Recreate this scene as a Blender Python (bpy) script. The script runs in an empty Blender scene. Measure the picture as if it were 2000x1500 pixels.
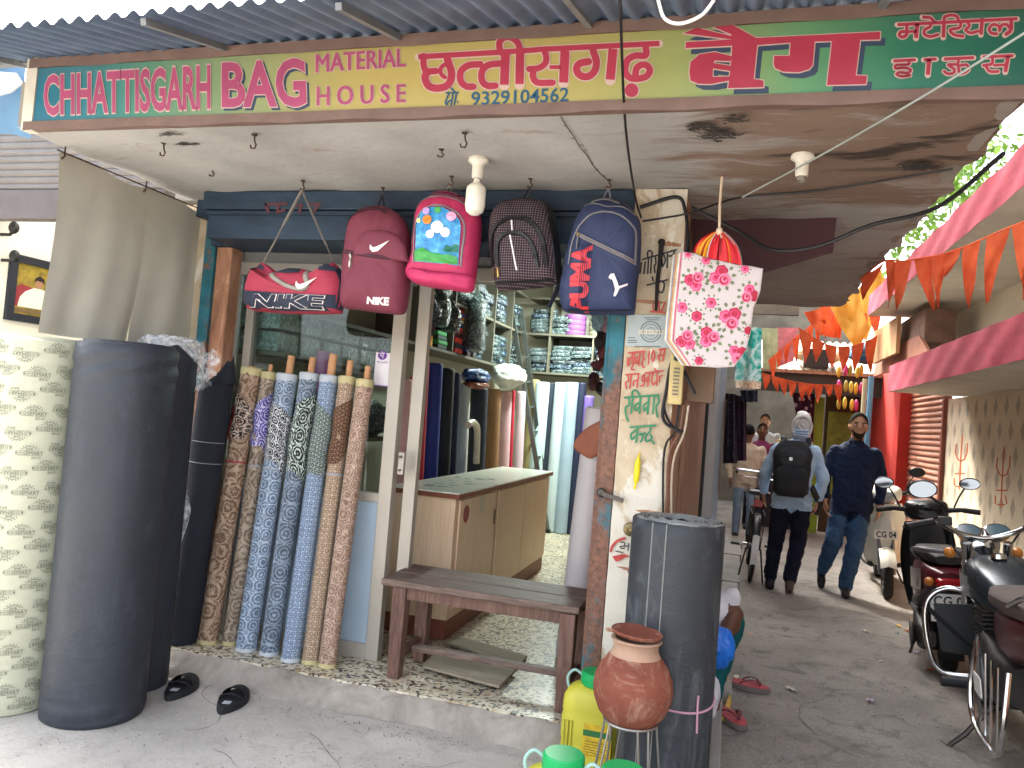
import bpy, bmesh, math, random
import numpy as np
from mathutils import Vector, Matrix
random.seed(7); RS=np.random.RandomState(7)
SC=bpy.context.scene; COL=SC.collection
R=math.radians
# ---------------------------------------------------------------- camera
FPX=1500.; CX,CY=1000.,750.
_vy=np.array([430.,-88.,-FPX]); _h2=np.array([-5350.,373.,-FPX])
_up=np.cross(_h2,_vy); _up/=np.linalg.norm(_up)
if _up[1]<0: _up=-_up
_dY=_vy/np.linalg.norm(_vy); _dX=np.cross(_dY,_up)
RM=np.stack([_dX,_dY,_up]); CAM=np.array([0,0,1.5])
cd=bpy.data.cameras.new('camera'); cam=bpy.data.objects.new('camera',cd); COL.objects.link(cam)
cd.sensor_fit='HORIZONTAL'; cd.sensor_width=36; cd.lens=FPX/2000*36; cd.clip_start=.05; cd.clip_end=2000
_m=Matrix([list(RM[i])+[CAM[i]] for i in range(3)]+[[0,0,0,1]]); cam.matrix_world=_m
SC.camera=cam
def PT(x,y,ax,val):
    "photo pixel (2000x1500) to the point where its ray meets the plane axis=val"
    d=RM@np.array([x-CX,-(y-CY),-FPX]); i='XYZ'.index(ax); t=(val-CAM[i])/d[i]
    return CAM+d*t
# ---------------------------------------------------------------- light
SUN=Vector((-.50,.62,1.0)).normalized()
w=bpy.data.worlds.new('World'); SC.world=w; w.use_nodes=True
nt=w.node_tree; nt.nodes.clear()
o_=nt.nodes.new('ShaderNodeOutputWorld'); b_=nt.nodes.new('ShaderNodeBackground'); s_=nt.nodes.new('ShaderNodeTexSky')
s_.sky_type='NISHITA'; s_.sun_disc=False
s_.sun_elevation=math.asin(SUN.z); s_.sun_rotation=math.atan2(SUN.x,SUN.y)
s_.altitude=200; s_.air_density=.8; s_.dust_density=6.0; s_.ozone_density=.3
b_.inputs['Strength'].default_value=.15
hs_=nt.nodes.new('ShaderNodeHueSaturation'); hs_.inputs['Saturation'].default_value=.40; nt.links.new(s_.outputs[0],hs_.inputs['Color']); nt.links.new(hs_.outputs[0],b_.inputs[0]); nt.links.new(b_.outputs[0],o_.inputs[0])
sl=bpy.data.lights.new('sun','SUN'); so=bpy.data.objects.new('sun',sl); COL.objects.link(so)
sl.energy=1.5; sl.angle=R(11); sl.color=(1,.93,.82)
so.rotation_euler=(-SUN).to_track_quat('-Z','Y').to_euler(); so.location=(0,0,30)
SC.view_settings.view_transform='Standard'; SC.view_settings.look='None'; SC.view_settings.gamma=1
SC.view_settings.use_curve_mapping=False; SC.view_settings.exposure=3.15
# ---------------------------------------------------------------- materials
MT={}
def lin(c):
    if isinstance(c,str): c=tuple(int(c[i:i+2],16)/255 for i in (0,2,4))
    return tuple((v/12.92 if v<=.04045 else ((v+.055)/1.055)**2.4) for v in c[:3])+(1,)
class NT:
    def __init__(s,name):
        s.m=bpy.data.materials.new(name); s.m.use_nodes=True; s.t=s.m.node_tree; s.n=s.t.nodes; s.n.clear()
        s.o=s.N('ShaderNodeOutputMaterial'); s.b=s.N('ShaderNodeBsdfPrincipled'); s.L(s.b,0,s.o,0)
        s.c=s.N('ShaderNodeTexCoord')
    def N(s,k,**kw):
        n=s.n.new(k)
        for a,v in kw.items(): setattr(n,a,v)
        return n
    def L(s,a,i,b,j): s.t.links.new(a.outputs[i],b.inputs[j])
    def co(s,kind='Object',scale=(1,1,1),rot=(0,0,0),loc=(0,0,0)):
        mp=s.N('ShaderNodeMapping'); s.L(s.c,kind,mp,0)
        mp.inputs['Scale'].default_value=scale; mp.inputs['Rotation'].default_value=rot; mp.inputs['Location'].default_value=loc
        return mp
    def noise(s,scale,detail=4,rough=.55,co=None,dist=0):
        n=s.N('ShaderNodeTexNoise'); n.inputs['Scale'].default_value=scale; n.inputs['Detail'].default_value=detail
        n.inputs['Roughness'].default_value=rough; n.inputs['Distortion'].default_value=dist
        if co is None: s.L(s.c,'Object',n,'Vector')
        else: s.L(co,0,n,'Vector')
        return n
    def ramp(s,src,i,stops,interp='LINEAR'):
        r=s.N('ShaderNodeValToRGB'); r.color_ramp.interpolation=interp; e=r.color_ramp.elements
        while len(e)<len(stops): e.new(.5)
        for k,(p,c) in enumerate(stops):
            e[k].position=p; e[k].color=c if len(c)==4 else tuple(c)+(1,)
        s.L(src,i,r,0); return r
    def mix(s,fac,a,b,mode='MIX'):
        m=s.N('ShaderNodeMix',data_type='RGBA',blend_type=mode)
        for v,k in ((fac,0),(a,6),(b,7)):
            if isinstance(v,tuple) and hasattr(v[0],'outputs'): s.L(v[0],v[1],m,k)
            elif hasattr(v,'outputs'): s.L(v,0,m,k)
            else: m.inputs[k].default_value=v
        return (m,2)
    def math(s,op,a,b=None,c=None):
        m=s.N('ShaderNodeMath',operation=op)
        for k,v in enumerate((a,b,c)):
            if v is None: continue
            if isinstance(v,tuple): s.L(v[0],v[1],m,k)
            elif hasattr(v,'outputs'): s.L(v,0,m,k)
            else: m.inputs[k].default_value=v
        return m
    def col(s,v):
        if isinstance(v,tuple) and hasattr(v[0],'outputs'): s.L(v[0],v[1],s.b,'Base Color')
        elif hasattr(v,'outputs'): s.L(v,0,s.b,'Base Color')
        else: s.b.inputs['Base Color'].default_value=v
    def bump(s,src,i,strength=.3,dist=.01):
        b=s.N('ShaderNodeBump'); b.inputs['Strength'].default_value=strength; b.inputs['Distance'].default_value=dist
        s.L(src,i,b,'Height'); s.L(b,0,s.b,'Normal'); return b
    def set(s,rough=.6,metal=0,spec=.5,**k):
        s.b.inputs['Roughness'].default_value=rough; s.b.inputs['Metallic'].default_value=metal
        s.b.inputs['Specular IOR Level'].default_value=spec
        for a,v in k.items(): s.b.inputs[a.replace('_',' ')].default_value=v
def M(name,c=None,rough=.65,metal=0,var=.14,scale=6,bump=.12,bscale=60,spec=.4,dirt=None,dirtamt=.5,bdist=.004,**k):
    if name in MT: return MT[name]
    n=NT(name); base=lin(c)
    a=n.noise(scale,5,.6)
    lo=tuple(v*(1-var) for v in base[:3])+(1,); hi=tuple(min(1,v*(1+var)) for v in base[:3])+(1,)
    r=n.ramp(a,0,[(.3,lo),(.7,hi)])
    out=r
    if dirt:
        d=n.noise(scale*.45,6,.7,dist=.4); dr=n.ramp(d,0,[(.5,(0,0,0)),(.5+.25/max(dirtamt,.1)*.5,(1,1,1))])
        f=n.math('MULTIPLY',dr,dirtamt); out=n.mix(f,r,lin(dirt))
    n.col(out)
    if bump:
        b=n.noise(bscale,4,.6); n.bump(b,0,bump,bdist)
    n.set(rough,metal,spec,**k)
    MT[name]=n.m; return n.m
# ---------------------------------------------------------------- mesh builder
class B:
    def __init__(s): s.v=[]; s.f=[]; s.mi=[]; s.uv={}
    def add(s,vs,fs,mi=0,uvs=None):
        k=len(s.v); s.v+= [tuple(map(float,v)) for v in vs]
        for j,f in enumerate(fs):
            if uvs is not None: s.uv[len(s.f)]=uvs[j]
            s.f.append(tuple(k+i for i in f)); s.mi.append(mi)
        return s
    def box(s,x0,x1,y0,y1,z0,z1,mi=0):
        vs=[(x,y,z) for x in (x0,x1) for y in (y0,y1) for z in (z0,z1)]
        return s.add(vs,[(0,1,3,2),(4,6,7,5),(0,4,5,1),(2,3,7,6),(0,2,6,4),(1,5,7,3)],mi)
    def bar(s,p,q,w,h,up=(0,0,1),mi=0):
        p=Vector(p);q=Vector(q); d=(q-p).normalized(); u=Vector(up)
        a=d.cross(u)
        if a.length<1e-4: a=d.cross(Vector((1,0,0)))
        a.normalize(); u=a.cross(d).normalized()
        vs=[e+a*(i*w/2)+u*(j*h/2) for e in (p,q) for i,j in ((-1,-1),(1,-1),(1,1),(-1,1))]
        return s.add(vs,[(3,2,1,0),(4,5,6,7),(0,1,5,4),(1,2,6,5),(2,3,7,6),(3,0,4,7)],mi)
    def tube(s,pts,r,n=8,mi=0,cap=True,flat=1.0):
        pts=[Vector(p) for p in pts]; m=len(pts); rr=r if hasattr(r,'__len__') else [r]*m
        vs=[]; prev=None
        for i,p in enumerate(pts):
            d=(pts[min(i+1,m-1)]-pts[max(i-1,0)]).normalized()
            if prev is None:
                a=d.cross(Vector((0,0,1)))
                if a.length<1e-3: a=d.cross(Vector((0,1,0)))
            else: a=prev-d*prev.dot(d)
            a.normalize(); prev=a; b=d.cross(a)
            for k in range(n):
                t=2*math.pi*k/n; vs.append(p+a*(math.cos(t)*rr[i])+b*(math.sin(t)*rr[i]*flat))
        fs=[(i*n+k,i*n+(k+1)%n,(i+1)*n+(k+1)%n,(i+1)*n+k) for i in range(m-1) for k in range(n)]
        if cap: fs+= [tuple(range(n))[::-1],tuple((m-1)*n+k for k in range(n))]
        return s.add(vs,fs,mi)
    def lathe(s,prof,p=(0,0,0),ax=(0,0,1),n=24,mi=0,uvs=False,wob=None,ang0=0):
        "prof: list of (r, h) along the axis"
        p=Vector(p); ax=Vector(ax).normalized(); a=ax.cross(Vector((0,1,0)))
        if a.length<1e-3: a=Vector((1,0,0))
        a.normalize(); b=ax.cross(a)
        vs=[];fs=[];uu=[]
        for i,(r,h) in enumerate(prof):
            for k in range(n):
                t=2*math.pi*k/n+ang0; q=r*(1+(wob(t,h) if wob else 0)); vs.append(p+ax*h+a*(math.cos(t)*q)+b*(math.sin(t)*q))
        L=[0]
        for i in range(1,len(prof)): L.append(L[-1]+math.hypot(prof[i][0]-prof[i-1][0],prof[i][1]-prof[i-1][1]))
        rm=max(r for r,h in prof)
        for i in range(len(prof)-1):
            for k in range(n):
                fs.append((i*n+k,i*n+(k+1)%n,(i+1)*n+(k+1)%n,(i+1)*n+k))
                u0=2*math.pi*k/n*rm; u1=2*math.pi*(k+1)/n*rm
                uu.append(((u0,L[i]),(u1,L[i]),(u1,L[i+1]),(u0,L[i+1])))
        return s.add(vs,fs,mi,uu if uvs else None)
    def ell(s,c,rx,ry,rz,n=14,m=9,mi=0,rot=None):
        vs=[];fs=[]; c=Vector(c)
        for i in range(m+1):
            ph=math.pi*i/m
            for k in range(n):
                t=2*math.pi*k/n; v=Vector((rx*math.sin(ph)*math.cos(t),ry*math.sin(ph)*math.sin(t),rz*math.cos(ph)))
                if rot is not None: v=rot@v
                vs.append(c+v)
        for i in range(m):
            for k in range(n): fs.append((i*n+k,(i+1)*n+k,(i+1)*n+(k+1)%n,i*n+(k+1)%n))
        return s.add(vs,fs,mi)
    def prism(s,poly,d,mi=0):
        "poly: list of 3d points (planar), extruded by vector d"
        n=len(poly); d=Vector(d); vs=[Vector(p) for p in poly]+[Vector(p)+d for p in poly]
        fs=[tuple(range(n))[::-1],tuple(range(n,2*n))]+[(i,(i+1)%n,n+(i+1)%n,n+i) for i in range(n)]
        return s.add(vs,fs,mi)
    def grid(s,fn,nu,nv,mi=0,uvs=None):
        vs=[fn(i/nu,j/nv) for i in range(nu+1) for j in range(nv+1)]; w=nv+1; fs=[];uu=[]
        for i in range(nu):
            for j in range(nv):
                fs.append((i*w+j,(i+1)*w+j,(i+1)*w+j+1,i*w+j+1))
                if uvs: uu.append(tuple((a/nu*uvs[0],c/nv*uvs[1]) for a,c in ((i,j),(i+1,j),(i+1,j+1),(i,j+1))))
        return s.add(vs,fs,mi,uu if uvs else None)
    def loft(s,rings,mi=0,cap=True):
        n=len(rings[0]); vs=[p for r in rings for p in r]
        fs=[(i*n+k,i*n+(k+1)%n,(i+1)*n+(k+1)%n,(i+1)*n+k) for i in range(len(rings)-1) for k in range(n)]
        if cap: fs+=[tuple(range(n))[::-1],tuple((len(rings)-1)*n+k for k in range(n))]
        return s.add(vs,fs,mi)
def wloc(o):
    l=Vector((0,0,0))
    while o is not None: l+=Vector(o.location); o=o.parent
    return l
def obj(name,b,mats,parent=None,smooth=False,bevel=0,local=False,label=None,cat=None,group=None,kind=None,wn=False,angle=35):
    me=bpy.data.meshes.new(name)
    off=Vector((0,0,0)) if (local or parent is None) else wloc(parent)
    me.from_pydata([(v[0]-off.x,v[1]-off.y,v[2]-off.z) for v in b.v],[],b.f)
    if not isinstance(mats,(list,tuple)): mats=[mats]
    for m in mats: me.materials.append(m)
    if len(mats)>1: me.polygons.foreach_set('material_index',b.mi)
    if b.uv:
        ul=me.uv_layers.new(name='UVMap')
        for pi,uv in b.uv.items():
            for li,c in zip(me.polygons[pi].loop_indices,uv): ul.data[li].uv=c
    me.update()
    bm=bmesh.new(); bm.from_mesh(me); bmesh.ops.recalc_face_normals(bm,faces=bm.faces); bm.to_mesh(me); bm.free()
    o=bpy.data.objects.new(name,me); COL.objects.link(o)
    if parent is not None: o.parent=parent
    if smooth:
        me.polygons.foreach_set('use_smooth',[True]*len(me.polygons))
        try: me.set_sharp_from_angle(angle=R(angle))
        except Exception: pass
    if bevel:
        bv=o.modifiers.new('bevel','BEVEL'); bv.width=bevel; bv.segments=2; bv.limit_method='ANGLE'; bv.angle_limit=R(40)
    if label: o['label']=label
    if cat: o['category']=cat
    if group: o['group']=group
    if kind: o['kind']=kind
    return o
def thing(name,label,cat,loc=(0,0,0),group=None,rot=None):
    o=bpy.data.objects.new(name,None); COL.objects.link(o); o.location=[float(v) for v in loc]; o.empty_display_size=.1
    if rot is not None: o.rotation_euler=rot
    o['label']=label; o['category']=cat
    if group: o['group']=group
    return o
def copytree(o,parent=None):
    c=o.copy(); COL.objects.link(c); c.parent=parent
    for ch in list(o.children): copytree(ch,c)
    return c
# ---------------------------------------------------------------- writing
_TX={}
def text2d(s,off=0.0,res=3,shear=0.0):
    "flat text outline (built-in face): normalised so its box is 0..1 x 0..1; returns verts, faces, aspect"
    k=(s,off,res,shear)
    if k in _TX: return _TX[k]
    c=bpy.data.curves.new('t','FONT'); c.body=s; c.offset=off; c.resolution_u=res; c.shear=shear; c.fill_mode='FRONT' if hasattr(c,'fill_mode') else c.fill_mode
    o=bpy.data.objects.new('t',c); COL.objects.link(o)
    dg=bpy.context.evaluated_depsgraph_get(); me=bpy.data.meshes.new_from_object(o.evaluated_get(dg))
    vs=np.array([v.co[:2] for v in me.vertices]); fs=[tuple(p.vertices) for p in me.polygons]
    bpy.data.objects.remove(o); bpy.data.curves.remove(c); bpy.data.meshes.remove(me)
    mn=vs.min(0); mx=vs.max(0); asp=(mx[0]-mn[0])/(mx[1]-mn[1])
    _TX[k]=((vs-mn)/(mx-mn),fs,asp,mn,mx); return _TX[k]
def quadmap(q):
    "bilinear map of u,v in 0..1 onto quad px: TL,TR,BR,BL"
    tl,tr,br,bl=[np.array(p,float) for p in q]
    return lambda u,v: (bl*(1-u)+br*u)*(1-v)+(tl*(1-u)+tr*u)*v
def ribbon(pts,wd,closed=False,disc=True):
    "2d polyline to quads + round joints; returns list of polygons"
    out=[]; P_=[np.array(p,float) for p in pts]
    if closed: P_.append(P_[0])
    for a,b in zip(P_[:-1],P_[1:]):
        d=b-a; l=np.linalg.norm(d)
        if l<1e-6: continue
        n=np.array([-d[1],d[0]])/l*wd/2
        out.append([a+n,b+n,b-n,a-n])
    if disc:
        for p in P_: out.append([p+np.array([math.cos(t),math.sin(t)])*wd/2*.995 for t in np.linspace(0,2*math.pi,10,endpoint=False)])
    return out
def spline(pts,k=6):
    "Catmull-Rom through 2d/3d points"
    P_=[np.array(p,float) for p in pts]; 
    if len(P_)<3: return P_
    P_=[2*P_[0]-P_[1]]+P_+[2*P_[-1]-P_[-2]]; out=[]
    for i in range(1,len(P_)-2):
        a,b,c,d=P_[i-1:i+3]
        for j in range(k):
            t=j/k; out.append(.5*((2*b)+(-a+c)*t+(2*a-5*b+4*c-d)*t*t+(-a+3*b-3*c+d)*t**3))
    out.append(P_[-2]); return out
class Plane2:
    "2d -> world mapping, with tiny per-piece lift so overlapping flat pieces never share a plane"
    def __init__(s,fn,nrm,step=.00003): s.fn=fn; s.n=np.array(nrm,float); s.step=step
    def put(s,b,polys,lift=.002,mi=0):
        for i,p in enumerate(polys):
            l=lift+(i%40)*s.step
            b.add([np.array(s.fn(*q))+s.n*l for q in p],[tuple(range(len(p)))],mi)
    def text(s,b,txt,q,lift=.002,mi=0,off=0,shear=0,res=3,grow=0):
        vs,fs,asp,_,_=text2d(txt,off,res,shear); qm=quadmap(q)
        b.add([np.array(s.fn(*qm(u,v)))+s.n*lift for u,v in vs],fs,mi)
def pxplane(ax,val,nrm): return Plane2(lambda x,y:PT(x,y,ax,val),nrm)
# ================================================================ special materials
def mk(name,fn):
    if name in MT: return MT[name]
    n=NT(name); fn(n); MT[name]=n.m; return n.m
def _alley(n):
    a=n.noise(1.3,6,.65,dist=.3); r=n.ramp(a,0,[(.3,lin('76706a')),(.55,lin('8f8a83')),(.75,lin('a29d95'))])
    d=n.noise(5,6,.7,dist=.5); dr=n.ramp(d,0,[(.53,(0,0,0)),(.66,(1,1,1))]); f=n.math('MULTIPLY',dr,.62)
    c=n.mix(f,r,lin('4d4843')); d2=n.noise(1.7,7,.72,dist=1.0); d2r=n.ramp(d2,0,[(.58,(0,0,0)),(.63,(1,1,1))]); c=n.mix(n.math('MULTIPLY',d2r,.45),c,lin('5a5550')); g=n.noise(60,4,.7); gr=n.ramp(g,0,[(.35,(.75,.75,.75)),(.7,(1.12,1.12,1.12))])
    c=n.mix(1.0,c,gr,'MULTIPLY'); n.col(c); h=n.noise(90,5,.7); n.bump(h,0,.5,.006); n.set(.8,0,.3)
mk('alley_ground',_alley)
def _conc(n):
    a=n.noise(1.1,7,.62,dist=.4); r=n.ramp(a,0,[(.28,lin('9c9891')),(.5,lin('b6b1a8')),(.72,lin('c8c3b9'))])
    v=n.noise(9,6,.7,dist=.6); vr=n.ramp(v,0,[(.5,(0,0,0)),(.72,(1,1,1))]); f=n.math('MULTIPLY',vr,.45)
    c=n.mix(f,r,lin('857f76')); g=n.noise(120,3,.6); gr=n.ramp(g,0,[(.35,(.86,.86,.86)),(.7,(1.08,1.08,1.08))])
    c=n.mix(1.,c,gr,'MULTIPLY'); n.col(c); h=n.noise(45,6,.7); n.bump(h,0,.35,.004); n.set(.75,0,.35)
mk('concrete',_conc)
def _step(n):
    a=n.noise(4,7,.7,dist=.5); r=n.ramp(a,0,[(.3,lin('7d766c')),(.55,lin('a29a8f')),(.75,lin('b8b0a4'))])
    n.col(r); h=n.noise(18,7,.72); n.bump(h,0,.8,.012); n.set(.9,0,.2)
mk('rough_concrete',_step)
def _terr(n):
    co=n.co(scale=(1,1,.6)); v=n.N('ShaderNodeTexVoronoi',feature='F1'); v.inputs['Scale'].default_value=62; n.L(co,0,v,'Vector')
    v.inputs['Randomness'].default_value=1
    e=n.N('ShaderNodeTexVoronoi',feature='DISTANCE_TO_EDGE'); e.inputs['Scale'].default_value=62; n.L(co,0,e,'Vector')
    sp=n.N('ShaderNodeSeparateColor'); n.L(v,'Color',sp,0)
    r=n.ramp(sp,0,[(0,lin('2e2b27')),(.26,lin('39352f')),(.30,lin('cbc0a4')),(.55,lin('ddd3ba')),(.8,lin('b59a6d')),(.86,lin('e6dfcc'))],'CONSTANT')
    er=n.ramp(e,0,[(.0,(1,1,1)),(.09,(0,0,0))])
    c=n.mix(er,r,lin('c9c0aa'))
    d=n.noise(2,5,.6); dr=n.ramp(d,0,[(.4,(.82,.80,.77)),(.65,(1,1,1))]); c=n.mix(1.,c,dr,'MULTIPLY'); n.col(c)
    n.set(.33,0,.5)
mk('terrazzo',_terr)
def _soffit(n):
    a=n.noise(1.2,6,.6); r=n.ramp(a,0,[(.3,lin('8f8d89')),(.7,lin('b0aeaa'))])
    # brown water stain, strong towards the alley end (X > -0.5): streaks follow the slab front
    co=n.co(scale=(.55,2.4,1)); s=n.noise(1.9,7,.68,co,dist=1.3)
    sx=n.N('ShaderNodeSeparateXYZ'); n.L(n.N('ShaderNodeNewGeometry'),0,sx,0)
    m=n.N('ShaderNodeMapRange',interpolation_type='SMOOTHSTEP'); n.L(sx,0,m,0); m.inputs[1].default_value=-.7; m.inputs[2].default_value=.35
    m2=n.N('ShaderNodeMapRange',interpolation_type='SMOOTHSTEP'); n.L(sx,1,m2,0); m2.inputs[1].default_value=4.6; m2.inputs[2].default_value=3.0
    q=n.math('MULTIPLY',m,m2); q=n.math('MULTIPLY_ADD',q,.33,.0); t=n.math('ADD',s,q)
    sr=n.ramp(t,0,[(.58,(0,0,0)),(.74,(1,1,1))]); f=n.math('MULTIPLY',sr,.85)
    c=n.mix(f,r,lin('77604f'))
    dk=n.ramp(t,0,[(.86,(0,0,0)),(.95,(1,1,1))]); f2=n.math('MULTIPLY',dk,.85); c=n.mix(f2,c,lin('2c2926'))
    sp=n.noise(14,5,.7); spr=n.ramp(sp,0,[(.68,(0,0,0)),(.74,(1,1,1))]); f3=n.math('MULTIPLY',spr,.4); c=n.mix(f3,c,lin('6d675f'))
    n.col(c); h=n.noise(10,7,.7); n.bump(h,0,.5,.01); n.set(.85,0,.2)
mk('stained_plaster',_soffit)
def _pillar(n):
    a=n.noise(3.0,7,.68,dist=.6); co=n.co(scale=(1.4,1,.7)); b=n.noise(3.2,8,.72,co,dist=.8)
    r=n.ramp(a,0,[(.3,lin('a18c72')),(.5,lin('b8a88e')),(.7,lin('cabfaa'))])
    sx=n.N('ShaderNodeSeparateXYZ'); n.L(n.N('ShaderNodeNewGeometry'),0,sx,0)
    lowm=n.N('ShaderNodeMapRange'); n.L(sx,2,lowm,0); lowm.inputs[1].default_value=1.55; lowm.inputs[2].default_value=.9
    t=n.math('MULTIPLY_ADD',lowm,.16,b); pr=n.ramp(t,0,[(.56,(0,0,0)),(.60,(1,1,1))])
    c=n.mix(pr,r,lin('cfc9ba'))
    p2=n.ramp(b,0,[(.30,(1,1,1)),(.37,(0,0,0))]); c=n.mix(n.math('MULTIPLY',p2,.7),c,lin('8d7358'))
    k=n.noise(30,4,.7); kr=n.ramp(k,0,[(.66,(0,0,0)),(.72,(1,1,1))]); c=n.mix(n.math('MULTIPLY',kr,.55),c,lin('5c4a3a'))
    n.col(c); h=n.noise(22,7,.75); n.bump(h,0,.5,.008); n.set(.85,0,.2)
mk('peeling_plaster',_pillar)
def _teal(n):
    a=n.noise(5,7,.7,n.co(scale=(1,1,.5)),dist=.6); sx=n.N('ShaderNodeSeparateXYZ'); n.L(n.N('ShaderNodeNewGeometry'),0,sx,0)
    m=n.N('ShaderNodeMapRange'); n.L(sx,2,m,0); m.inputs[1].default_value=2.2; m.inputs[2].default_value=1.2
    t=n.math('MULTIPLY_ADD',m,.14,a); rr=n.ramp(t,0,[(.52,(0,0,0)),(.60,(1,1,1))])
    k=n.noise(40,4,.7); kr=n.ramp(k,0,[(.3,lin('4d3a30')),(.7,lin('8a5f4b'))]); tl=n.ramp(n.noise(9,4),0,[(.3,lin('1f5560')),(.7,lin('2f7684'))])
    c=n.mix(rr,tl,kr); n.col(c); n.bump(k,0,.4,.005); n.set(.6,.1,.4)
mk('rusted_teal',_teal)
def _navy(n):
    a=n.noise(3,6,.65,n.co(scale=(1,1,4))); c=n.ramp(a,0,[(.3,lin('1d2c3c')),(.6,lin('2b3f52')),(.8,lin('395063'))])
    k=n.noise(11,6,.7); kr=n.ramp(k,0,[(.62,(0,0,0)),(.7,(1,1,1))]); n.col(n.mix(n.math('MULTIPLY',kr,.5),c,lin('4b3d38'))); n.bump(k,0,.2,.004); n.set(.55,.1,.4)
mk('navy_paint',_navy)
def _jamb(n):
    a=n.noise(6,7,.72,n.co(scale=(2,2,.6)),dist=.5); r=n.ramp(a,0,[(.25,lin('6d4b39')),(.5,lin('a1765c')),(.7,lin('c39d82')),(.85,lin('d8c6b0'))]); n.col(r)
    h=n.noise(40,6,.7); n.bump(h,0,.6,.006); n.set(.85,0,.2)
mk('worn_jamb',_jamb)
def _sign(n):
    sx=n.N('ShaderNodeSeparateXYZ'); n.L(n.N('ShaderNodeNewGeometry'),0,sx,0)
    m=n.N('ShaderNodeMapRange'); n.L(sx,0,m,0); m.inputs[1].default_value=-2.92; m.inputs[2].default_value=.80
    wv=n.noise(2.2,4,.6); t=n.math('MULTIPLY_ADD',wv,.05,(m,0)); t=n.math('SUBTRACT',t,.025)
    r=n.ramp(t,0,[(0,lin('1f5f72')),(.07,lin('2a6872')),(.16,lin('467862')),(.30,lin('80875a')),(.40,lin('a09052')),(.60,lin('9e8f51')),(.72,lin('888d54')),(.82,lin('53835a')),(.90,lin('27664f')),(1,lin('194f42'))])
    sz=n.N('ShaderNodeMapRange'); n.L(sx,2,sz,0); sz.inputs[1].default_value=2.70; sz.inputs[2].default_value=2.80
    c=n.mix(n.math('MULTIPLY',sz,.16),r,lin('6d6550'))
    k=n.noise(26,6,.75); kr=n.ramp(k,0,[(.64,(0,0,0)),(.73,(1,1,1))]); c=n.mix(n.math('MULTIPLY',kr,.28),c,lin('6a5a46'))
    n.col(c); n.set(.45,0,.4); h=n.noise(8,4,.6); n.bump(h,0,.08,.01)
mk('sign_paint',_sign)
def _corr(n):
    a=n.noise(1.5,6,.6,n.co(scale=(1,3,1))); r=n.ramp(a,0,[(.3,lin('56667c')),(.7,lin('76889f'))]); k=n.noise(9,6,.7); kr=n.ramp(k,0,[(.6,(0,0,0)),(.75,(1,1,1))])
    n.col(n.mix(n.math('MULTIPLY',kr,.5),r,lin('4d433d'))); n.set(.55,.35,.4); n.bump(k,0,.1,.01)
mk('awning_metal',_corr)
def _wood(n,cols,sc=(1.6,14,14),rough=.6):
    co=n.co(scale=sc); a=n.noise(3.2,7,.65,co,dist=1.2); r=n.ramp(a,0,[(.28,lin(cols[0])),(.5,lin(cols[1])),(.72,lin(cols[2]))])
    d=n.noise(7,5,.7); dr=n.ramp(d,0,[(.6,(0,0,0)),(.78,(1,1,1))]); n.col(n.mix(n.math('MULTIPLY',dr,.4),r,lin(cols[3]))); n.bump(a,0,.35,.004); n.set(rough,0,.35)
mk('bench_top',lambda n:_wood(n,('4a3a33','67544a','86746a','8f8379')))
mk('bench_frame',lambda n:_wood(n,('45322a','64493d','7d6155','574339'),(12,12,1.5)))
mk('plywood_dusty',lambda n:_wood(n,('756a58','8a7f6c','9c927f','6b6254'),(2,9,9),.8))
mk('laminate',lambda n:_wood(n,('c8a684','d8ba99','e2c9ac','d2b292'),(26,26,1.0),.4))
mk('kick_wood',lambda n:_wood(n,('5b2f22','7a4431','8a5440','5b3a2e'),(20,20,1.5),.5))
mk('old_board',lambda n:_wood(n,('6e5141','8f6f5a','a98a74','5b4438'),(8,8,1),.8))
ALU=M('aluminium','8d877d',.42,.35,.06,4,.03,40); ALUW=M('aluminium_pale','a39c90',.42,.25,.05,4,.03,40)
WHITE=M('white_wall','dcdcd2',.85,0,.05,2,.15,30); CREAMW=M('cream_wall','cdbfa4',.88,0,.10,2.2,.3,25,dirt='8d7c66',dirtamt=.35)
BLACKP=M('black_plastic','1b1c1e',.45,0,.1,8,.05,60); STEEL=M('dark_steel','55504b',.5,.7,.2,12,.1,50); CHROME=M('chrome','c9c9c9',.16,1,.03,5,.0,50)
RUSTW=M('rust_wire','4b3a31',.7,.4,.25,20,.1,60); WIRE=M('wire_black','17171a',.5,0,.1,9,0); WIREG=M('wire_grey','8f9690',.5,0,.1,9,0)
# ================================================================ setting
obj('ground',B().box(-300,300,-300,300,-.05,-.004),MT['alley_ground'],kind='structure')
obj('alley_road',B().grid(lambda u,v:(-.02+u*2.5,-6+v*40,.0008+.006*math.sin(u*9+v*70)*math.sin(v*33)**2),24,160),MT['alley_ground'],kind='structure',smooth=True)
obj('pavement',B().grid(lambda u,v:(-9+u*9.0,-7+v*10.5,.004+.004*math.sin(u*40)*math.sin(v*37)),60,60),MT['concrete'],kind='structure',smooth=True)
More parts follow.
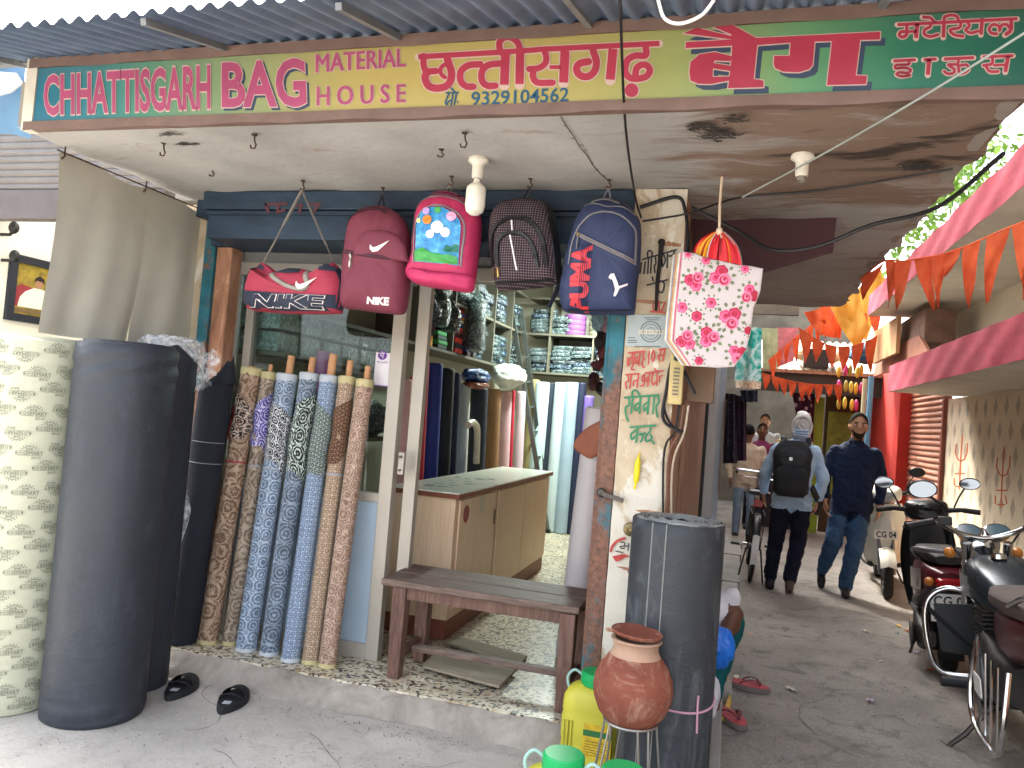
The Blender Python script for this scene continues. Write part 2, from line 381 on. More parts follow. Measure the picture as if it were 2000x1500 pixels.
# floor of the shop on its plinth, with a rough concrete doorstep in front
fl=obj('shop_floor',B().box(-3.15,-.632,3.47,9.8,.0,.12),MT['terrazzo'],kind='structure')
def stepfn(u,v):
    x=-3.2+u*2.565; y=3.48-.085*v-.01*math.sin(u*23)*v; z=.116*(1-v**1.6)+.008*math.sin(u*61+v*9)*v*(1-v)*3+.002
    q=Vector((x*6,y*6,0)); k=_nz.noise(q)+.5*_nz.noise(q*2.7)+.3*_nz.noise(q*6.1)
    return (x,y-.035*v*(.5+.5*math.sin(u*5+1))-.018*k*v,max(z+.022*k*min(1,v*4)*(1.1-v),.003))
from mathutils import noise as _nz
obj('doorstep',B().grid(stepfn,220,22),MT['rough_concrete'],kind='structure',smooth=True)
kb=B()
kerb=obj('kerb',B().box(-.262,-.02,3.9,3.95,.0,.07),MT['rough_concrete'],kind='structure')
SLAB=M('kerb_stone','8b8a84',.75,0,.18,3,.3,40,dirt='6b645a')
ys=2.75
while ys<10.5:
    L=random.uniform(.75,1.0); x1=.0+.021*(ys-2.75)+.03*(ys>4)
    obj('slab',B().box(-.255,x1+.03,ys,ys+L-.012,-.02,.06+random.uniform(-.006,.008)),SLAB,kerb,bevel=.008); ys+=L
# cracks, grit and small stones on the ground
cr_=B(); rq=random.Random(8)
def crack(x,y,a,L,wd,z):
    pts=[(x,y)]; 
    for k in range(int(L/.06)): a+=rq.gauss(0,.38); x+=.06*math.cos(a); y+=.06*math.sin(a); pts.append((x,y))
    for i,(p,q) in enumerate(zip(pts[:-1],pts[1:])):
        d=Vector((q[0]-p[0],q[1]-p[1],0)).normalized(); n_=Vector((-d.y,d.x,0))*wd*rq.uniform(.5,1.2)
        cr_.add([Vector((p[0],p[1],z))-n_,Vector((q[0],q[1],z))-n_*.8,Vector((q[0],q[1],z))+n_*.8,Vector((p[0],p[1],z))+n_],[(0,1,2,3)])
for a in ((-2.2,2.9,.1,1.3),(-1.3,2.6,.9,.7),(-.9,2.5,2.6,1.2),(-1.7,3.1,-.4,.6)): crack(*a,.0016,.0105)
for a in ((.5,4.2,1.3,1.6),(1.0,5.5,.7,1.0),(.7,3.3,1.8,.8),(1.2,4.0,2.4,.9),(.4,6.4,1.2,1.5),(1.1,7.2,.3,.7)): crack(*a,.002,.0095)
obj('ground_cracks',cr_,M('crack_dark','57514a',.95),kind='stuff')
gr_=B()
def stone(x,y,z,s):
    v=[Vector((x+s*rq.uniform(.6,1.2)*math.cos(t),y+s*rq.uniform(.6,1.2)*math.sin(t),z)) for t in (0,1.3,2.5,3.8,5.1)]; top=Vector((x+s*rq.uniform(-.3,.3),y+s*rq.uniform(-.3,.3),z+s*rq.uniform(.5,1.0)))
    gr_.add(v+[top],[(0,1,5),(1,2,5),(2,3,5),(3,4,5),(4,0,5)])
for k in range(2600):
    y=2.4+rq.random()**1.5*7; e=rq.random(); x=(.06+abs(rq.gauss(0,.16))) if e<.45 else (2.15-abs(rq.gauss(0,.3)) if e<.7 else rq.uniform(.1,2.1)); stone(x,y,.002,rq.uniform(.0025,.0075))
for k in range(900): stone(rq.uniform(-3.1,-.65),3.36-abs(rq.gauss(0,.07)) if k%2 else rq.uniform(2.2,3.3),.006,rq.uniform(.002,.0055))
obj('ground_grit',gr_,M('grit','8d867b',.9,0,.45,3,0),kind='stuff')
# ================================================================ the shop building
shop=thing('shop_building','shop front with long stained canopy, cream pillar and navy shutter box','building',(-1.4,3.6,0))
S=2.55
cb=B(); nx,ny=90,60
def sof(u,v):
    x=-3.035+u*3.825; y=2.52+v*4.13
    if y>3.9 and x<-.28: return (x,y,S+.14)
    z=S+.006*math.sin(x*7+y*3)+.004*math.sin(x*17-y*11)
    if x>.72: z+=.02*math.sin(y*9)**2
    return (x+(.014*math.sin(y*13)+.01*math.sin(y*31) if u>.99 else 0),y,z)
cb.grid(sof,nx,ny); obj('canopy_soffit',cb,MT['stained_plaster'],shop,smooth=True)
cs=B(); cs.box(-3.035,.775,2.525,3.96,S+.012,S+.20); cs.box(-.26,.775,3.961,6.66,S+.012,S+.20)
obj('canopy_slab',cs,M('slab_concrete','8a857c',.9,0,.2,3,.4,20,dirt='4a443d'),shop)
obj('ceiling',B().box(-3.02,-.27,3.97,9.8,3.12,3.24),WHITE,shop)
obj('upper_wall',B().box(-1.9,-.27,3.62,9.5,3.25,6.5),CREAMW,shop)  # unseen upper storey, height set to keep the sun off the alley
SHW=M('shop_wall','b7b3a3',.85,0,.08,2,.15,30)
obj('side_wall',B().box(-3.02,-2.86,3.83,9.8,.12,3.12),SHW,shop)
obj('back_wall',B().box(-2.86,-.58,9.55,9.7,.12,3.12),SHW,shop)
obj('side_wall',B().box(-.58,-.27,3.97,9.8,.0,3.12),M('alley_side_wall','8e7560',.85,0,.2,3,.4,18,dirt='4d3c31'),shop)
# crack and broken patches in the soffit plaster
SOF=Plane2(lambda x,y:PT(x,y,'Z',S-.008),(0,0,-1)); b=B(); rr_=random.Random(4)
SOF.put(b,ribbon([(1095,228),(1108,248),(1122,268),(1131,285),(1146,302),(1158,322),(1172,338),(1190,354)],1.8),.0012)
for k in range(9): x=1105+k*9; y=246+k*12; SOF.put(b,ribbon([(x,y),(x+rr_.uniform(-9,9),y+rr_.uniform(-3,3))],1.2),.0012)
for cx,cy,rx,ry,n in ((1400,262,46,13,26),(1365,245,30,7,18),(1435,232,26,8,18),(330,262,20,5,14),(365,280,24,4,14),(1800,325,40,8,20)):
    for j in range(n*2):
        x=cx+rr_.gauss(0,.45)*rx; y=cy+rr_.gauss(0,.45)*ry; l=rr_.uniform(.08,.38)*rx; a=rr_.uniform(-.28,.34); m=rr_.uniform(-3,3)
        SOF.put(b,ribbon([(x-l,y-l*a),(x-l*.2,y+m*.4),(x+l*.4,y-m*.3),(x+l,y+l*a)],rr_.uniform(.7,3.2) if cx>1000 else .8,disc=False),.0012+(j%20)*.00012)
obj('plaster_damage',b,M('damage_dark','3a3631',.9,0,.5,30,.5,40),shop,kind='stuff')
# pillar
pb=B()
def pill(u,v):
    x=-.49+u*.23; z=.0+v*2.55; return (x,3.45+.004*math.sin(z*21+x*9)+.003*math.sin(z*47),z)
pb.grid(pill,10,90); obj('pillar_face',pb,MT['peeling_plaster'],shop,smooth=True)
obj('pillar',B().box(-.488,-.262,3.456,3.82,0,S),MT['worn_jamb'],shop,bevel=.01)
# shutter box: stepped navy beams
sb=B(); sb.box(-2.80,-.49,3.44,3.96,2.45,S-.004); sb.box(-2.97,-2.80,3.6,3.96,2.45,S-.004); sb.box(-2.78,-.50,3.47,3.95,2.30,2.448); sb.box(-.585,-.27,3.83,3.965,2.2,3.1); sb.box(-2.97,-.6,3.96,3.99,2.30,3.1); sb.box(-2.9,-2.78,3.66,3.95,2.30,2.448); 
obj('shutter_box',sb,MT['navy_paint'],shop,bevel=.006)
obj('shutter_lip',B().box(-2.78,-.50,3.455,3.475,2.425,2.445),MT['navy_paint'],shop)
obj('guide_post',B().box(-2.955,-2.885,3.68,3.74,.12,2.45),MT['rusted_teal'],shop,bevel=.004)
gp=B(); gp.box(-.565,-.495,3.47,3.52,.06,2.30); gp.box(-.585,-.565,3.50,3.56,.06,2.30); obj('guide_post',gp,MT['rusted_teal'],shop,bevel=.004)
obj('jamb',B().box(-2.885,-2.785,3.70,3.80,.12,2.40),MT['worn_jamb'],shop,bevel=.008)
obj('left_return_wall',B().box(-3.14,-2.955,3.72,3.9,.0,S),MT['peeling_plaster'],shop)
# faded red brush lettering on the navy box
fb=B(); pp=pxplane('Y',3.44,(0,-1,0))
for st in ([(520,400),(525,415)],[(520,400),(560,398)],[(545,400),(542,416),(556,410)],[(575,402),(590,400),(585,416)],[(605,400),(625,398),(612,416)]): pp.put(fb,ribbon(st,5),.004)
obj('faded_lettering',fb,M('faded_red','5a3238',.8),shop,kind='stuff')
# aluminium glazed front, fixed pane on the left and open doorway
FY=3.82
def fx(x,y): return PT(x,y,'Y',FY)
gf=thing('glazed_shop_front','aluminium glazed shop front with sticker beside open doorway','shop front',(-2.2,FY,.12))
def stile(x,w,z0,z1,mat=ALU,y0=FY-.03,y1=FY+.03,nm='stile'): return obj(nm,B().box(x-w/2,x+w/2,y0,y1,z0,z1),mat,gf,bevel=.004)
xL=fx(470,600)[0]; xR=fx(785,700)[0]; xD=fx(815,700)[0]; xE=fx(1203,640)[0]
stile(xL-.03,.05,.12,2.30,ALUW); stile(xL+.085,.05,.12,2.18); 
stile(xR-.02,.075,.12,2.30,ALUW); stile(xD,.07,.12,2.18,ALUW,FY+.035,FY+.085); stile(xE,.045,.12,2.30,ALUW)
def rail(x0,x1,z,h,mat=ALU,y0=FY-.025,y1=FY+.025): return obj('rail',B().box(x0,x1,y0,y1,z-h/2,z+h/2),mat,gf,bevel=.003)
rail(xL,xE,2.20,.075,ALU,FY-.035,FY+.035); rail(xL+.11,xR-.058,.98,.05,ALUW); rail(xL+.11,xR-.058,.16,.08,ALUW)
obj('transom_panel',B().box(xL,xE,FY-.005,FY+.005,2.238,2.31),M('transom_grey','6f706f',.5,0,.08,3,.05),gf)
GL=NT('glass'); GL.b.inputs['Base Color'].default_value=(.86,.94,.92,1); GL.b.inputs['Roughness'].default_value=.02
_t=GL.N('ShaderNodeBsdfTransparent'); _g=GL.N('ShaderNodeBsdfGlossy'); _g.inputs['Roughness'].default_value=.02; _t.inputs[0].default_value=(.84,.92,.90,1)
_f=GL.N('ShaderNodeFresnel'); _f.inputs[0].default_value=1.45; _x=GL.N('ShaderNodeMixShader'); GL.L(_f,0,_x,0); GL.L(_t,0,_x,1); GL.L(_g,0,_x,2); GL.L(_x,0,GL.o,0); MT['glass']=GL.m
obj('glass_pane',B().box(xL+.11,xR-.058,FY-.003,FY+.003,1.005,2.162),MT['glass'],gf)
obj('glass_pane',B().box(xL-.004,xL+.06,FY-.003,FY+.003,.2,2.162),MT['glass'],gf)
obj('lower_panel',B().box(xL+.11,xR-.058,FY-.006,FY+.006,.2,.955),M('panel_bluegrey','9fb0bd',.35,.1,.05,3,.03),gf)
lk=PT(786,905,'Y',FY-.03); lko=obj('lock',B().box(lk[0]-.018,lk[0]+.018,FY-.055,FY-.031,lk[2]-.06,lk[2]+.06),ALUW,gf,bevel=.006)
kb_=B(); kb_.lathe([(.0,0),(.008,0),(.008,.012),(0,.012)],(lk[0],FY-.056,lk[2]+.035),(0,-1,0),10); kb_.lathe([(.0,0),(.006,0),(.006,.01),(0,.01)],(lk[0],FY-.056,lk[2]-.035),(0,-1,0),10); obj('lock_screw',kb_,STEEL,lko,kind='stuff')
# ================================================================ signboard
sg=thing('signboard','long painted shop signboard, yellow-green with pink bilingual lettering','sign',(-1.05,2.49,S))
obj('board',B().box(-2.905,.80,2.487,2.51,S-.0,2.785),MT['sign_paint'],sg)
FRB=M('sign_frame_brown','6b564d',.7,.1,.18,6,.2,40)
def fr(n,x0,x1,z0,z1):
    b=B(); b.grid(lambda u,v:(x0+u*(x1-x0),2.478,z0+v*(z1-z0)+.004*math.sin(u*50)*(1-v)),60,1); b.box(x0,x1,2.480,2.52,z0+.006,z1); obj(n,b,FRB,sg)
fr('frame_rail',-2.95,.82,2.782,2.825); fr('frame_rail',-2.95,.82,S-.034,S+.004)
obj('frame_post',B().box(-2.965,-2.908,2.482,2.53,S-.03,2.83),M('post_pale','bdb7a8',.6,.1),sg)
PL=pxplane('Y',2.487,(0,-1,0))
def o4(pts,off,sc): return [(p[0]/sc+off[0],p[1]/sc+off[1]) for p in pts]
def ptext(b,txt,q,lift,off,ref,mi=0,spc=None):
    vs,fs,_,mn,mx=text2d(txt,off); rv=text2d(txt,ref); raw=vs*(mx-mn)+mn; nn=(raw-rv[3])/(rv[4]-rv[3]); qm=quadmap(q)
    b.add([PL.fn(*qm(u,v))+PL.n*lift for u,v in nn],fs,mi)
PINK=M('pink_paint','93405f',.5,0,.12,5,.06); CRM=M('outline_paint','b39a90',.5,0,.06,5,.05); SHD=M('shadow_paint','2f3b4e',.5,0,.1,5,.05); RED=M('red_paint','972d40',.5,0,.12,5,.06); TEALP=M('number_paint','1c4a63',.5,0,.12,8,.05)
O8=(60,80); k8=3.571
q1=o4([(95,240),(1257,165),(1257,478),(95,525)],O8,k8); q2=o4([(1335,150),(1915,117),(1928,462),(1335,470)],O8,k8)
q3=[(618,107),(792,95),(792,130),(618,142)]; q4=[(620,170),(792,165),(792,200),(620,207)]
sh=lambda q,d:[(p[0]+d[0],p[1]+d[1]) for p in q]
b=B(); 
for t,q in (('CHHATTISGARH',q1),('BAG',q2)): ptext(b,t,q,.0030,.028,.028)
for t,q in (('MATERIAL',q3),('H O U S E',q4)):
    for k,(dx,dy) in enumerate(((-.9,-.5),(.9,-.5),(-.9,.5),(.9,.5),(0,0))): ptext(b,t,sh(q,(dx,dy)),.0030+.0002*k,0,0)
obj('english_lettering',b,PINK,sg,kind='stuff')
b=B()
for t,q,o in (('CHHATTISGARH',q1,.052),('BAG',q2,.044)): ptext(b,t,q,.0020,o,.028)
for t,q in (('MATERIAL',q3),('H O U S E',q4)):
    for k,(dx,dy) in enumerate(((-2.3,-1.4),(2.3,-1.4),(-2.3,1.4),(2.3,1.4))): ptext(b,t,sh(q,(dx,dy)),.0012+.0002*k,0,0)
# devanagari: traced as brush strokes
r1=((810,60),8.); r2=((1050,60),8.); r3=((1330,30),5.); r4=((1730,20),7.407)
HS=[([(60,415),(1290,345),(1920,305)],84,r1,0),([(0,300),(1905,205)],84,r2,0),
 ([(145,400),(145,540),(190,635),(340,636)],100,r1,1),([(205,650),(165,740),(220,865),(350,905),(500,870),(570,770),(580,650),(545,540),(510,430)],115,r1,1),([(500,520),(425,570),(405,640),(430,700),(480,735)],66,r1,1),
 ([(1030,530),(850,545),(740,620),(712,720),(740,820),(820,878),(920,880)],104,r1,1),([(1400,515),(1180,535),(1070,610),(1045,720),(1070,815),(1150,868),(1265,865)],104,r1,1),
 ([(1420,370),(1402,850)],136,r1,0),([(1650,290),(1640,840)],130,r1,0),([(1650,310),(1610,190),(1510,115),(1400,115),(1330,185),(1330,270),(1350,350)],100,r1,1),
 ([(-130,605),(20,590),(120,520),(140,430),(110,320)],96,r2,1),([(-60,620),(-70,720),(0,815),(240,818)],100,r2,1),([(190,575),(360,575)],60,r2,0),([(430,320),(408,815)],140,r2,0),
 ([(870,320),(920,480),(900,620),(820,710),(720,725),(640,680),(610,600),(660,520),(800,490)],112,r2,1),([(1180,290),(1135,770)],140,r2,0),
 ([(1690,250),(1690,390),(1540,395),(1420,450),(1375,560),(1375,660),(1440,740),(1560,758),(1700,720),(1755,630),(1710,550),(1620,540),(1545,600),(1530,700)],104,r2,1),
 ([(165,215),(700,190),(1900,130)],46,r4,0),([(300,215),(295,310),(220,320),(190,360),(230,395),(290,370),(310,310)],46,r4,1),([(290,318),(440,310)],40,r4,0),([(455,200),(435,410)],55,r4,0),
 ([(640,200),(640,245),(560,290),(560,360),(650,388),(750,360)],44,r4,1),([(525,105),(640,110),(710,190)],44,r4,0),([(840,170),(830,400)],52,r4,0),([(840,170),(850,105),(935,78),(1020,95),(1050,160)],44,r4,1),
 ([(1085,190),(1060,260),(930,290),(980,360),(1110,385)],44,r4,1),([(1170,165),(1205,235),(1150,290),(1220,335),(1330,310)],42,r4,1),([(1390,150),(1372,360)],52,r4,0),
 ([(1600,350),(1520,335),(1490,275),(1550,215),(1630,240),(1640,300)],42,r4,1),([(1640,300),(1670,225),(1745,215),(1780,260)],42,r4,1),([(1810,140),(1810,300),(1720,365)],54,r4,0),
 ([(110,740),(430,722)],44,r4,0),([(335,740),(325,790),(150,800),(140,850),(260,838),(360,870),(310,915),(200,905),(150,935),(230,965),(350,945)],36,r4,1),
 ([(545,722),(730,712)],44,r4,0),([(625,715),(605,940)],58,r4,0),([(840,712),(1270,692)],44,r4,0),([(1050,700),(1030,785),(900,795),(985,860),(970,915),(890,925),(840,890)],40,r4,1),([(1040,790),(1060,925)],40,r4,0),([(1060,810),(1160,795),(1195,855),(1140,905),(1080,925)],40,r4,1),
 ([(1400,682),(1840,662)],44,r4,0),([(1540,690),(1530,780),(1410,805)],42,r4,1),([(1440,805),(1500,890),(1620,892)],42,r4,1),([(1550,805),(1720,795)],36,r4,0),([(1765,670),(1725,900)],54,r4,0)]
hb=B()
for pts,wd,(off,sc),cv in HS:
    q=o4(pts,off,sc); q=spline(q,4) if cv else q
    PL.put(hb,ribbon(q,wd/sc,disc=bool(cv)),.0030); PL.put(b,ribbon(q,wd/sc+4.6),.0016)
circ=lambda c,r,n=18:[(c[0]+r*math.cos(t),c[1]+r*math.sin(t)) for t in np.linspace(0,2*math.pi,n,endpoint=False)]
PL.put(hb,[o4(circ((1470,935),108),*r2)],.0030); PL.put(b,[o4(circ((1470,935),128),*r2)],.0016)
BG=[[(260,92),(455,72),(735,225),(735,290),(500,230),(490,190)],[(25,180),(150,125),(500,208),(500,240),(300,215)],[(50,265),(500,240),(500,300),(45,325)],
 [(490,205),(735,224),(745,290),(710,625),(805,640),(805,705),(460,715),(480,560),(495,400),(500,300)],[(735,225),(1945,165),(1940,240),(1750,245),(1070,270),(745,295)],
 [(495,402),(330,362),(180,385),(95,460),(82,560),(310,562),(312,530),(318,470),(330,445),(487,452)],[(82,558),(95,640),(170,672),(300,674),(470,640),(475,600),(310,605),(310,558)],[(312,470),(490,497),(490,548),(312,522)],
 [(1070,265),(1305,262),(1285,490),(1250,530),(1150,560),(1000,555),(920,520),(905,480),(910,400),(1060,400)],[(1475,255),(1750,240),(1705,590),(1815,595),(1805,675),(1425,685)]]
PL.put(hb,[o4(p,*r3) for p in BG],.0030)
for p in BG: PL.put(b,ribbon(o4(p,*r3),4.2,True),.0016)
obj('hindi_lettering',hb,RED,sg,kind='stuff'); obj('letter_outline',b,CRM,sg,kind='stuff')
b=B(); ptext(b,'BAG',sh(q2,(4.5,4.5)),.0009,.040,.028); PL.put(b,[o4([(x+52,y+56) for x,y in p],*r3) for p in BG],.0005); obj('letter_shadow',b,SHD,sg,kind='stuff')
b=B(); ptext(b,'9329104562',[(921,180),(1112,171),(1110,199),(921,207)],.003,.012,.012)
for st in ([(495,975),(685,972)],[(570,900),(640,970)],[(540,985),(500,1070),(480,1120),(500,1165),(530,1110),(575,1085)],[(600,985),(570,1180)],[(655,985),(622,1160)],[(672,1115),(676,1122)]): PL.put(b,ribbon(o4(st,*r1),3.2),.003)
obj('phone_number',b,TEALP,sg,kind='stuff')
# ================================================================ corrugated awning above the sign
aw=thing('corrugated_awning','grey corrugated metal awning sloping above the shop sign','awning',(-1,2.3,2.8))
ab=B()
def awn(u,v,dz=0):
    x=-3.9+u*6.2; y=2.60-v*.56; z=2.868-v*.150+.012*math.sin(x*2*math.pi/.075)+.006*math.sin(x*3.1)+dz
    return (x+.0*v,y,z)
ab.grid(lambda u,v:awn(u,v),660,3); ab.grid(lambda u,v:awn(u,v,.004),660,3); obj('sheet',ab,MT['awning_metal'],aw,smooth=True,angle=60)
for x in (-3.05,-1.98,-1.25,-.55,.35,1.3): obj('rafter',B().bar((x,2.585,2.842),(x,2.06,2.702),.022,.022),M('rafter_grey','77797a',.6,.3),aw)
obj('edge_rail',B().bar((-3.9,2.53,2.835),(2.3,2.53,2.835),.03,.02),M('rafter_grey'),aw)
# ================================================================ neighbour on the left
nb=thing('neighbour_shop','white walled neighbouring shop under a purple-grey rolled shutter','building',(-4.2,4.2,0))
obj('side_wall',B().box(-5.15,-5.0,3.6,9,.0,3.1),WHITE,nb); obj('back_wall',B().box(-5.0,-3.02,7.2,7.4,.0,3.1),WHITE,nb)
obj('roof',B().box(-6.5,-3.03,5.6,9,3.12,3.25),M('slab_concrete'),nb)  # unseen roof, front cut back so daylight reaches the white side wall
NSH=M('shutter_mauve','6e6864',.5,.25,.12,5,.1,40)
for i in range(9):
    z=2.62+i*.043; obj('shutter_slat',B().lathe([(.0,0),(.026,0),(.026,2.05),(0,2.05)],(-5.2,3.60,z),(1,0,0),10),NSH,nb,smooth=True)
obj('bottom_rail',B().box(-5.2,-3.15,3.56,3.64,2.42,2.595),M('shutter_rail_mauve','58514f',.55,.2),nb,bevel=.005)
sh_=thing('wall_shelf','small wooden shelf with cups on neighbour wall','shelf',(-4.9,4.2,1.45))
obj('board',B().box(-5.0,-4.7,3.95,4.9,1.42,1.45),MT['old_board'],sh_); obj('board',B().box(-5.0,-4.7,3.95,4.9,1.22,1.25),MT['old_board'],sh_)
obj('shelf_side',B().box(-5.0,-4.7,4.9,4.93,.9,1.55),MT['old_board'],sh_)
for i,(y,c) in enumerate(((4.15,'b9a892'),(4.3,'8b7d6c'),(4.42,'a3907a'))):
    obj('cup',B().lathe([(.03,0),(.04,.09),(.037,.09),(.028,.005),(0,.005)],(-4.8,y,1.45),n=14),M('cup_%d'%i,c,.5),smooth=True,label=('pale clay cup at the near end of the neighbour shelf','brown clay cup in the middle of the neighbour shelf','tan clay cup at the far end of the neighbour shelf')[i],cat='cup',group='cups on the shelf')
# framed portrait on the neighbour's side wall (plane X = -5)
NX=-5.0
pc=[PT(x,y,'X',NX) for x,y in ((25,495),(98,513),(80,640),(6,620))]
y0=min(p[1] for p in pc); y1=max(p[1] for p in pc)+.12; z0=min(p[2] for p in pc)+.02; z1=max(p[2] for p in pc)
pf=thing('framed_portrait','dark framed portrait of person in white on neighbour wall','picture',(NX,(y0+y1)/2,z0))
fw=.055
NAVYF=M('frame_navy','20242f',.45)
obj('frame',B().box(NX,NX+.03,y0,y1,z1-fw,z1),NAVYF,pf); obj('frame',B().box(NX,NX+.03,y0,y1,z0,z0+fw),NAVYF,pf)
obj('frame',B().box(NX,NX+.03,y0,y0+fw,z0+fw,z1-fw),NAVYF,pf); obj('frame',B().box(NX,NX+.03,y1-fw,y1,z0+fw,z1-fw),NAVYF,pf)
pso=obj('picture_sheet',B().box(NX,NX+.010,y0+fw,y1-fw,z0+fw,z1-fw),M('picture_gold','8c7a2e',.6,0,.5,14,0),pf)
pw=Plane2(lambda u,v:(NX+.011,y0+fw+u*(y1-y0-2*fw),z0+fw+v*(z1-z0-2*fw)),(1,0,0))
for i,(nm,c,pol) in enumerate((('red_backdrop','8b2f38',[(0,.15),(.45,.15),(.45,.55),(.15,.6),(0,.5)]),('white_robe','d6d8cc',[(.1,.15),(.98,.15),(.98,.38),(.85,.5),(.66,.56),(.45,.56),(.25,.46),(.14,.34)]),('face','9c745c',circ((.56,.66),.1,14)),('hair','1d1a1a',[(.44,.66),(.46,.76),(.56,.82),(.68,.77),(.7,.66),(.64,.71),(.5,.72)]),('table_edge','6d5a3c',[(0,.04),(1,.04),(1,.12),(0,.12)]))):
    bb=B(); pw.put(bb,[pol],.001+.0006*i); obj(nm,bb,M('print_'+nm,c,.6,0,.1,20,0),pso)
# black wall brackets at the frame edge
for i,(x,y) in enumerate(((4,405),(4,428),(2,458),(4,508))):
    p=PT(x,y,'X',NX); bb=B(); bb.tube([p,p+np.array([.08,0,.0]),p+np.array([.11,.0,.03])],.012,6); bb.ell(p+np.array([.11,0,.05 if i==2 else .03]),.035,.035,.045,10,6)
    obj('wall_hook',bb,BLACKP,smooth=True,label='black knob hook number %s from the top on neighbour wall'%('one','two','three','four')[i],cat='hook',group='hooks on neighbour wall')
# ---- cream canvas side curtain hung on hooks along the canopy edge
cur=thing('side_curtain','cream canvas curtain hanging from canopy edge on the left','curtain',(-3.05,3.2,1.7))
def cfn(y0,y1,ph):
    def f(u,v):
        y=y0+u*(y1-y0); z=2.515-v*.83+.015*math.sin(u*math.pi*2)*(1-v); x=-3.03-.010*math.sin(u*7+ph)*(.3+v)-.006*math.sin(u*17+v*3+ph)*v
        return (x,y+.02*math.sin(v*4),z)
    return f
CANV=M('canvas_cream','b9b6a8',.9,0,.10,2.2,.25,160,dirt='8f8672',dirtamt=.3)
obj('panel',B().grid(cfn(2.74,3.28,0),26,30),CANV,cur,smooth=True); obj('panel',B().grid(cfn(3.275,3.84,1.3),26,30),CANV,cur,smooth=True)
obj('top_rod',B().tube([(-3.02,2.72,2.52),(-3.02,3.4,2.52),(-3.02,3.86,2.52)],.004,8),RUSTW,cur,smooth=True)
for y in (2.76,3.27,3.83):
    bb=B(); bb.tube([(-3.02,y,2.55),(-3.02,y,2.525),(-3.03,y+.01,2.51),(-3.035,y,2.49),(-3.02,y-.01,2.495)],.004,6); obj('curtain_ring',bb,RUSTW,cur,smooth=True)
# ---- hooks in the soffit
for i,(x,y) in enumerate(((320,278),(497,262),(908,258),(415,330),(862,290))):
    p=PT(x,y,'Z',S); h=.06 if i<3 else .035
    bb=B(); bb.lathe([(0,0),(.012,0),(.012,.004),(0,.004)],(p[0],p[1],S-.006),n=10); bb.tube([(p[0],p[1],S),(p[0]+.004,p[1],S-h*.5),(p[0]+.012,p[1],S-h*.75),(p[0]+.006,p[1],S-h),(p[0]-.012,p[1],S-h*.95),(p[0]-.014,p[1],S-h*.75)],.0035,6)
    obj('ceiling_hook',bb,RUSTW,smooth=True,label=('rusty hook in soffit below the letters HATTI','rusty hook in soffit below the letters BAG','rusty hook in soffit above the bulb','short stub hook in soffit above the duffel bag strap','short stub hook in soffit left of the bulb')[i],cat='hook',group='hooks in the soffit')
# ================================================================ rolls on the left
def rollbody(b,p,q,r,n=40,uv=True,wobble=.01,mi=0,seg=24,dent=0,seed=0):
    p=Vector(p);q=Vector(q); L=(q-p).length
    prof=[(r*.92,0),(r*.985,.006),(r,.02)]+[(r*(1+dent*math.sin(i*2.1+seed)*.5),L*i/seg) for i in range(1,seg)]+[(r,L-.02),(r*.985,L-.006),(r*.92,L)]
    b.lathe(prof,p,q-p,n,mi,uv,wob=lambda t,h:wobble*math.sin(t*3+h*2+seed)+wobble*.6*math.sin(t*5-h*5+seed))
def spiralcap(b,p,ax,r,r0=.02,turns=5,mi=0,h=.004):
    ax=Vector(ax).normalized(); a=ax.cross(Vector((0,1,0)))
    if a.length<.01: a=Vector((1,0,0))
    a.normalize(); c=ax.cross(a); N=turns*26; pts=[]
    for i in range(N+1):
        t=2*math.pi*i/26; rr=r0+(r-r0)*i/N; pts.append(Vector(p)+a*(math.cos(t)*rr)+c*(math.sin(t)*rr)+ax*h*.2)
    b.tube(pts,(r-r0)/turns*.42,5,mi)
def scuffed(name,c,light,rough=.58,amt=.5):
    def f(n):
        b_=lin(c); a=n.noise(2.2,5,.6,n.co(scale=(1,1,.5))); base=n.ramp(a,0,[(.3,tuple(v*.8 for v in b_[:3])+(1,)),(.7,tuple(v*1.2 for v in b_[:3])+(1,))])
        st=n.noise(7,7,.75,n.co(scale=(1.5,1.5,.5)),dist=1.2); sr=n.ramp(st,0,[(.52,(0,0,0)),(.70,(1,1,1))]); c1=n.mix(n.math('MULTIPLY',sr,amt),base,lin(light))
        sp=n.noise(55,5,.8); pr=n.ramp(sp,0,[(.62,(0,0,0)),(.70,(1,1,1))]); c2=n.mix(n.math('MULTIPLY',pr,amt*.8),c1,lin(light)); n.col(c2)
        r=n.ramp(st,0,[(.3,(rough-.14,)*3),(.7,(rough+.2,)*3)]); n.L(r,0,n.b,'Roughness'); n.b.inputs['Specular IOR Level'].default_value=.4; h=n.noise(5,6,.65,n.co(scale=(1,1,2.2)),dist=.6); n.bump(h,0,.35,.02)
    return mk(name,f)
FOAM=scuffed('foam_charcoal','2b3037','565c62',.5,.28); FOAM2=scuffed('foam_charcoal_b','262b33','4c5258',.55,.2)
CREAMR=M('cream_paper','b4b59d',.55,0,.05,3,.05,60)
c0=(-3.088,2.80); c1=(-2.675,2.885)
cr=thing('printed_roll','tall cream roll printed with repeated shop bag logo','roll',(c0[0],c0[1],0))
lean=(.02,.02)
bb=B(); rollbody(bb,(c0[0],c0[1],.004),(c0[0]+.0,c0[1]+.0,1.655),.203,48,wobble=.004); obj('body',bb,CREAMR,cr,smooth=True)
bb=B(); spiralcap(bb,(c0[0],c0[1],1.655),(0,0,1),.19,.03,6); obj('wound_edge',bb,CREAMR,cr)
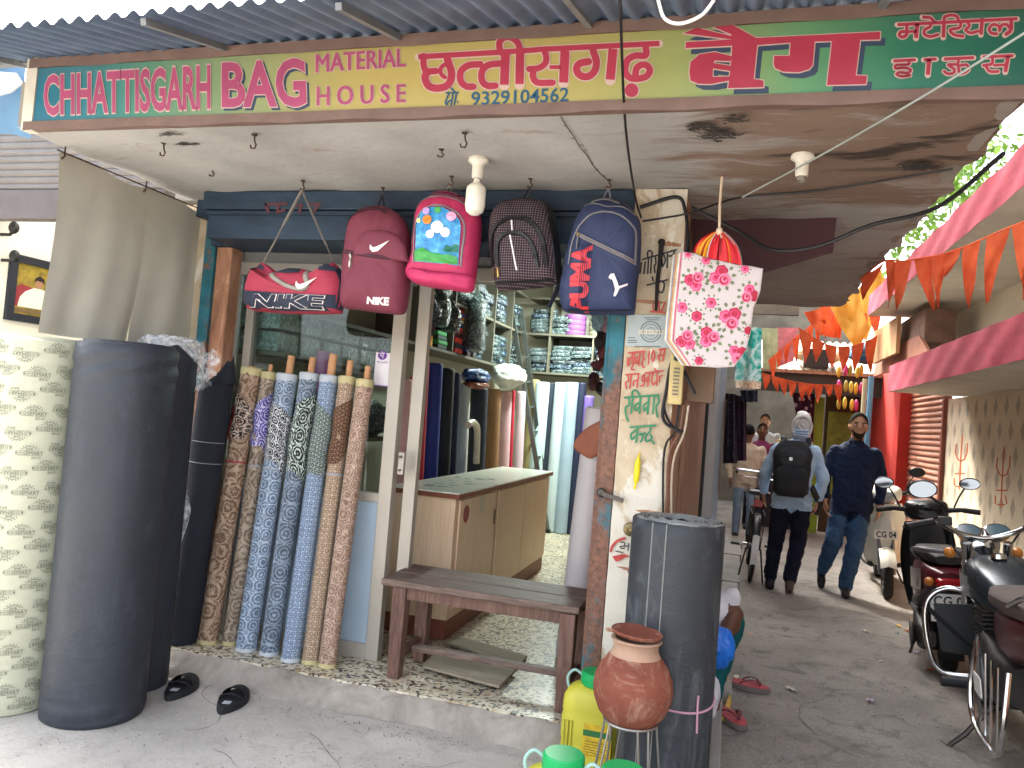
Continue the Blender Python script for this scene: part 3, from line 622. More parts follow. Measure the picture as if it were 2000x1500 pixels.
# logo print wrapped on the roll
def cyl(cx,cy,r): return lambda a,h:(cx+r*math.cos(a),cy+r*math.sin(a),h)
def cyltext(b,txt,cx,cy,r,a0,h0,hgt,flip=False,off=.0,asp=None):
    vs,fs,a_,_,_=text2d(txt,off,1); wd=hgt*(asp or a_); fn=cyl(cx,cy,r); out=[]
    for u,v in vs:
        if flip: u,v=1-u,1-v
        s=(u-.5)*wd; out.append(fn(a0+s/r,h0+(v-.5)*hgt))
    b.add(out,fs)
lb=B(); rr=.2068
for row in range(19):
    for k in range(7):
        a=R(-160)+k*R(34)+(row%2)*R(15); h=1.605-row*.0865-.022*(k%2); fl=bool((row+k)%2)
        if h<.04: continue
        s=-1 if fl else 1; cyltext(lb,'ROSEMARY',*c0,rr,a,h,.0150,fl,.0); cyltext(lb,'BAGS',*c0,rr,a+s*.13,h-s*.020,.0105,fl,.0); cyltext(lb,'RMB',*c0,rr,a,h+s*.0175,.0095,fl,.0)
        fn=cyl(*c0,rr)
        for rad,w_ in ((.026,.0022),):
            arc=[(rad*math.cos(t),rad*.75*math.sin(t)+.0105) for t in np.linspace(R(25),R(155),9)]
            for pol in ribbon(arc,w_,disc=False): lb.add([fn(a+s*x/rr,h+s*y) for x,y in pol],[(0,1,2,3)])
            for t in np.linspace(R(20),R(160),7):
                x,y=.0335*math.cos(t),.0255*math.sin(t)+.0105; lb.add([fn(a+s*(x+dx)/rr,h+s*(y+dy)) for dx,dy in ((-.002,-.002),(.002,-.002),(.002,.002),(-.002,.002))],[(0,1,2,3)])
        for dy in (-.0100,.0100): lb.add([fn(a+s*x/rr,h+s*(dy+e)) for x,e in ((-.05,-.0006),(0,-.0006),(.05,-.0006),(.05,.0006),(0,.0006),(-.05,.0006))],[(0,1,4,5),(1,2,3,4)])
obj('logo_print',lb,M('logo_ink','5f6153',.6,0,.1,30,0),cr,kind='stuff')
bk=thing('foam_roll','tall charcoal foam roll, front one beside cream roll','roll',(c1[0],c1[1],0))
def foldwob(t,h): return .004*math.sin(t*3+h)+(.026*math.sin((h-1.55)*75+math.sin(t+.6)*5)*math.sin((h-1.46)*14) if h>1.46 else 0)+(.012*math.sin(h*75+math.sin(t)*3) if h<.12 else 0)
bb=B(); prof=[(.20,.002),(.212,.01)]+[(.215,.01+i*.0165) for i in range(1,99)]+[(.212,1.655),(.2,1.662)]
bb.lathe(prof,(c1[0],c1[1],.0),(.0,.0,1),56,wob=foldwob); obj('body',bb,FOAM,bk,smooth=True,angle=70)
bb=B(); spiralcap(bb,(c1[0],c1[1],1.662),(0,0,1),.2,.03,7); obj('wound_edge',bb,FOAM,bk)
c2=(-2.755,3.235)
b2=thing('foam_roll','dark foam roll standing half hidden behind the charcoal one','roll',(c2[0],c2[1],0))
bb=B(); rollbody(bb,(c2[0],c2[1],.004),(c2[0],c2[1],1.69),.145,44,wobble=.006); obj('body',bb,FOAM2,b2,smooth=True); bb=B(); spiralcap(bb,(c2[0],c2[1],1.69),(0,0,1),.135,.03,6); obj('wound_edge',bb,FOAM2,b2)
# clear crumpled plastic on it
PLA=NT('clear_plastic'); _d=PLA.b; _d.inputs['Base Color'].default_value=(.80,.84,.86,1); PLA.set(.18,0,.6); _t=PLA.N('ShaderNodeBsdfTransparent'); _x=PLA.N('ShaderNodeMixShader'); _n=PLA.noise(16,6,.7); _r=PLA.ramp(_n,0,[(.40,(.12,.12,.12)),(.68,(.72,.72,.72))]); PLA.L(_r,0,_x,0); PLA.L(_t,0,_x,1); PLA.L(_d,0,_x,2); PLA.L(_x,0,PLA.o,0); MT['clear_plastic']=PLA.m
pl=thing('plastic_wrap','crumpled clear plastic wrap over top of the dark foam roll','plastic wrap',(c2[0],c2[1],1.66))
def crump(f,amp,seed):
    def g(u,v):
        p=np.array(f(u,v)); s=seed
        return p+amp*np.array([math.sin(u*19+v*7+s)*math.sin(v*23+s*2),math.sin(u*13-v*17+s*3),.8*math.sin(u*29+v*11+s)+.5*math.sin(v*37-u*9)])
    return g
def hoodf(u,v):
    a=R(-175)+u*R(250); r=.05+.105*min(1,v*1.6)+.04*max(0,v-.62); z=1.735-.03*v-(.20*(v-.6)/.4*(.55+.45*math.sin(u*9)) if v>.6 else 0)
    return (c2[0]+.02+r*math.cos(a),c2[1]+r*math.sin(a),z)
obj('hood',B().grid(crump(hoodf,.012,1.0),60,24),MT['clear_plastic'],pl,smooth=True,angle=180)
def flap(u,v):
    q=PT(345+u*85-18*v,690+v*75+10*math.sin(u*5),'Y',3.30); return q
obj('flap',B().grid(crump(flap,.012,2.2),22,18),MT['clear_plastic'],pl,smooth=True,angle=180)
def strip(u,v):
    a=[(352,770),(372,800),(366,860),(358,900),(372,990),(352,1070),(336,1150)]; i=min(int(v*6),5); t=v*6-i; x=a[i][0]*(1-t)+a[i+1][0]*t; y=a[i][1]*(1-t)+a[i+1][1]*t
    wd=(22,26,22,18,26,22,6); ww=wd[i]*(1-t)+wd[i+1]*t; return PT(x-ww+u*ww,y,'Y',3.36)
obj('hanging_strip',B().grid(crump(strip,.008,.4),6,40),MT['clear_plastic'],pl,smooth=True,angle=180)
# black cloth roll, leaning, with a peaked top
bp=PT(352,1242,'Z',.13); bp=np.array(PT(352,1242,'Y',3.56)); bp[2]=.125; tp=PT(424,745,'Y',3.59)
cl=thing('cloth_roll','thick black cloth roll leaning beside patterned rolls, tied twice','roll',bp)
BLKC=M('black_cloth','1c2029',.85,0,.2,4,.35,90)
bb=B(); rollbody(bb,bp,tp,.088,36,wobble=.03,dent=.02,seed=2); obj('body',bb,BLKC,cl,smooth=True,angle=80)
def peak(u,v):
    a=u*2*math.pi; r=.088*(1-v*.75); q=Vector(tp)+Vector((.02+.045*v+r*math.cos(a),r*math.sin(a)*.9,-.01+v*(.10+.05*math.cos(a)+.02*math.sin(a*3)))); return q
obj('gathered_top',B().grid(peak,24,8),BLKC,cl,smooth=True,angle=80)
d=Vector(tp)-Vector(bp)
for t in (.685,.765): obj('tie_band',B().lathe([(.0905,0),(.0925,.002),(.0905,.004)],Vector(bp)+d*t,d,36),M('tie_pale','8f949c',.3),cl,smooth=True)
# ---- seven patterned fabric rolls
def pat(name,kind,cols,sc):
    n=NT(name); co=n.co('UV',(sc,sc,sc)); wob=n.noise(3,3,.6,co,0); ad=n.N('ShaderNodeVectorMath',operation='MULTIPLY_ADD'); n.L(wob,1,ad,0); ad.inputs[1].default_value=(.35 if kind in 'SL' else .06,)*3; n.L(co,0,ad,2)
    v=n.N('ShaderNodeTexVoronoi',feature='F1'); v.inputs['Scale'].default_value=1; v.inputs['Randomness'].default_value={'R':.12,'S':.8,'D':.05,'F':.25,'L':.6}[kind]; n.L(ad,0,v,'Vector')
    e=n.N('ShaderNodeTexVoronoi',feature='DISTANCE_TO_EDGE'); e.inputs['Scale'].default_value=1; e.inputs['Randomness'].default_value=v.inputs['Randomness'].default_value; n.L(ad,0,e,'Vector')
    s=n.math('SINE',n.math('MULTIPLY',(v,'Distance'),{'R':34,'S':24,'D':14,'F':26,'L':30}[kind]))
    fine=n.N('ShaderNodeTexVoronoi',feature='F1'); fine.inputs['Scale'].default_value=7; n.L(ad,0,fine,'Vector')
    fs=n.math('SINE',n.math('MULTIPLY',(fine,'Distance'),11)); t=n.math('ADD',n.math('MULTIPLY',s,.5),n.math('MULTIPLY',fs,.42)); t=n.math('MULTIPLY_ADD',t,.5,.5)
    er=n.ramp(e,0,[(.02,(.35,.35,.35)),(.06,(0,0,0))]); t=n.math('ADD',t,er)
    r=n.ramp(t,0,[(.22,lin(cols[0])),(.5,lin(cols[1])),(.80,lin(cols[2]))]); big=n.noise(1.2,3,.5,co); br=n.ramp(big,0,[(.35,(.78,.76,.74)),(.65,(1.1,1.1,1.1))]); n.col(n.mix(1.,r,br,'MULTIPLY'))
    wv=n.noise(400,2,.5,n.co('UV')); n.bump(wv,0,.25,.002); n.set(.75,0,.3); MT[name]=n.m; return n.m
fab=[((403,1254),(491,723),.054,pat('fab_a','S',('66503f','8f7560','b59f88'),11),'7c2430','brown snakeskin patterned roll with red and black end flap',1,.0),
 ((440,1260),(525,731),.042,pat('fab_b','L',('6d5e51','928270','b0a18e'),9),'34399a','taupe scroll patterned roll with blue and violet end flap',1,.03),
 ((478,1269),(561,735),.056,pat('fab_c','F',('55647a','7d91a8','aebcca'),15),'11141c','pale blue floral fabric roll with black and white flowered flap',0,.0),
 ((523,1277),(604,733),.050,pat('fab_d','R',('4b5663','6a7888','929fac'),9.5),'12161a','slate fabric roll with ring medallions and green ringed flap',0,.0),
 ((565,1290),(643,738),.048,pat('fab_e','D',('56667c','7889a0','9fb0c4'),42),'222a30','fine dotted blue-grey fabric roll between ring and beige rolls',0,.0),
 ((604,1294),(678,740),.043,pat('fab_f','D',('7a6451','9a826c','b8a58f'),40),'35201a','beige dotted fabric roll with dark brown folded end',1,.0),
 ((637,1301),(713,746),.046,pat('fab_g','L',('7d6353','9d8270','b9a392'),16),None,'pinkish brown scroll patterned roll, rightmost by the door',1,.0)]
CARD=M('cardboard_tube','b98a63',.8,0,.1,12,.15,80); YELP=M('cap_paper_yellow','b5aa7c',.6); WHTP=M('cap_paper_white','adb3b8',.6)
flapmats=[pat('flap_a','S',('14100f','3a2a26','d8c7b6'),12),pat('flap_b','R',('2b2f86','6a5fae','d5d2e6'),8),pat('flap_c','F',('0f1218','1a1f28','e6eaec'),18),pat('flap_d','R',('0e1416','24352c','cfdcd2'),10),pat('flap_e','D',('1f2a2a','46554f','a9b5ad'),40),pat('flap_f','D',('24120e','4d2a20','8f7358'),36)]
for i,(bpx,tpx,r,m,fc,lab,yel,dy) in enumerate(fab):
    p=Vector(PT(*bpx,'Z',.125)); p.y+=dy+.01; q=Vector(PT(*tpx,'Y',3.735+dy)); t_=thing('fabric_roll',lab,'fabric roll',p,group='patterned fabric rolls')
    bb=B(); rollbody(bb,p,q,r,28,wobble=.012,seed=i); obj('body',bb,m,t_,smooth=True,angle=80)
    cm=YELP if yel else WHTP; ax=(q-p).normalized(); L=(q-p).length
    bb=B(); bb.lathe([(r*.5,-.004),(r*1.04,-.006),(r*1.06,.002),(r*1.02,.012),(r*1.005,.016)],p,ax,24,wob=lambda t,h:.03*math.sin(t*5+i)); obj('bottom_cap',bb,cm,t_,smooth=True)
    bb=B(); bb.lathe([(r*1.02,-.03),(r*1.05,-.012),(r*1.08,.004),(r*.98,.012),(r*.4,.012),(.0,.012)],q,ax,24,wob=lambda t,h:.025*math.sin(t*6+i)); obj('top_cap',bb,cm,t_,smooth=True)
    rc=(.022,.012,.020,.018,.022,.017,.016)[i]; hc=(.02,.055,.115,.10,.13,.10,.085)[i]
    bb=B(); o=q+Vector((r*.15,.0,0)); bb.lathe([(rc,-.05),(rc,hc),(rc*.72,hc),(rc*.72,-.02)],o,ax,16); obj('core_tube',bb,CARD,t_,smooth=True)
    if fc:
        def fl_(u,v):
            a=R(-40)+u*R(262); lo=L-.46+.10*math.sin(u*2.6+i)+.03*math.sin(u*9+i); hi=L-.06-.20*u if i%2==0 else L-.22+.14*u
            h=lo+(hi-lo)*v; rr=r*1.025+.003+.004*math.sin(v*7+u*5+i); s1=ax.cross(Vector((0,1,0))).normalized(); s2=ax.cross(s1)
            return p+ax*h+s1*(math.cos(a)*rr)+s2*(math.sin(a)*rr)
        bb=B(); bb.grid(fl_,30,14,0,(.34,.4)); obj('end_flap',bb,flapmats[i],t_,smooth=True,angle=80)
        if i==0:
            bb=B(); bb.grid(lambda u,v:fl_(u*.2,v*.6)+Vector((-.010,-.008,0)),6,8); obj('red_edge',bb,M('flap_red','9a2b35',.7),t_,smooth=True)
    if i not in (6,):
        bb=B(); bb.lathe([(r*1.03,0),(r*1.06,.004),(r*1.03,.010)],p+ax*(L-.52),ax,24); obj('tie_band',bb,M('tie_red','a03a44',.5) if i==0 else M('tie_pale'),t_,smooth=True)
# ---- a pair of black slippers
def slipper(cx,cy,ang,label,kind,group,z=.006,sole=M('slipper_black','1d1f22',.7,0,.15,20,.3,120),L=.27,W=.10):
    t=thing('slipper',label,'slipper',(cx,cy,z),group,(0,0,ang))
    out=[]; 
    for k in range(28):
        a=2*math.pi*k/28; x=math.cos(a)*L/2; w=W/2*(1.0+.16*math.cos(a)-.10*math.cos(2*a)) ; out.append((x,math.sin(a)*w,0))
    b=B(); b.prism([Vector((p[0],p[1],-.006)) for p in out],(0,0,.0285)); obj('sole',b,sole if kind!='thong' else M('rubber_grey','6a5f5c',.8),t,bevel=.004,local=True)
    b=B(); b.prism([Vector((p[0]*.94,p[1]*.93,.0225)) for p in out],(0,0,.005)); obj('footbed',b,sole if kind!='thong' else M('rubber_red','a8434a',.75,0,.15,14,.2,80),t,local=True)
    if kind!='thong':
        hw=lambda x:W/2*1.02*max(0.,1-(abs(x)/(L/2))**2.6)**.5
        b=B()
        for dz in (0,.005): b.grid(lambda u,v:(.0+.085*v,(2*u-1)*hw(.085*v),.022+dz+.048*(1-(2*u-1)**2)**.6*(1-.35*v)),18,8); obj('upper',b,sole,t,smooth=True,local=True)
        b=B(); b.tube([(-.015,-W*.49,.024),(-.03,-W*.38,.045),(-.035,-.0,.058),(-.03,W*.38,.045),(-.015,W*.49,.024)],.009,8,flat=.5); obj('back_strap',b,sole,t,smooth=True,local=True)
        b=B(); b.box(-.085,-.05,-.018,.018,.0276,.0284); obj('size_patch',b,M('patch_white','b9bdc2',.6),t,local=True)
    else:
        b=B()
        for s in (-1,1): b.tube(spline([(.075,0,.03),(.05,s*W*.2,.055),(.0,s*W*.42,.05),(-.035,s*W*.46,.028)],5),.0075,8,flat=.55)
        b.tube([(.075,0,.03),(.077,0,.045)],.006,8); obj('thong_strap',b,M('rubber_maroon','6e3338',.7),t,smooth=True,local=True)
    return t
for h_,t_,lab in (((346,1360),(398,1314),'black open slipper nearer the foam roll'),((448,1386),(494,1336),'black strapped slipper further right before the step')):
    a_=PT(*h_,'Z',.01); e_=PT(*t_,'Z',.03); slipper((a_[0]+e_[0])/2,(a_[1]+e_[1])/2-.07,math.atan2(e_[1]-a_[1],e_[0]-a_[0]),lab,'strap','black slippers before the step',z=.012,W=.115)

# blue tarp and pale sheet between awning and neighbour shutter
b=B(); b.grid(lambda u,v:PT(-160+u*215,95+v*170,'Y',3.05+.1*v)+np.array([0,.02*math.sin(u*9+v*5),.01*math.sin(u*17)]),16,10); obj('blue_tarp',b,M('tarp_slate','4f7390',.6,0,.15,4,.2),smooth=True,label='slate blue tarp stretched left of the signboard',cat='tarp',angle=180)
b=B(); b.prism([Vector(PT(x,y,'Y',2.98)) for x,y in ((-60,135),(30,142),(42,162),(20,180),(-60,200))],(0,.01,0)); obj('pale_sheet',b,M('sheet_pale','a9adb0',.6),label='pale grey sheet scrap on the slate blue tarp',cat='sheet')
# ================================================================ bags hanging from the soffit
class Puff:
    "cushion shape traced as an outline in the plane Y=yc, bulging towards and away from the street"
    def __init__(s,px,yc,tf,tb,p=3.2,cen=None,mapf=None):
        s.px=[np.array(q,float) for q in px]; s.yc=yc; s.tf=tf; s.tb=tb; s.p=p
        s.c=np.array(cen,float) if cen is not None else sum(s.px)/len(s.px)
    def rad(s,q):
        d=np.array(q,float)-s.c; l=np.linalg.norm(d)
        if l<1e-6: return 0.
        best=0
        for a,b in zip(s.px,s.px[1:]+s.px[:1]):
            e=b-a; den=d[0]*e[1]-d[1]*e[0]
            if abs(den)<1e-9: continue
            t=((a[0]-s.c[0])*e[1]-(a[1]-s.c[1])*e[0])/den; k=((a[0]-s.c[0])*d[1]-(a[1]-s.c[1])*d[0])/den
            if t>0 and -1e-6<=k<=1+1e-6: best=max(best,1/t)
        return best
    def prof(s,r): return max(0.,1-min(r,1)**s.p)**(1/s.p*1.4)
    def front(s,x,y,lift=0):
        P=PT(x,y,'Y',s.yc); r_=s.rad((x,y)); wk=min(1.,s.tf/.08); h=s.tf*s.prof(r_)+lift+wk*(.010*_nz.noise(Vector((x*.028,y*.022,s.yc*9)))+.006*_nz.noise(Vector((x*.075,y*.05,3.3)))+.004*(1-2*abs(_nz.noise(Vector((x*.05+y*.09,y*.03-x*.02,7.7))))))*min(1.,(1.02-min(r_,1))*8)
        return P+np.array([0,-h,0])
    def body(s,b,mi=0):
        N=len(s.px); ks=[1,.985,.96,.92,.86,.78,.66,.5,.3]; rings=[]
        for sgn in (0,1):
            rr=ks if sgn==0 else ks[1:]
            for k in rr:
                ring=[]
                for q in s.px:
                    x,y=s.c+(q-s.c)*k
                    if sgn==0: ring.append(s.front(x,y))
                    else: ring.append(PT(x,y,'Y',s.yc)+np.array([0,s.tb*s.prof(k),0]))
                rings.append(ring)
        nf=len(ks); base=len(b.v); vs=[v for r in rings for v in r]+[s.front(*s.c),PT(*s.c,'Y',s.yc)+np.array([0,s.tb,0])]
        fs=[]
        def strip(i,j):
            for k in range(N): fs.append((i*N+k,i*N+(k+1)%N,j*N+(k+1)%N,j*N+k))
        for i in range(nf-1): strip(i,i+1)
        strip(0,nf)
        for i in range(nf,len(rings)-1): strip(i,i+1)
        c1_=len(rings)*N
        for k in range(N): fs.append(((nf-1)*N+k,(nf-1)*N+(k+1)%N,c1_)); fs.append(((len(rings)-1)*N+(k+1)%N,(len(rings)-1)*N+k,c1_+1))
        b.add(vs,fs,mi); return b
    def decal(s,b,poly,lift=.004,mi=0,cen=None,K=5):
        if K==0:
            b.add([s.front(*p,lift) for p in poly],[tuple(range(len(poly)))],mi); return
        q=[np.array(p,float) for p in poly]; c=np.array(cen,float) if cen is not None else sum(q)/len(q); N=len(q)
        vs=[s.front(*(c+(p-c)*k/K),lift) for k in range(K,0,-1) for p in q]+[s.front(*c,lift)]
        fs=[(i*N+k,i*N+(k+1)%N,(i+1)*N+(k+1)%N,(i+1)*N+k) for i in range(K-1) for k in range(N)]+[((K-1)*N+k,(K-1)*N+(k+1)%N,K*N) for k in range(N)]
        b.add(vs,fs,mi)
    def line(s,b,pts,wd,lift=.005,mi=0,k=6,sp=True):
        "raised band following the surface; wd in px"
        q=spline(pts,k) if sp else [np.array(p,float) for p in pts]
        vs=[]
        for i,p in enumerate(q):
            d=q[min(i+1,len(q)-1)]-q[max(i-1,0)]; n=np.array([-d[1],d[0]])/max(np.linalg.norm(d),1e-6)*wd/2
            for f,l in ((-1,0),(-.7,lift),(.7,lift),(1,0)): vs.append(s.front(*(p+n*f),l+.0012))
        fs=[(i*4+k,i*4+k+1,i*4+k+5,i*4+k+4) for i in range(len(q)-1) for k in range(3)]
        b.add(vs,fs,mi)
    def text(s,b,t,q,lift,off=.02,shear=0,res=3):
        vs,fs,_,_,_=text2d(t,off,res,shear); qm=quadmap(q); b.add([s.front(*qm(u,v),lift) for u,v in vs],fs)
def rs(px,n=72):
    "resample a closed outline smoothly"
    q=px+px[:3]; sp=spline([px[-1]]+px+px[:2],6)[6:-6]
    return [tuple(v) for v in sp]
def hookat(x,y,parent,drop=.05,nm='hook'):
    p=PT(x,y,'Z',S); b=B(); b.lathe([(0,0),(.011,0),(.011,.004),(0,.004)],(p[0],p[1],S-.007),n=10); b.tube([(p[0],p[1],S),(p[0]+.003,p[1],S-drop*.5),(p[0]+.012,p[1],S-drop*.8),(p[0],p[1],S-drop),(p[0]-.012,p[1],S-drop*.85)],.004,6)
    obj(nm,b,RUSTW,parent,smooth=True); return p
BY=3.30
def c_(pts,off,sc): return [(p[0]/sc+off[0],p[1]/sc+off[1]) for p in pts]
# --- duffel
o1=lambda *p:c_(p,(480,340),5.357)
df=thing('duffel_bag','red and navy sports duffel bag hanging by long grey strap','bag',PT(575,605,'Y',BY),group='bags hanging in a row')
out=o1((170,925),(200,985),(240,1075),(350,1040),(500,995),(640,1003),(720,1028),(855,1000),(870,950),(920,925),(980,990),(1038,1130),(1030,1290),(1003,1430),(950,1462),(500,1462),(120,1437),(30,1385),(22,1240),(55,1090),(110,975))
REDF=M('fabric_crimson','9c3145',.7,0,.08,6,.25,220); NAVF=M('fabric_navy','262d3d',.75,0,.1,6,.25,220); GREYW=M('webbing_grey','8d8880',.8,0,.1,20,.4,260); WPR=M('print_white','e2d8d6',.6,0,.04,9,0)
PF=Puff(rs(out),BY,.095,.07,3.6,cen=o1((520,1240))[0]); b=B(); PF.body(b); obj('body',b,REDF,df,smooth=True)
b=B(); PF.decal(b,o1((40,1235),(250,1262),(500,1285),(760,1292),(1005,1285),(995,1420),(950,1452),(500,1452),(130,1428),(38,1380)),.008,K=14); obj('lower_panel',b,NAVF,df,smooth=True)
b=B(); PF.decal(b,o1((365,1052),(500,1003),(640,1010),(650,1060),(520,1075)),.008); obj('top_zip_panel',b,NAVF,df,smooth=True)
for pts in (((165,935),(200,980),(195,1005),(120,985)),((860,1000),(872,955),(920,932),(975,990),(985,1040),(860,1040))):
    b=B(); PF.decal(b,o1(*pts),.009,K=6); obj('corner_tab',b,NAVF,df,smooth=True)
for e in (((25,1380),(25,1220),(60,1095),(115,980)),((980,995),(1035,1130),(1025,1290),(1000,1430))):
    b=B(); PF.line(b,o1(*e),5,.004); obj('piping',b,NAVF,df,smooth=True)
b=B(); PF.line(b,o1((330,1050),(420,1130),(560,1210),(690,1240),(745,1215),(735,1120),(705,1030)),9,.012); obj('carry_handle',b,GREYW,df,smooth=True)
SW=[(415,600),(408,650),(438,690),(500,680),(640,555),(500,622),(455,637),(432,625)]
swo=lambda ox,oy,s:[((x-408)*s+ox,(y-555)*s+oy) for x,y in SW]
b=B(); PF.decal(b,c_(swo(648,1118,.94),(480,340),5.357),.016,K=0); obj('swoosh_print',b,WPR,df)
b=B(); qn=o1((225,1290),(945,1305),(905,1450),(135,1420)); PF.text(b,'NIKE',qn,.0180,.05,.0); obj('outline_lettering',b,WPR,df,kind='stuff')
b=B(); vs,fs,_,mn,mx=text2d('NIKE',.026); r0=text2d('NIKE',.05); raw=(vs*(mx-mn)+mn-r0[3])/(r0[4]-r0[3]); qm=quadmap(qn); b.add([PF.front(*qm(u,v),.0205) for u,v in raw],fs); obj('letter_fill',b,NAVF,df,kind='stuff')
hp=hookat(592,352,df,.05); kn=Vector((hp[0],hp[1],S-.05))
for x,y in ((515,512),(652,512)):
    e=Vector(PT(x,y,'Y',BY)); b=B(); m=(kn+e)/2+Vector((0,.0,-.01)); pts=spline([kn,kn*.6+e*.4,e*.7+kn*.3,e],6); b.tube(pts,[.012]*8+[.007]*(len(pts)-8) if x<600 else [.013]*(len(pts)-5)+[.006]*5,8,flat=.3); obj('shoulder_strap',b,GREYW,df,smooth=True)
# --- maroon backpack
def pack(name,label,out,off,sc,mat,tf,tb,hook,p=3.4,loop=True,yc=BY,cen=None,lc='8a8a8a'):
    o=[(x/sc+off[0],y/sc+off[1]) for x,y in out]; x0=sum(q[0] for q in o)/len(o); y1=max(q[1] for q in o)
    t=thing(name,label,'bag',PT(x0,y1,'Y',yc),group='bags hanging in a row'); P_=Puff(rs(o),yc,tf,tb,p,cen); b=B(); P_.body(b); obj('body',b,mat,t,smooth=True)
    h=hookat(hook[0],hook[1],t,.045); top=min(o,key=lambda q:q[1]); e=Vector(PT(top[0]+4,top[1]+3,'Y',yc)); k=Vector((h[0],h[1],S-.045))
    b=B()
    for dx in (-.012,.012): b.tube([k,k*.5+e*.5+Vector((dx,0,0)),e+Vector((dx*1.4,0,0))],.005,6,flat=.5)
    obj('hanging_loop',b,M('loop_'+lc,lc,.7),t,smooth=True)
    return t,P_,(lambda *p:c_(p,off,sc))
MAR=M('fabric_maroon','6f3040',.72,0,.08,7,.3,200); MARD=M('fabric_maroon_dark','44202c',.75,0,.1,8,.2,200)
t,P_,o=pack('backpack','maroon backpack with white tick logo second from left',[(480,140),(600,160),(700,220),(780,300),(820,420),(845,560),(850,760),(840,1000),(820,1230),(765,1400),(600,1398),(420,1380),(240,1352),(75,1320),(78,1100),(95,850),(112,620),(150,400),(210,270),(320,180)],(660,380),6.,MAR,.11,.07,(748,365),lc='2c2a33')
b=B(); PP=Puff(c_([(170,730),(185,600),(230,490),(320,430),(440,412),(600,428),(720,495),(790,610),(830,790)],(660,380),6.),BY-.096,.03,.0,2.6); PP.body(b); upk=obj('upper_pocket',b,MAR,t,smooth=True)
b=B(); P_.line(b,o((150,708),(350,750),(600,790),(850,802)),7,.006); obj('zip_band',b,MARD,t,smooth=True)
b=B(); P_.line(b,o((330,245),(420,215),(540,212),(655,252)),8,.014); obj('grab_handle',b,MARD,t,smooth=True)
b=B(); P_.line(b,o((150,420),(240,300),(340,235)),2.2,.004); obj('piping',b,MARD,t,smooth=True)
PULL=M('zip_pull','a9a29c',.35,.6)
for a in (((270,745),(278,800),(262,905)),((135,700),(115,780),(108,870))):
    b=B(); P_.line(b,o(*a),4.5,.012); obj('zip_pull',b,PULL,t)
b=B(); q=c_(swo(408,555,1.0),(660,380),6.); PP.decal(b,q,.006,K=0); obj('tick_logo',b,WPR,upk)
b=B(); P_.text(b,'NIKE',o((450,1235),(705,1245),(675,1332),(420,1310)),.005,.05); obj('lettering',b,WPR,t,kind='stuff')
# --- pink school bag
PKF=M('fabric_pink','b62f5c',.6,0,.07,7,.25,180); PKD=M('fabric_mauve','7d4a5e',.7,0,.1,8,.2,180); PIP=M('piping_grey','8a7d85',.6)
t,P_,o=pack('backpack','bright pink school backpack with balloon landscape panel',[(380,255),(480,222),(620,240),(720,290),(800,340),(870,450),(900,560),(892,760),(868,960),(850,1100),(822,1290),(770,1390),(520,1360),(200,1310),(62,1232),(45,1170),(80,1060),(110,1000),(135,700),(160,480),(210,370),(290,300)],(790,340),6.,PKF,.11,.06,(882,343),lc='7d7a74')
b=B(); P_.decal(b,o((230,1080),(245,650),(300,520),(430,465),(560,475),(680,530),(750,620),(760,700),(742,900),(718,1125),(480,1105)),.010,cen=o((490,800))[0],K=9)
def _sky(n):
    a=n.noise(24,4,.6); n.col(n.ramp(a,0,[(.35,lin('1f6fb0')),(.6,lin('3f9bd0')),(.75,lin('8fd0e6'))])); n.set(.3,0,.5)
obj('picture_panel',b,mk('print_sky',_sky),t,smooth=True)
for nm,c,poly in (('balloon_print','e0852f',circ((385,615),52)),('balloon_print','e6a7cc',circ((660,580),55)),('balloon_print','4aa65a',circ((505,505),40)),('balloon_print','b79ad2',circ((370,515),42)),('balloon_print','e3df9a',circ((280,620),28)),('cloud_print','e9eef2',circ((500,700),70)),('cloud_print','dfe6ee',circ((590,760),55)),('cloud_print','e9eef2',circ((420,780),48)),('hill_print','3f9a4a',[(235,1075),(240,960),(330,930),(440,990),(640,1010),(720,1040),(716,1118),(480,1100)]),('lake_print','2a86b8',[(470,1040),(560,990),(700,960),(730,990),(640,1060)]),('tree_print','1f6d5a',[(560,960),(600,900),(660,920),(690,890),(735,900),(730,985),(600,990)])):
    b=B(); P_.decal(b,c_(poly,(790,340),6.),.0150 if 'hill' not in nm else .0165,K=5); obj(nm,b,M('pr_'+c,c,.4,0,.15,30,0),t)
for pts,wd in ((((205,1085),(218,680),(280,520),(420,445),(570,455),(700,520),(775,620),(785,760),(755,1000),(735,1130)),4),(((160,480),(220,380),(330,330),(560,330),(760,400),(850,520)),2.5),(((150,1000),(165,700),(180,480)),3)):
    b=B(); P_.line(b,o(*pts),wd,.006); obj('piping',b,PIP,t,smooth=True)
b=B(); P_.line(b,o((300,310),(420,290),(560,300),(700,330),(800,400)),6,.004); obj('top_gusset',b,PKD,t,smooth=True)
b=B(); P_.line(b,o((385,262),(480,235),(600,250),(690,292)),6,.02); obj('grab_handle',b,PKD,t,smooth=True)
PB=Puff(rs(c_([(80,1110),(400,1150),(780,1190),(820,1290),(765,1380),(520,1352),(200,1300),(65,1225)],(790,340),6.)),BY-.055,.075,.0,3.0); b=B(); PB.body(b); obj('bottom_pocket',b,PKF,t,smooth=True)
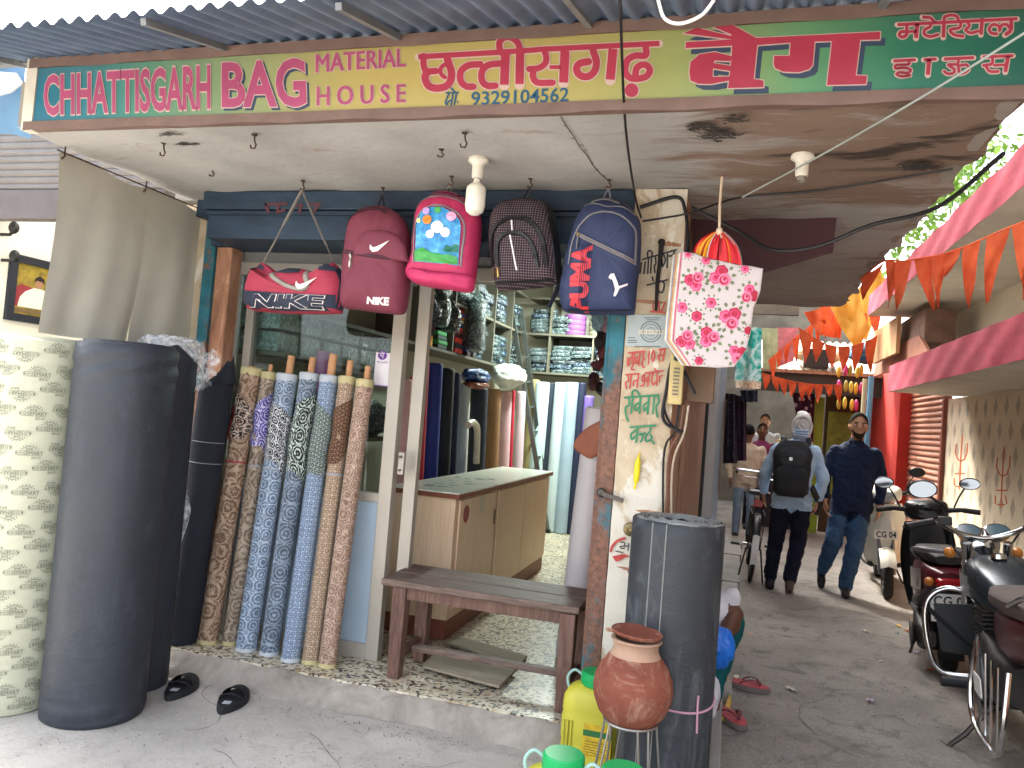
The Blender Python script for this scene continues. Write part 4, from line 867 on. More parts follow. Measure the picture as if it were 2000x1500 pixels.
# --- black checked bag
def _chk(n):
    sx=n.N('ShaderNodeSeparateXYZ'); n.L(n.c,'Object',sx,0); w1=n.math('ABSOLUTE',n.math('SINE',n.math('MULTIPLY',(sx,0),285))); w2=n.math('ABSOLUTE',n.math('SINE',n.math('MULTIPLY',(sx,2),285)))
    m=n.math('MAXIMUM',n.math('LESS_THAN',w1,.42),n.math('LESS_THAN',w2,.42)); m2=n.math('MULTIPLY',n.math('LESS_THAN',w1,.42),n.math('LESS_THAN',w2,.42))
    c=n.mix(m,lin('171318'),lin('4f4046')); c=n.mix(m2,c,lin('8f7c80')); n.col(c); n.set(.8,0,.3)
t,P_,o=pack('backpack','black checked backpack with two white reflective strips',[(330,320),(500,300),(700,318),(800,400),(840,520),(870,700),(900,900),(920,1200),(880,1300),(640,1342),(300,1372),(200,1350),(160,1200),(130,1000),(110,750),(130,520),(180,420),(250,350)],(940,340),6.,mk('check_weave',_chk),.11,.06,(1036,347),lc='1b1c1e')
for pts,wd in ((((190,1120),(190,800),(280,660),(440,582),(600,605),(720,705),(790,880),(820,1125)),8.5),(((270,1140),(270,900),(330,800),(430,757),(560,778),(650,865),(700,1000),(725,1145)),8)):
    b=B(); P_.line(b,o(*pts),wd,.012); obj('zip_arch',b,BLACKP,t,smooth=True)
for pts in (((435,615),(447,750)),((420,785),(490,1185))):
    b=B(); P_.line(b,o(*pts),3.4,.007,sp=False); obj('reflective_strip',b,M('reflective','e9e4e6',.3),t)
b=B(); P_.line(b,o((700,325),(800,400),(845,520),(880,760),(910,1000),(920,1200)),9,.006); obj('side_gusset',b,BLACKP,t,smooth=True)
b=B(); P_.line(b,o((210,1300),(500,1300),(880,1270)),4,.008); obj('base_band',b,BLACKP,t,smooth=True)
for x in (205,268):
    b=B(); P_.line(b,o((x,1150),(x+2,1250)),4.5,.014,sp=False); obj('zip_pull',b,M('brass_pull','a8905a',.35,.8),t)
# --- navy backpack
NV=M('fabric_deepblue','2a3454',.68,0,.08,6,.25,200); NVD=M('fabric_inkblue','1d2233',.7,0,.1,6,.2,200); GP=M('piping_taupe','7f7d80',.6); RP=M('print_red','d23a42',.55,0,.05,9,0)
t,P_,o=pack('backpack','navy backpack with red vertical lettering and white leaping cat',[(430,290),(520,265),(620,270),(740,320),(830,400),(880,480),(895,650),(880,900),(850,1150),(830,1390),(790,1425),(600,1428),(400,1425),(150,1402),(90,1330),(72,1200),(110,1000),(150,760),(200,600),(250,450),(330,340)],(1080,340),5.172,NV,.115,.07,(1190,348),lc='77777a')
for pts,wd in ((((200,960),(250,700),(350,540),(460,462),(600,447),(720,482),(820,562),(858,650),(848,950)),3.6),(((330,350),(420,345),(500,360),(580,385),(740,385),(850,450)),2.6),(((300,360),(380,300),(520,268),(640,280),(760,345),(830,410)),2.6)):
    b=B(); P_.line(b,o(*pts),wd,.006); obj('piping',b,GP,t,smooth=True)
b=B(); P_.line(b,o((290,665),(560,800),(845,930)),8.5,.006); zbd=obj('zip_band',b,M('zip_taupe','6a6264',.6),t)
for d in (-3.6,3.6):
    b=B(); P_.line(b,[(x+d*.4,y+d) for x,y in o((290,665),(560,800),(845,930))],1.8,.008); obj('zip_edge',b,GP,zbd)
b=B(); P_.line(b,o((410,325),(520,295),(620,310),(700,340)),4,.016); obj('grab_handle',b,GP,t,smooth=True)
b=B(); P_.line(b,o((303,660),(303,690)),6,.014,sp=False); obj('zip_slider',b,M('brass_pull'),t); b=B(); P_.line(b,o((303,700),(290,820)),2.2,.014,sp=False); obj('zip_cord',b,GP,t)
b=B(); q=o((205,1412),(243,772),(455,778),(385,1412)); P_.text(b,'PUMA',q,.005,.055); obj('red_lettering',b,RP,t,kind='stuff')
b=B()
for f in (.10,.20,.30,.40,.50): P_.line(b,[tuple(quadmap(q)(u,f)) for u in np.linspace(-.02,1.02,12)],.9,.0065,sp=False)
obj('letter_stripes',b,NV,t,kind='stuff')
b=B(); cat_=o((600,1092),(622,1060),(655,1053),(682,1120),(702,1180),(785,1145),(782,1163),(708,1202),(684,1255),(662,1282),(650,1270),(668,1210),(652,1150),(636,1112),(618,1112)); P_.decal(b,cat_,.007,K=0); obj('cat_logo',b,WPR,t)
b=B(); P_.line(b,o((150,780),(110,960),(95,1120)),2.5,.01); obj('side_strap',b,GP,t,smooth=True)
b=B(); P_.line(b,o((170,1390),(450,1400),(800,1395)),3,.006); obj('base_seam',b,NVD,t,smooth=True)
for sd in ((1100,560,1075,640),):
    b=B(); a=Vector(PT(1108,500,'Y',BY+.05)); e=Vector(PT(1090,560,'Y',BY+.08)); f=Vector(PT(1072,600,'Y',BY+.07)); b.tube(spline([a,e,f],6),.012,8,flat=.35); obj('shoulder_strap',b,NVD,t,smooth=True)
# --- bunch of floral shopping bags
o=lambda *p:c_(p,(1280,420),4.687)
FY_=3.22
t=thing('shopping_bags','bunch of white rose-print shopping bags with red handles on string','shopping bags',PT(1395,718,'Y',FY_))
front=o((250,335),(370,352),(480,400),(600,418),(760,455),(870,466),(988,490),(962,700),(900,850),(872,1080),(830,1240),(722,1390),(560,1397),(330,1383),(172,1150),(190,900),(222,600))
WB=M('bag_white','bfb6b5',.6,0,.04,4,.12,40)
FB=Puff(front,FY_,.012,.006,4.0,cen=o((580,880))[0]); b=B(); FB.body(b); obj('front_bag',b,WB,t,smooth=True)
for i,(dx,dy,c) in enumerate(((-4,3,'c26a82'),(-7,6,'d5d3c6'),(-10,10,'bfb094'),(-13,14,'c98f4e'),(-16,18,'8f93ab'),(-19,14,'cfc7b4'))):
    q=[(x+dx*(1.0 if x<1400 else .15),y+dy*(.4 if y<640 else -.1)) for x,y in front]; b=B(); Puff(q,FY_+.014*(i+1)+.010,.006,.005,4.0,cen=o((560,880))[0]).body(b); obj('bag_behind',b,M('bagb_%d'%i,c,.6,0,.25,18,.1),t,smooth=True)
PKS=[M('rose_pink','cf3f70',.6,0,.12,40,0),M('rose_red','a81d3c',.6,0,.12,40,0),M('rose_pale','dc7396',.6,0,.1,40,0)]; LEA=M('rose_leaf','6c7558',.7,0,.25,30,0); INN=M('rose_line','8f2140',.6)
def inpoly(q,poly):
    r=False
    for (x0,y0),(x1,y1) in zip(poly,poly[1:]+poly[:1]):
        if (y0>q[1])!=(y1>q[1]) and q[0]<(x1-x0)*(q[1]-y0)/(y1-y0)+x0: r=not r
    return r
lv=B(); rb=B(); 
def rose(cx,cy,r,mi,lift):
    n=16; b_=[(cx+r*(1+.10*math.sin(k*2.4+cx))*math.cos(2*math.pi*k/n),cy+r*(1+.10*math.sin(k*2.4+cx))*math.sin(2*math.pi*k/n)) for k in range(n)]
    b_=[q for q in b_ if inpoly(q,front)]
    if len(b_)<6: return
    FB.decal(rb,b_,lift,mi,K=2)
    for j,(rr,m2) in enumerate(((.74,(mi+2)%3),(.52,mi),(.30,1))):
        cc=(cx+r*.08*(j-1),cy-r*.10*(j-1)); q=circ(cc,r*rr,12)
        if all(inpoly(v,front) for v in q): FB.decal(rb,q,lift+.0007*(j+1),m2,K=1)
def cluster(cx,cy,rad,three):
    for k in range(11 if three else 9):
        a=2*math.pi*k/(11 if three else 9)+cx; d=rad*1.25; l=rad*.55; w_=rad*.34; u=np.array([math.cos(a),math.sin(a)]); n=np.array([-u[1],u[0]]); c=np.array([cx,cy])+u*d*.85
        q=[tuple(c),tuple(c+u*l*.5+n*w_*.6),tuple(c+u*l),tuple(c+u*l*.5-n*w_*.6)]
        if all(inpoly(v,front) for v in q): FB.decal(lv,q,.0012,0,K=1)
    if three:
        for j,a in enumerate((-1.7,.4,2.5)): rose(cx+rad*.52*math.cos(a+cx*.03),cy+rad*.52*math.sin(a+cx*.03),rad*.62,(0,1,2)[j],.002+j*.0016)
    else: rose(cx,cy,rad*.95,1 if int(cx)%2 else 0,.002)
for cx,cy,rd,th in ((360,610,85,1),(597,565,92,1),(868,730,80,1),(690,945,95,1),(283,1150,85,1),(490,1120,88,1),(755,1275,82,1),(510,808,52,0),(380,930,52,0),(245,850,52,0),(400,1335,42,0),(462,420,42,0),(850,1060,40,0),(300,365,35,0),(820,500,40,0)):
    q=c_([(cx,cy)],(1280,420),4.687)[0]; cluster(q[0],q[1],rd/4.687,th)
obj('rose_print',rb,PKS,t,kind='stuff'); obj('leaf_print',lv,LEA,t,kind='stuff')
kx=PT(1405,452,'Y',FY_); STR=[M('handle_red','c01f2c',.6,0,.15,12,.1),M('handle_yellow','d8951f',.6,0,.15,12,.1),M('handle_red2','8f1a26',.6),M('bag_white')]
for i,(x0,x1,m,dy) in enumerate(((338,385,0,.03),(360,420,1,.02),(400,440,0,.025),(430,480,1,.0),(470,500,3,.004),(480,560,0,-.004),(540,600,2,.004),(580,680,0,-.006),(660,705,1,.0),(690,790,0,-.01),(770,800,3,.01))):
    a0=PT(*o((x0,360+.10*(x0-338)*2.2))[0],'Y',FY_+dy); a1=PT(*o((x1,360+.10*(x1-338)*2.2))[0],'Y',FY_+dy)
    def sf(u,v,a0=a0,a1=a1,i=i):
        e=a0*(1-u)+a1*u; k_=np.array(kx)+np.array([(u-.5)*.012+(i-5)*.003,0,0]); bow=math.sin(v*math.pi)*.055; p=k_*(1-v)+e*v; return p+np.array([ (e[0]-kx[0])*.16*math.sin(v*math.pi),-.01*math.sin(v*math.pi)+.006*math.sin(u*6+i),.006*math.sin(v*math.pi)])
    b=B(); b.grid(sf,4,12); obj('handle_loop',b,STR[m],t,smooth=True)
b=B(); tp_=PT(1410,346,'Z',S); b.tube([(tp_[0],tp_[1],S+.01),(tp_[0],tp_[1]-.01,S-.12),tuple(kx)],.0055,8); b.ell(kx,.014,.014,.018); b.tube([tuple(kx),tuple(kx+np.array([.012,-.012,-.03]))],.004,6); obj('string',b,M('string_cream','cdb9a0',.8),t,smooth=True)
# ---- bulb in its holder, and an empty holder
PORC=M('porcelain','d7d3c6',.35,0,.05,9,.02)
def holder(x,y,lab,bulb):
    p=PT(x,y,'Z',S); t=thing('bulb_holder',lab,'lamp',(p[0],p[1],S-.12)); b=B(); b.lathe([(0,0),(.042,0),(.044,-.014),(.03,-.024),(.024,-.03),(.024,-.075),(.021,-.085),(.0,-.085)],(p[0],p[1],S+.002),n=24); obj('holder',b,PORC,t,smooth=True)
    if bulb:
        b=B(); b.lathe([(.0,-.085),(.013,-.086),(.015,-.10),(.038,-.118),(.042,-.13),(.042,-.165)],(p[0],p[1],S),n=24); bbs=obj('bulb_base',b,PORC,t,smooth=True)
        b=B(); b.lathe([(.042,-.165),(.043,-.20),(.036,-.225),(.018,-.238),(0,-.24)],(p[0],p[1],S),n=24); obj('bulb_diffuser',b,M('bulb_milk','d9d6c9',.25),bbs,smooth=True)
    else:
        b=B(); b.lathe([(.0,-.085),(.018,-.085),(.018,-.10),(.014,-.10),(.013,-.088)],(p[0],p[1],S),n=20); obj('socket',b,ALU,t,smooth=True)
holder(935,311,'white bulb unlit in porcelain holder above pink backpack',True); holder(1568,303,'empty white bulb holder on stained soffit',False)
# ---- cables
def cable(pts,r,lab,mat=WIRE,k=8,grp='cables under the canopy'):
    b=B(); b.tube(spline(pts,k),r,6); obj('cable',b,mat,smooth=True,label=lab,cat='cable',group=grp)
cable([PT(1210,-60,'Y',2.06),PT(1213,60,'Y',2.2),PT(1222,250,'Y',2.62),PT(1240,380,'Y',3.2),PT(1252,425,'Y',3.36)],.0045,'thin black cable dropping past the sign to the pillar top')
cable([PT(2040,40,'Y',2.2),PT(1800,190,'Y',2.45),PT(1600,305,'Y',2.8),PT(1450,385,'Y',3.2)],.0036,'grey cable running diagonally across the green end of the sign',WIREG)
cable([PT(1255,432,'Y',3.40),PT(1300,425,'Y',3.38),PT(1350,415,'Y',3.36),PT(1450,385,'Z',2.53),PT(1600,372,'Z',2.535),PT(1860,330,'Z',2.53)],.0045,'black cable from the pillar running right under the soffit')
cable([PT(1250,405,'Y',3.40),PT(1320,385,'Y',3.40),PT(1338,410,'Y',3.40),PT(1343,470,'Y',3.40),PT(1335,540,'Y',3.42),PT(1325,640,'Y',3.42)],.009,'thick black cable curling down the pillar edge')
cable([PT(1350,405,'Y',3.42),PT(1440,450,'Y',3.4),PT(1510,488,'Y',3.35),PT(1600,480,'Y',3.3),PT(1700,440,'Y',3.2),PT(1830,405,'Y',3.0),PT(1960,300,'Y',2.62)],.008,'thick sagging cable in front of the maroon board')
cable([PT(1210,760,'Y',3.42)+np.array([.33,0,.0]),PT(1318,700,'Y',3.42),PT(1300,770,'Y',3.42),PT(1296,820,'Y',3.42),PT(1330,845,'Y',3.40)],.008,'black cable loop beside the painted opening hours')
cable([PT(1320,690,'Y',3.43),PT(1303,750,'Y',3.43),PT(1298,800,'Y',3.43),PT(1316,835,'Y',3.43),PT(1336,842,'Y',3.43)],.006,'second thinner cable loop beside the painted opening hours')
cable([PT(1283,-20,'Y',2.06),PT(1288,10,'Y',2.06),PT(1300,38,'Y',2.07),PT(1330,46,'Y',2.08),PT(1370,30,'Y',2.07),PT(1395,0,'Y',2.06)],.005,'white cord looping below the awning over the sign',M('cord_white','cfcfc8',.6))
# ================================================================ inside the shop
SHF=M('shelf_board','5d5a4c',.7,0,.15,5,.15,40); SHX=-2.50
ls=thing('shelf_unit','long wall shelf along left side of shop interior','shelf',(-2.7,6.4,.12))
for z in (2.0,2.46,2.92): obj('shelf_board',B().box(-2.855,SHX,4.05,9.0,z-.025,z),SHF,ls)
for y in (4.06,5.7,6.55,7.15,7.75,8.4): obj('upright',B().box(-2.85,SHX+.01,y-.012,y+.012,2.001,3.1),SHF,ls)
bs=thing('shelf_unit','back wall shelf with piles of wrapped packs','shelf',(-1.9,9.3,.12))
for z in (2.01,2.48,2.92): obj('shelf_board',B().box(-2.49,-.62,9.05,9.545,z-.025,z),SHF,bs)
for x in (-2.2,-1.66,-1.1): obj('upright',B().box(x-.012,x+.012,9.06,9.54,2.011,3.1),SHF,bs)
# tube lamp on the ceiling
tl=thing('tube_lamp','white tube lamp on the ceiling inside the shop','lamp',(-1.6,5.8,3.05)); obj('fitting',B().box(-1.64,-1.56,5.2,6.5,3.07,3.12),WHITE,tl)
EM=bpy.data.materials.new('tube_glow'); EM.use_nodes=True; EM.node_tree.nodes['Principled BSDF'].inputs['Emission Color'].default_value=(.86,1,.92,1); EM.node_tree.nodes['Principled BSDF'].inputs['Emission Strength'].default_value=5
obj('tube',B().tube([(-1.6,5.25,3.04),(-1.6,6.45,3.04)],.02,12),EM,tl,smooth=True)
al=bpy.data.lights.new('tube_light','AREA'); al.shape='RECTANGLE'; al.size=.12; al.size_y=1.2; al.energy=17; al.color=(.88,1,.93); ao=bpy.data.objects.new('tube_light',al); COL.objects.link(ao); ao.parent=tl; ao.location=(0,.05,-.05)
tl2=copytree(tl); tl2.location=(-1.6,8.2,3.05); tl2['label']='second white tube lamp further back on the shop ceiling'
# wrapped packs: four shapes, copied
def _wrap(cols):
    def f(n):
        a=n.noise(26,6,.75,dist=1.4); n.col(n.ramp(a,0,[(.40,lin(cols[0])),(.52,lin(cols[1])),(.60,lin(cols[2])),(.70,lin(cols[3]))])); n.set(.2,0,.6); n.bump(a,0,.6,.02)
    return f
WR=[mk('wrap_dark',_wrap(('12181a','2b3638','6d7f80','b9cac8'))),mk('wrap_grey',_wrap(('232c2e','48585a','8ea3a2','d3e2df'))),mk('wrap_blue',_wrap(('10151d','2b3a4d','7d95a3','c6d8dc')))]
def packmesh(seed,sx,sy,sz):
    r=random.Random(seed); b=B(); ph=r.uniform(0,6)
    def f(th,v):
        return None
    rings=[]
    for h,k in ((0,.9),(.12,1),(.5,1.03),(.88,1),(1,.88)):
        ring=[]
        for i in range(20):
            t=2*math.pi*i/20; c,s_=math.cos(t),math.sin(t); e=.28; x=abs(c)**e*(1 if c>0 else -1); y=abs(s_)**e*(1 if s_>0 else -1)
            ring.append((x*sx/2*k*(1+.04*math.sin(3*t+ph+h*4)),y*sy/2*k,h*sz+.01*sz*math.sin(5*t+ph)))
        rings.append(ring)
    return b.loft(rings)
PM=[]
for i,(sx,sy,sz,m) in enumerate(((.30,.30,.055,0),(.28,.30,.05,1),(.32,.28,.065,2),(.26,.3,.045,1))):
    o_=obj('wrapped_pack',packmesh(i,sx,sy,sz),WR[m],smooth=True); PM.append((o_.data,sz)); bpy.data.objects.remove(o_)
def put(me,loc,rot,label,group,name='wrapped_pack',cat='pack',sc=(1,1,1)):
    o_=bpy.data.objects.new(name,me); COL.objects.link(o_); o_.location=loc; o_.rotation_euler=rot; o_.scale=sc; o_['label']=label; o_['category']=cat; o_['group']=group; return o_
ORD=('bottom','second','third','fourth','fifth','sixth','seventh')
PILES={}
def pile(x,y,z,n,label,group,jit=.02,rz=0,sc=(1,1,1)):
    h=z; PILES[group]=PILES.get(group,0)+1; pn=('first','second','third','fourth','fifth','sixth','seventh')[PILES[group]-1]
    for i in range(n):
        me,sz=random.choice(PM); put(me,(x+random.uniform(-jit,jit),y+random.uniform(-jit,jit),h),(random.uniform(-.03,.03),random.uniform(-.05,.05),rz+random.uniform(-.15,.15)),'%s pack up in %s pile%s'%(ORD[i],pn,label),group,sc=sc); h+=sz*.92*sc[2]
G1='plastic-wrapped packs piled on the back shelf'; L1=' from left on lower back shelf'
for x,n in ((-2.34,6),(-2.05,7),(-1.80,7),(-1.5,7),(-1.25,6)): pile(x,9.25,2.011,n,L1,G1,.025)
for x,n in ((-2.33,6),(-2.08,5),(-1.45,6)): pile(x,9.25,2.481,n,' from left on upper back shelf','packs on upper back shelf')
G2='packs on the left wall shelf'
for y,n,z in ((7.45,7,2.0),(7.95,7,2.0),(8.22,6,2.0),(8.7,7,2.0),(6.95,6,2.46),(7.35,6,2.46),(7.62,5,2.46),(8.1,6,2.46),(8.7,6,2.46),(6.3,5,2.46)):
    pile(-2.66,y,z+.001,n,' along lower left shelf' if z<2.3 else ' along upper left shelf',G2 if z<2.3 else 'packs on upper left shelf',.02,R(90))
# rolls of ribbon and webbing on the back shelf
for i,(x,c,n_) in enumerate(((-1.93,'6d3f72',4),(-1.62,'5e5c49',5))):
    for k in range(n_):
        b=B(); b.lathe([(.03,0),(.13,0),(.135,.012),(.135,.05),(.13,.062),(.03,.062)],(x,9.22,2.481+k*.064),n=22); obj('webbing_reel',b,M('reel_%d'%i,c,.7,0,.25,30,.2),smooth=True,label='%s reel up in the %s webbing stack on back shelf'%(ORD[k],('purple','olive')[i]),cat='reel',group='purple reels' if i==0 else 'olive reels')
# stacks of bright folded cloth on the left shelf
cols=['d43a36','3a49a0','e07a2e','e9ddb9','2f6fc0','5c2f3f','4a2f3a','d13f34','3f3a45','c23a35']
def foldstack(y,z,cs,w_,d_,h_,lab,grp):
    for k,c in enumerate(cs):
        b=B(); b.box(-2.82,SHX-.01-random.uniform(0,.02),y-w_/2,y+w_/2,z+k*h_+.001,z+(k+1)*h_-.002); obj('folded_cloth',b,M('cl_'+c,c,.8,0,.15,12,.2),bevel=.008,label=(ORD[k]+' '+lab) if len(cs)>1 else lab,cat='cloth',group=grp)
foldstack(6.78,2.001,['c23a35','3f3a45','d13f34','5c2f3f','cf3d33'],.20,.3,.05,'folded cloth in the bright stack on the lower left shelf','bright cloth stack, lower shelf')
foldstack(6.78,2.26,['2f6fc0','e9ddb9','e07a2e','3a49a0','d43a36','6d2a30'],.20,.3,.032,'folded cloth in the striped stack above the lower left shelf','striped cloth stack')
foldstack(6.36,2.001,['2f3a38','3fa05a','35524a','47b06a','2a2f33','4a4248','3fa05a'],.22,.3,.04,'folded cloth in the green and black stack','green cloth stack')
foldstack(6.05,2.001,['e2a21c'],.22,.3,.10,'yellow folded cloth block at shelf end','yellow cloth'); foldstack(6.05,2.105,['3a4a4c','6d4f58','2a3033','55636a','7b5a66'],.22,.3,.035,'folded dark cloth piled over the yellow block','dark cloth pile')
foldstack(7.16,2.001,['2a2430','3d4a7a','29262b'],.26,.3,.05,'dark folded cloth beside hanging bundles','dark cloth by bundles')
# hanging wrapped bundles in front of the left shelf
for i,(x,y0,y1,Y_) in enumerate(((862,565,640,6.0),(882,585,650,6.3),(935,570,690,6.9),(845,580,620,5.8))):
    a=PT(x,y0,'X',-2.42); e=PT(x-6,y1,'X',-2.42); b=B(); L=a[2]-e[2]; b.lathe([(.01,0),(.05,-.05),(.085,-.10),(.095,-L*.55),(.09,-L*.95),(.0,-L)],a,n=16,wob=lambda t,h:.09*math.sin(3*t+h*20+i)); b.tube([a,a+np.array([0,0,.25])],.004,5)
    obj('hanging_bundle',b,WR[(1,0,1,2)[i]],smooth=True,label=('shiny wrapped bundle hanging second from doorway edge','dark wrapped bundle hanging third from doorway edge','tall wrapped bundle hanging over the striped cloth','small blue wrapped bundle hanging nearest the doorway edge')[i],cat='bundle',group='hanging bundles')
# rolls standing along the left wall
rl=[(800,742,.075,'d9a9a4','pale pink roll, nearest the glazed front'),(822,738,.03,'d23b78','thin hot pink roll beside pale pink one'),(838,703,.06,'b8323f','tall red roll standing along the left wall'),(862,712,.07,'253a86','royal blue roll standing along the left wall'),(884,722,.075,'1d2126','black roll between blue and navy rolls'),(902,730,.05,'1f2a45','navy roll behind the counter'),(920,752,.05,'a9b5bd','pale grey roll behind the white pipe'),(948,760,.085,'222b38','wide dark slate roll behind the counter'),(976,762,.075,'8b6a48','kraft brown wrapped roll behind the counter'),(1000,766,.06,'cda7ae','dusty pink roll beside the red strip'),(1013,764,.022,'b3263c','narrow red roll between pink rolls'),(1028,766,.055,'c4b0b8','mauve pink roll nearest the ladder')]
for i,(x,y,r,c,lab) in enumerate(rl):
    q=PT(x,y,'X',-2.30); b=B(); rollbody(b,(q[0],q[1],.125),(q[0]-.06,q[1],q[2]),r,20,wobble=.01,seg=8,uv=False); t=thing('fabric_roll',lab,'roll',(q[0],q[1],.125),group='rolls along left wall'); obj('body',b,M('rollc_'+c,c,.7,0,.1,5,.15,80),t,smooth=True)
    b=B(); spiralcap(b,(q[0]-.06,q[1],q[2]),(0,0,1),r*.9,.012,3); obj('wound_edge',b,M('rollc_'+c),t)
for i,(x,c,r,lab) in enumerate(((1060,'b9cfd2',.10,'wide white roll against the back wall nearest ladder'),(1076,'232c3a',.045,'narrow navy roll between white rolls at back'),(1094,'bfd0d3',.075,'white roll at back wall right of narrow navy roll'),(1117,'9fb6c6',.085,'pale blue roll at the back wall'),(1136,'1f2740',.05,'dark navy roll right of pale blue roll'),(1042,'8f8458',.07,'olive roll behind the ladder'),(1152,'6f5aa0',.06,'short violet roll at the right of the back wall'))):
    q=PT(x,748 if i<5 else 742,'Y',8.9); z=q[2] if i!=6 else 1.75; b=B(); rollbody(b,(q[0],8.92,.125),(q[0],8.95,z),r,20,wobble=.006,seg=8,uv=False); t=thing('fabric_roll',lab,'roll',(q[0],8.92,.125),group='rolls at back wall'); obj('body',b,M('rollc_'+c,c,.6,0,.08,5,.1,80),t,smooth=True)
    b=B(); spiralcap(b,(q[0],8.95,z),(0,0,1),r*.9,.012,3); obj('wound_edge',b,M('rollc_'+c),t)
# blue pack and white bundle lying over the rolls
def lump(name,label,cat,c,rx,ry,rz,mat,seed=0,group=None):
    b=B(); b.ell((0,0,0),1,1,1,48,28)
    from mathutils import noise as _nz
    out=[]
    for x,y,z in b.v:
        k=1+.20*_nz.noise(Vector((x*1.6+seed,y*1.6,z*1.6)))+.13*_nz.noise(Vector((x*3.7,y*3.7+seed,z*3.7)))+.06*_nz.noise(Vector((x*9,y*9,z*9+seed)))
        out.append((c[0]+x*rx*k,c[1]+y*ry*k,c[2]+z*rz*k))
    b.v=out
    return obj(name,b,mat,smooth=True,label=label,cat=cat,group=group,angle=180)
q=PT(930,735,'X',-2.3); lump('wrapped_bundle','blue printed plastic bundle lying on the standing rolls','bundle',q,.12,.24,.07,mk('wrap_vivid',_wrap(('0e1a4a','1f4fa0','3f8fd0','cfe2f0'))),3)
q=PT(930,752,'X',-2.28); lump('wrapped_bundle','orange and black bundle just under the blue one','bundle',q,.10,.2,.035,mk('wrap_orange',_wrap(('1a1410','8f3a1a','d9662a','e9c0a0'))),4)
q=PT(995,735,'X',-2.3); lump('cloth_heap','crumpled white cloth heap on top of the rolls','cloth',q,.14,.42,.13,M('heap_white','c9d2cd',.8,0,.15,8,.5,25),5)
# right hand clutter of small bags by the door
for i,(x,y,rx,rz,c) in enumerate(((1172,628,.07,.09,'8fb0c4'),(1186,640,.06,.08,'b58f9f'),(1178,665,.07,.10,'3a2f33'),(1184,690,.08,.06,'8f4f55'),(1172,712,.07,.05,'7a3b44'),(1188,722,.06,.05,'9fc0cc'),(1160,745,.05,.08,'4f2a33'),(1180,760,.06,.07,'2a2d30'))):
    q=PT(x,y,'Y',6.4); lump('small_bag',('pale blue','dusty mauve','black','brick red','maroon','ice blue','dark plum','charcoal')[i]+' small bag in the bunch inside the right door jamb','bag',q,rx,.08,rz,M('smallbag_'+c,c,.6,0,.3,14,.4,40),i,'small bags by right jamb')
b=B(); q=PT(1168,790,'Y',6.0); b.lathe([(.06,0),(.06,.16),(.05,.165),(0,.165)],(q[0],q[1],q[2]-.1),n=16)
# glass-front box stacks seen through the left pane
for r_ in range(2):
    for k in range(6):
        y=4.0+k*.26; b=B(); b.box(-2.84,-2.56,y-.11,y+.11,2.001+r_*.13-.26+.0,2.001+r_*.13-.26+.115); obj('clear_box',b,mk('box_plastic',_wrap(('4a5a58','6f8380','9ab0ad','cfdedb'))),bevel=.01,label='%s clear box of %s row seen through left pane'%(('nearest','second','third','fourth','fifth','farthest')[k],('lower','upper')[r_]),cat='box',group='clear boxes behind glass')
bx=thing('wall_rack','dark rack holding clear boxes behind left pane','shelf',(-2.7,4.6,.12)); obj('rack_shelf',B().box(-2.855,-2.52,3.9,5.55,1.715,1.739),SHF,bx); obj('rack_shelf',B().box(-2.855,-2.52,3.9,5.55,1.2,1.224),SHF,bx)
for y in (4.0,4.5,5.0,5.4): lump('wrapped_bundle',{4.0:'dark bundle on the lower rack nearest glass',4.5:'second dark bundle on the lower rack',5.0:'third dark bundle on the lower rack',5.4:'last dark bundle on the lower rack'}[y],'bundle',(-2.68,y,1.36),.14,.2,.13,WR[int(y*2)%3],int(y*10),'bundles on lower rack')
q=PT(632,712,'Y',4.15); b=B(); rollbody(b,(q[0],4.15,.125),(q[0],4.15,q[2]+.08),.05,18,seg=6,uv=False); obj('pink_roll',b,M('rollpink','b86a9a',.5),smooth=True,label='magenta roll standing just behind the glass pane',cat='roll')
# counter
ct=thing('shop_counter','pale wood laminate counter with stickers inside doorway','counter',(-1.75,5.5,.12))
X0,X1,Y0,Y1=-1.97,-1.545,4.33,6.75
obj('carcass',B().box(X0,X1,Y0,Y1,.235,.955),MT['laminate'],ct,bevel=.004); obj('kick_base',B().box(X0+.005,X1-.004,Y0+.004,Y1-.01,.121,.234),MT['kick_wood'],ct)
tb=B(); tb.box(X0-.02,X1+.03,Y0-.03,Y1+.03,.957,.985); obj('top_edge',tb,MT['kick_wood'],ct,bevel=.003); obj('top_sheet',B().box(X0-.018,X1+.028,Y0-.028,Y1+.028,.9855,.992),M('counter_top','d6dac9',.3,0,.06,4,.03),ct)
for i,y in enumerate((Y0+.42,Y0+1.18)):
    obj('door_panel',B().box(X1+.001,X1+.012,y-.36 if i==0 else y-.32,y+.37 if i==0 else y+.38,.26,.94),MT['laminate'],ct,bevel=.002)
obj('door_panel',B().box(X1+.001,X1+.012,Y0+1.57,Y1-.03,.26,.94),MT['laminate'],ct,bevel=.002)
obj('handle_slot',B().box(X1+.0125,X1+.018,Y0+.76,Y0+.78,.72,.82),STEEL,ct)
pc_=Plane2(lambda y,z:(X1+.0125,y,z),(1,0,0)); b=B(); pc_.put(b,[circ((Y0+.17,.85),.055,20)],.001); obj('round_sticker',b,M('sticker_red','8f3438',.5,0,.4,60,0),ct); b=B(); pc_.put(b,[[(Y0+.42,.83),(Y0+.53,.83),(Y0+.53,.93),(Y0+.42,.93)]],.001); obj('label_sticker',b,M('sticker_pale','c2b7a0',.6,0,.5,80,0),ct)
pt_=Plane2(lambda x,y:(x,y,.9925),(0,0,1)); b=B(); r=random.Random(3)
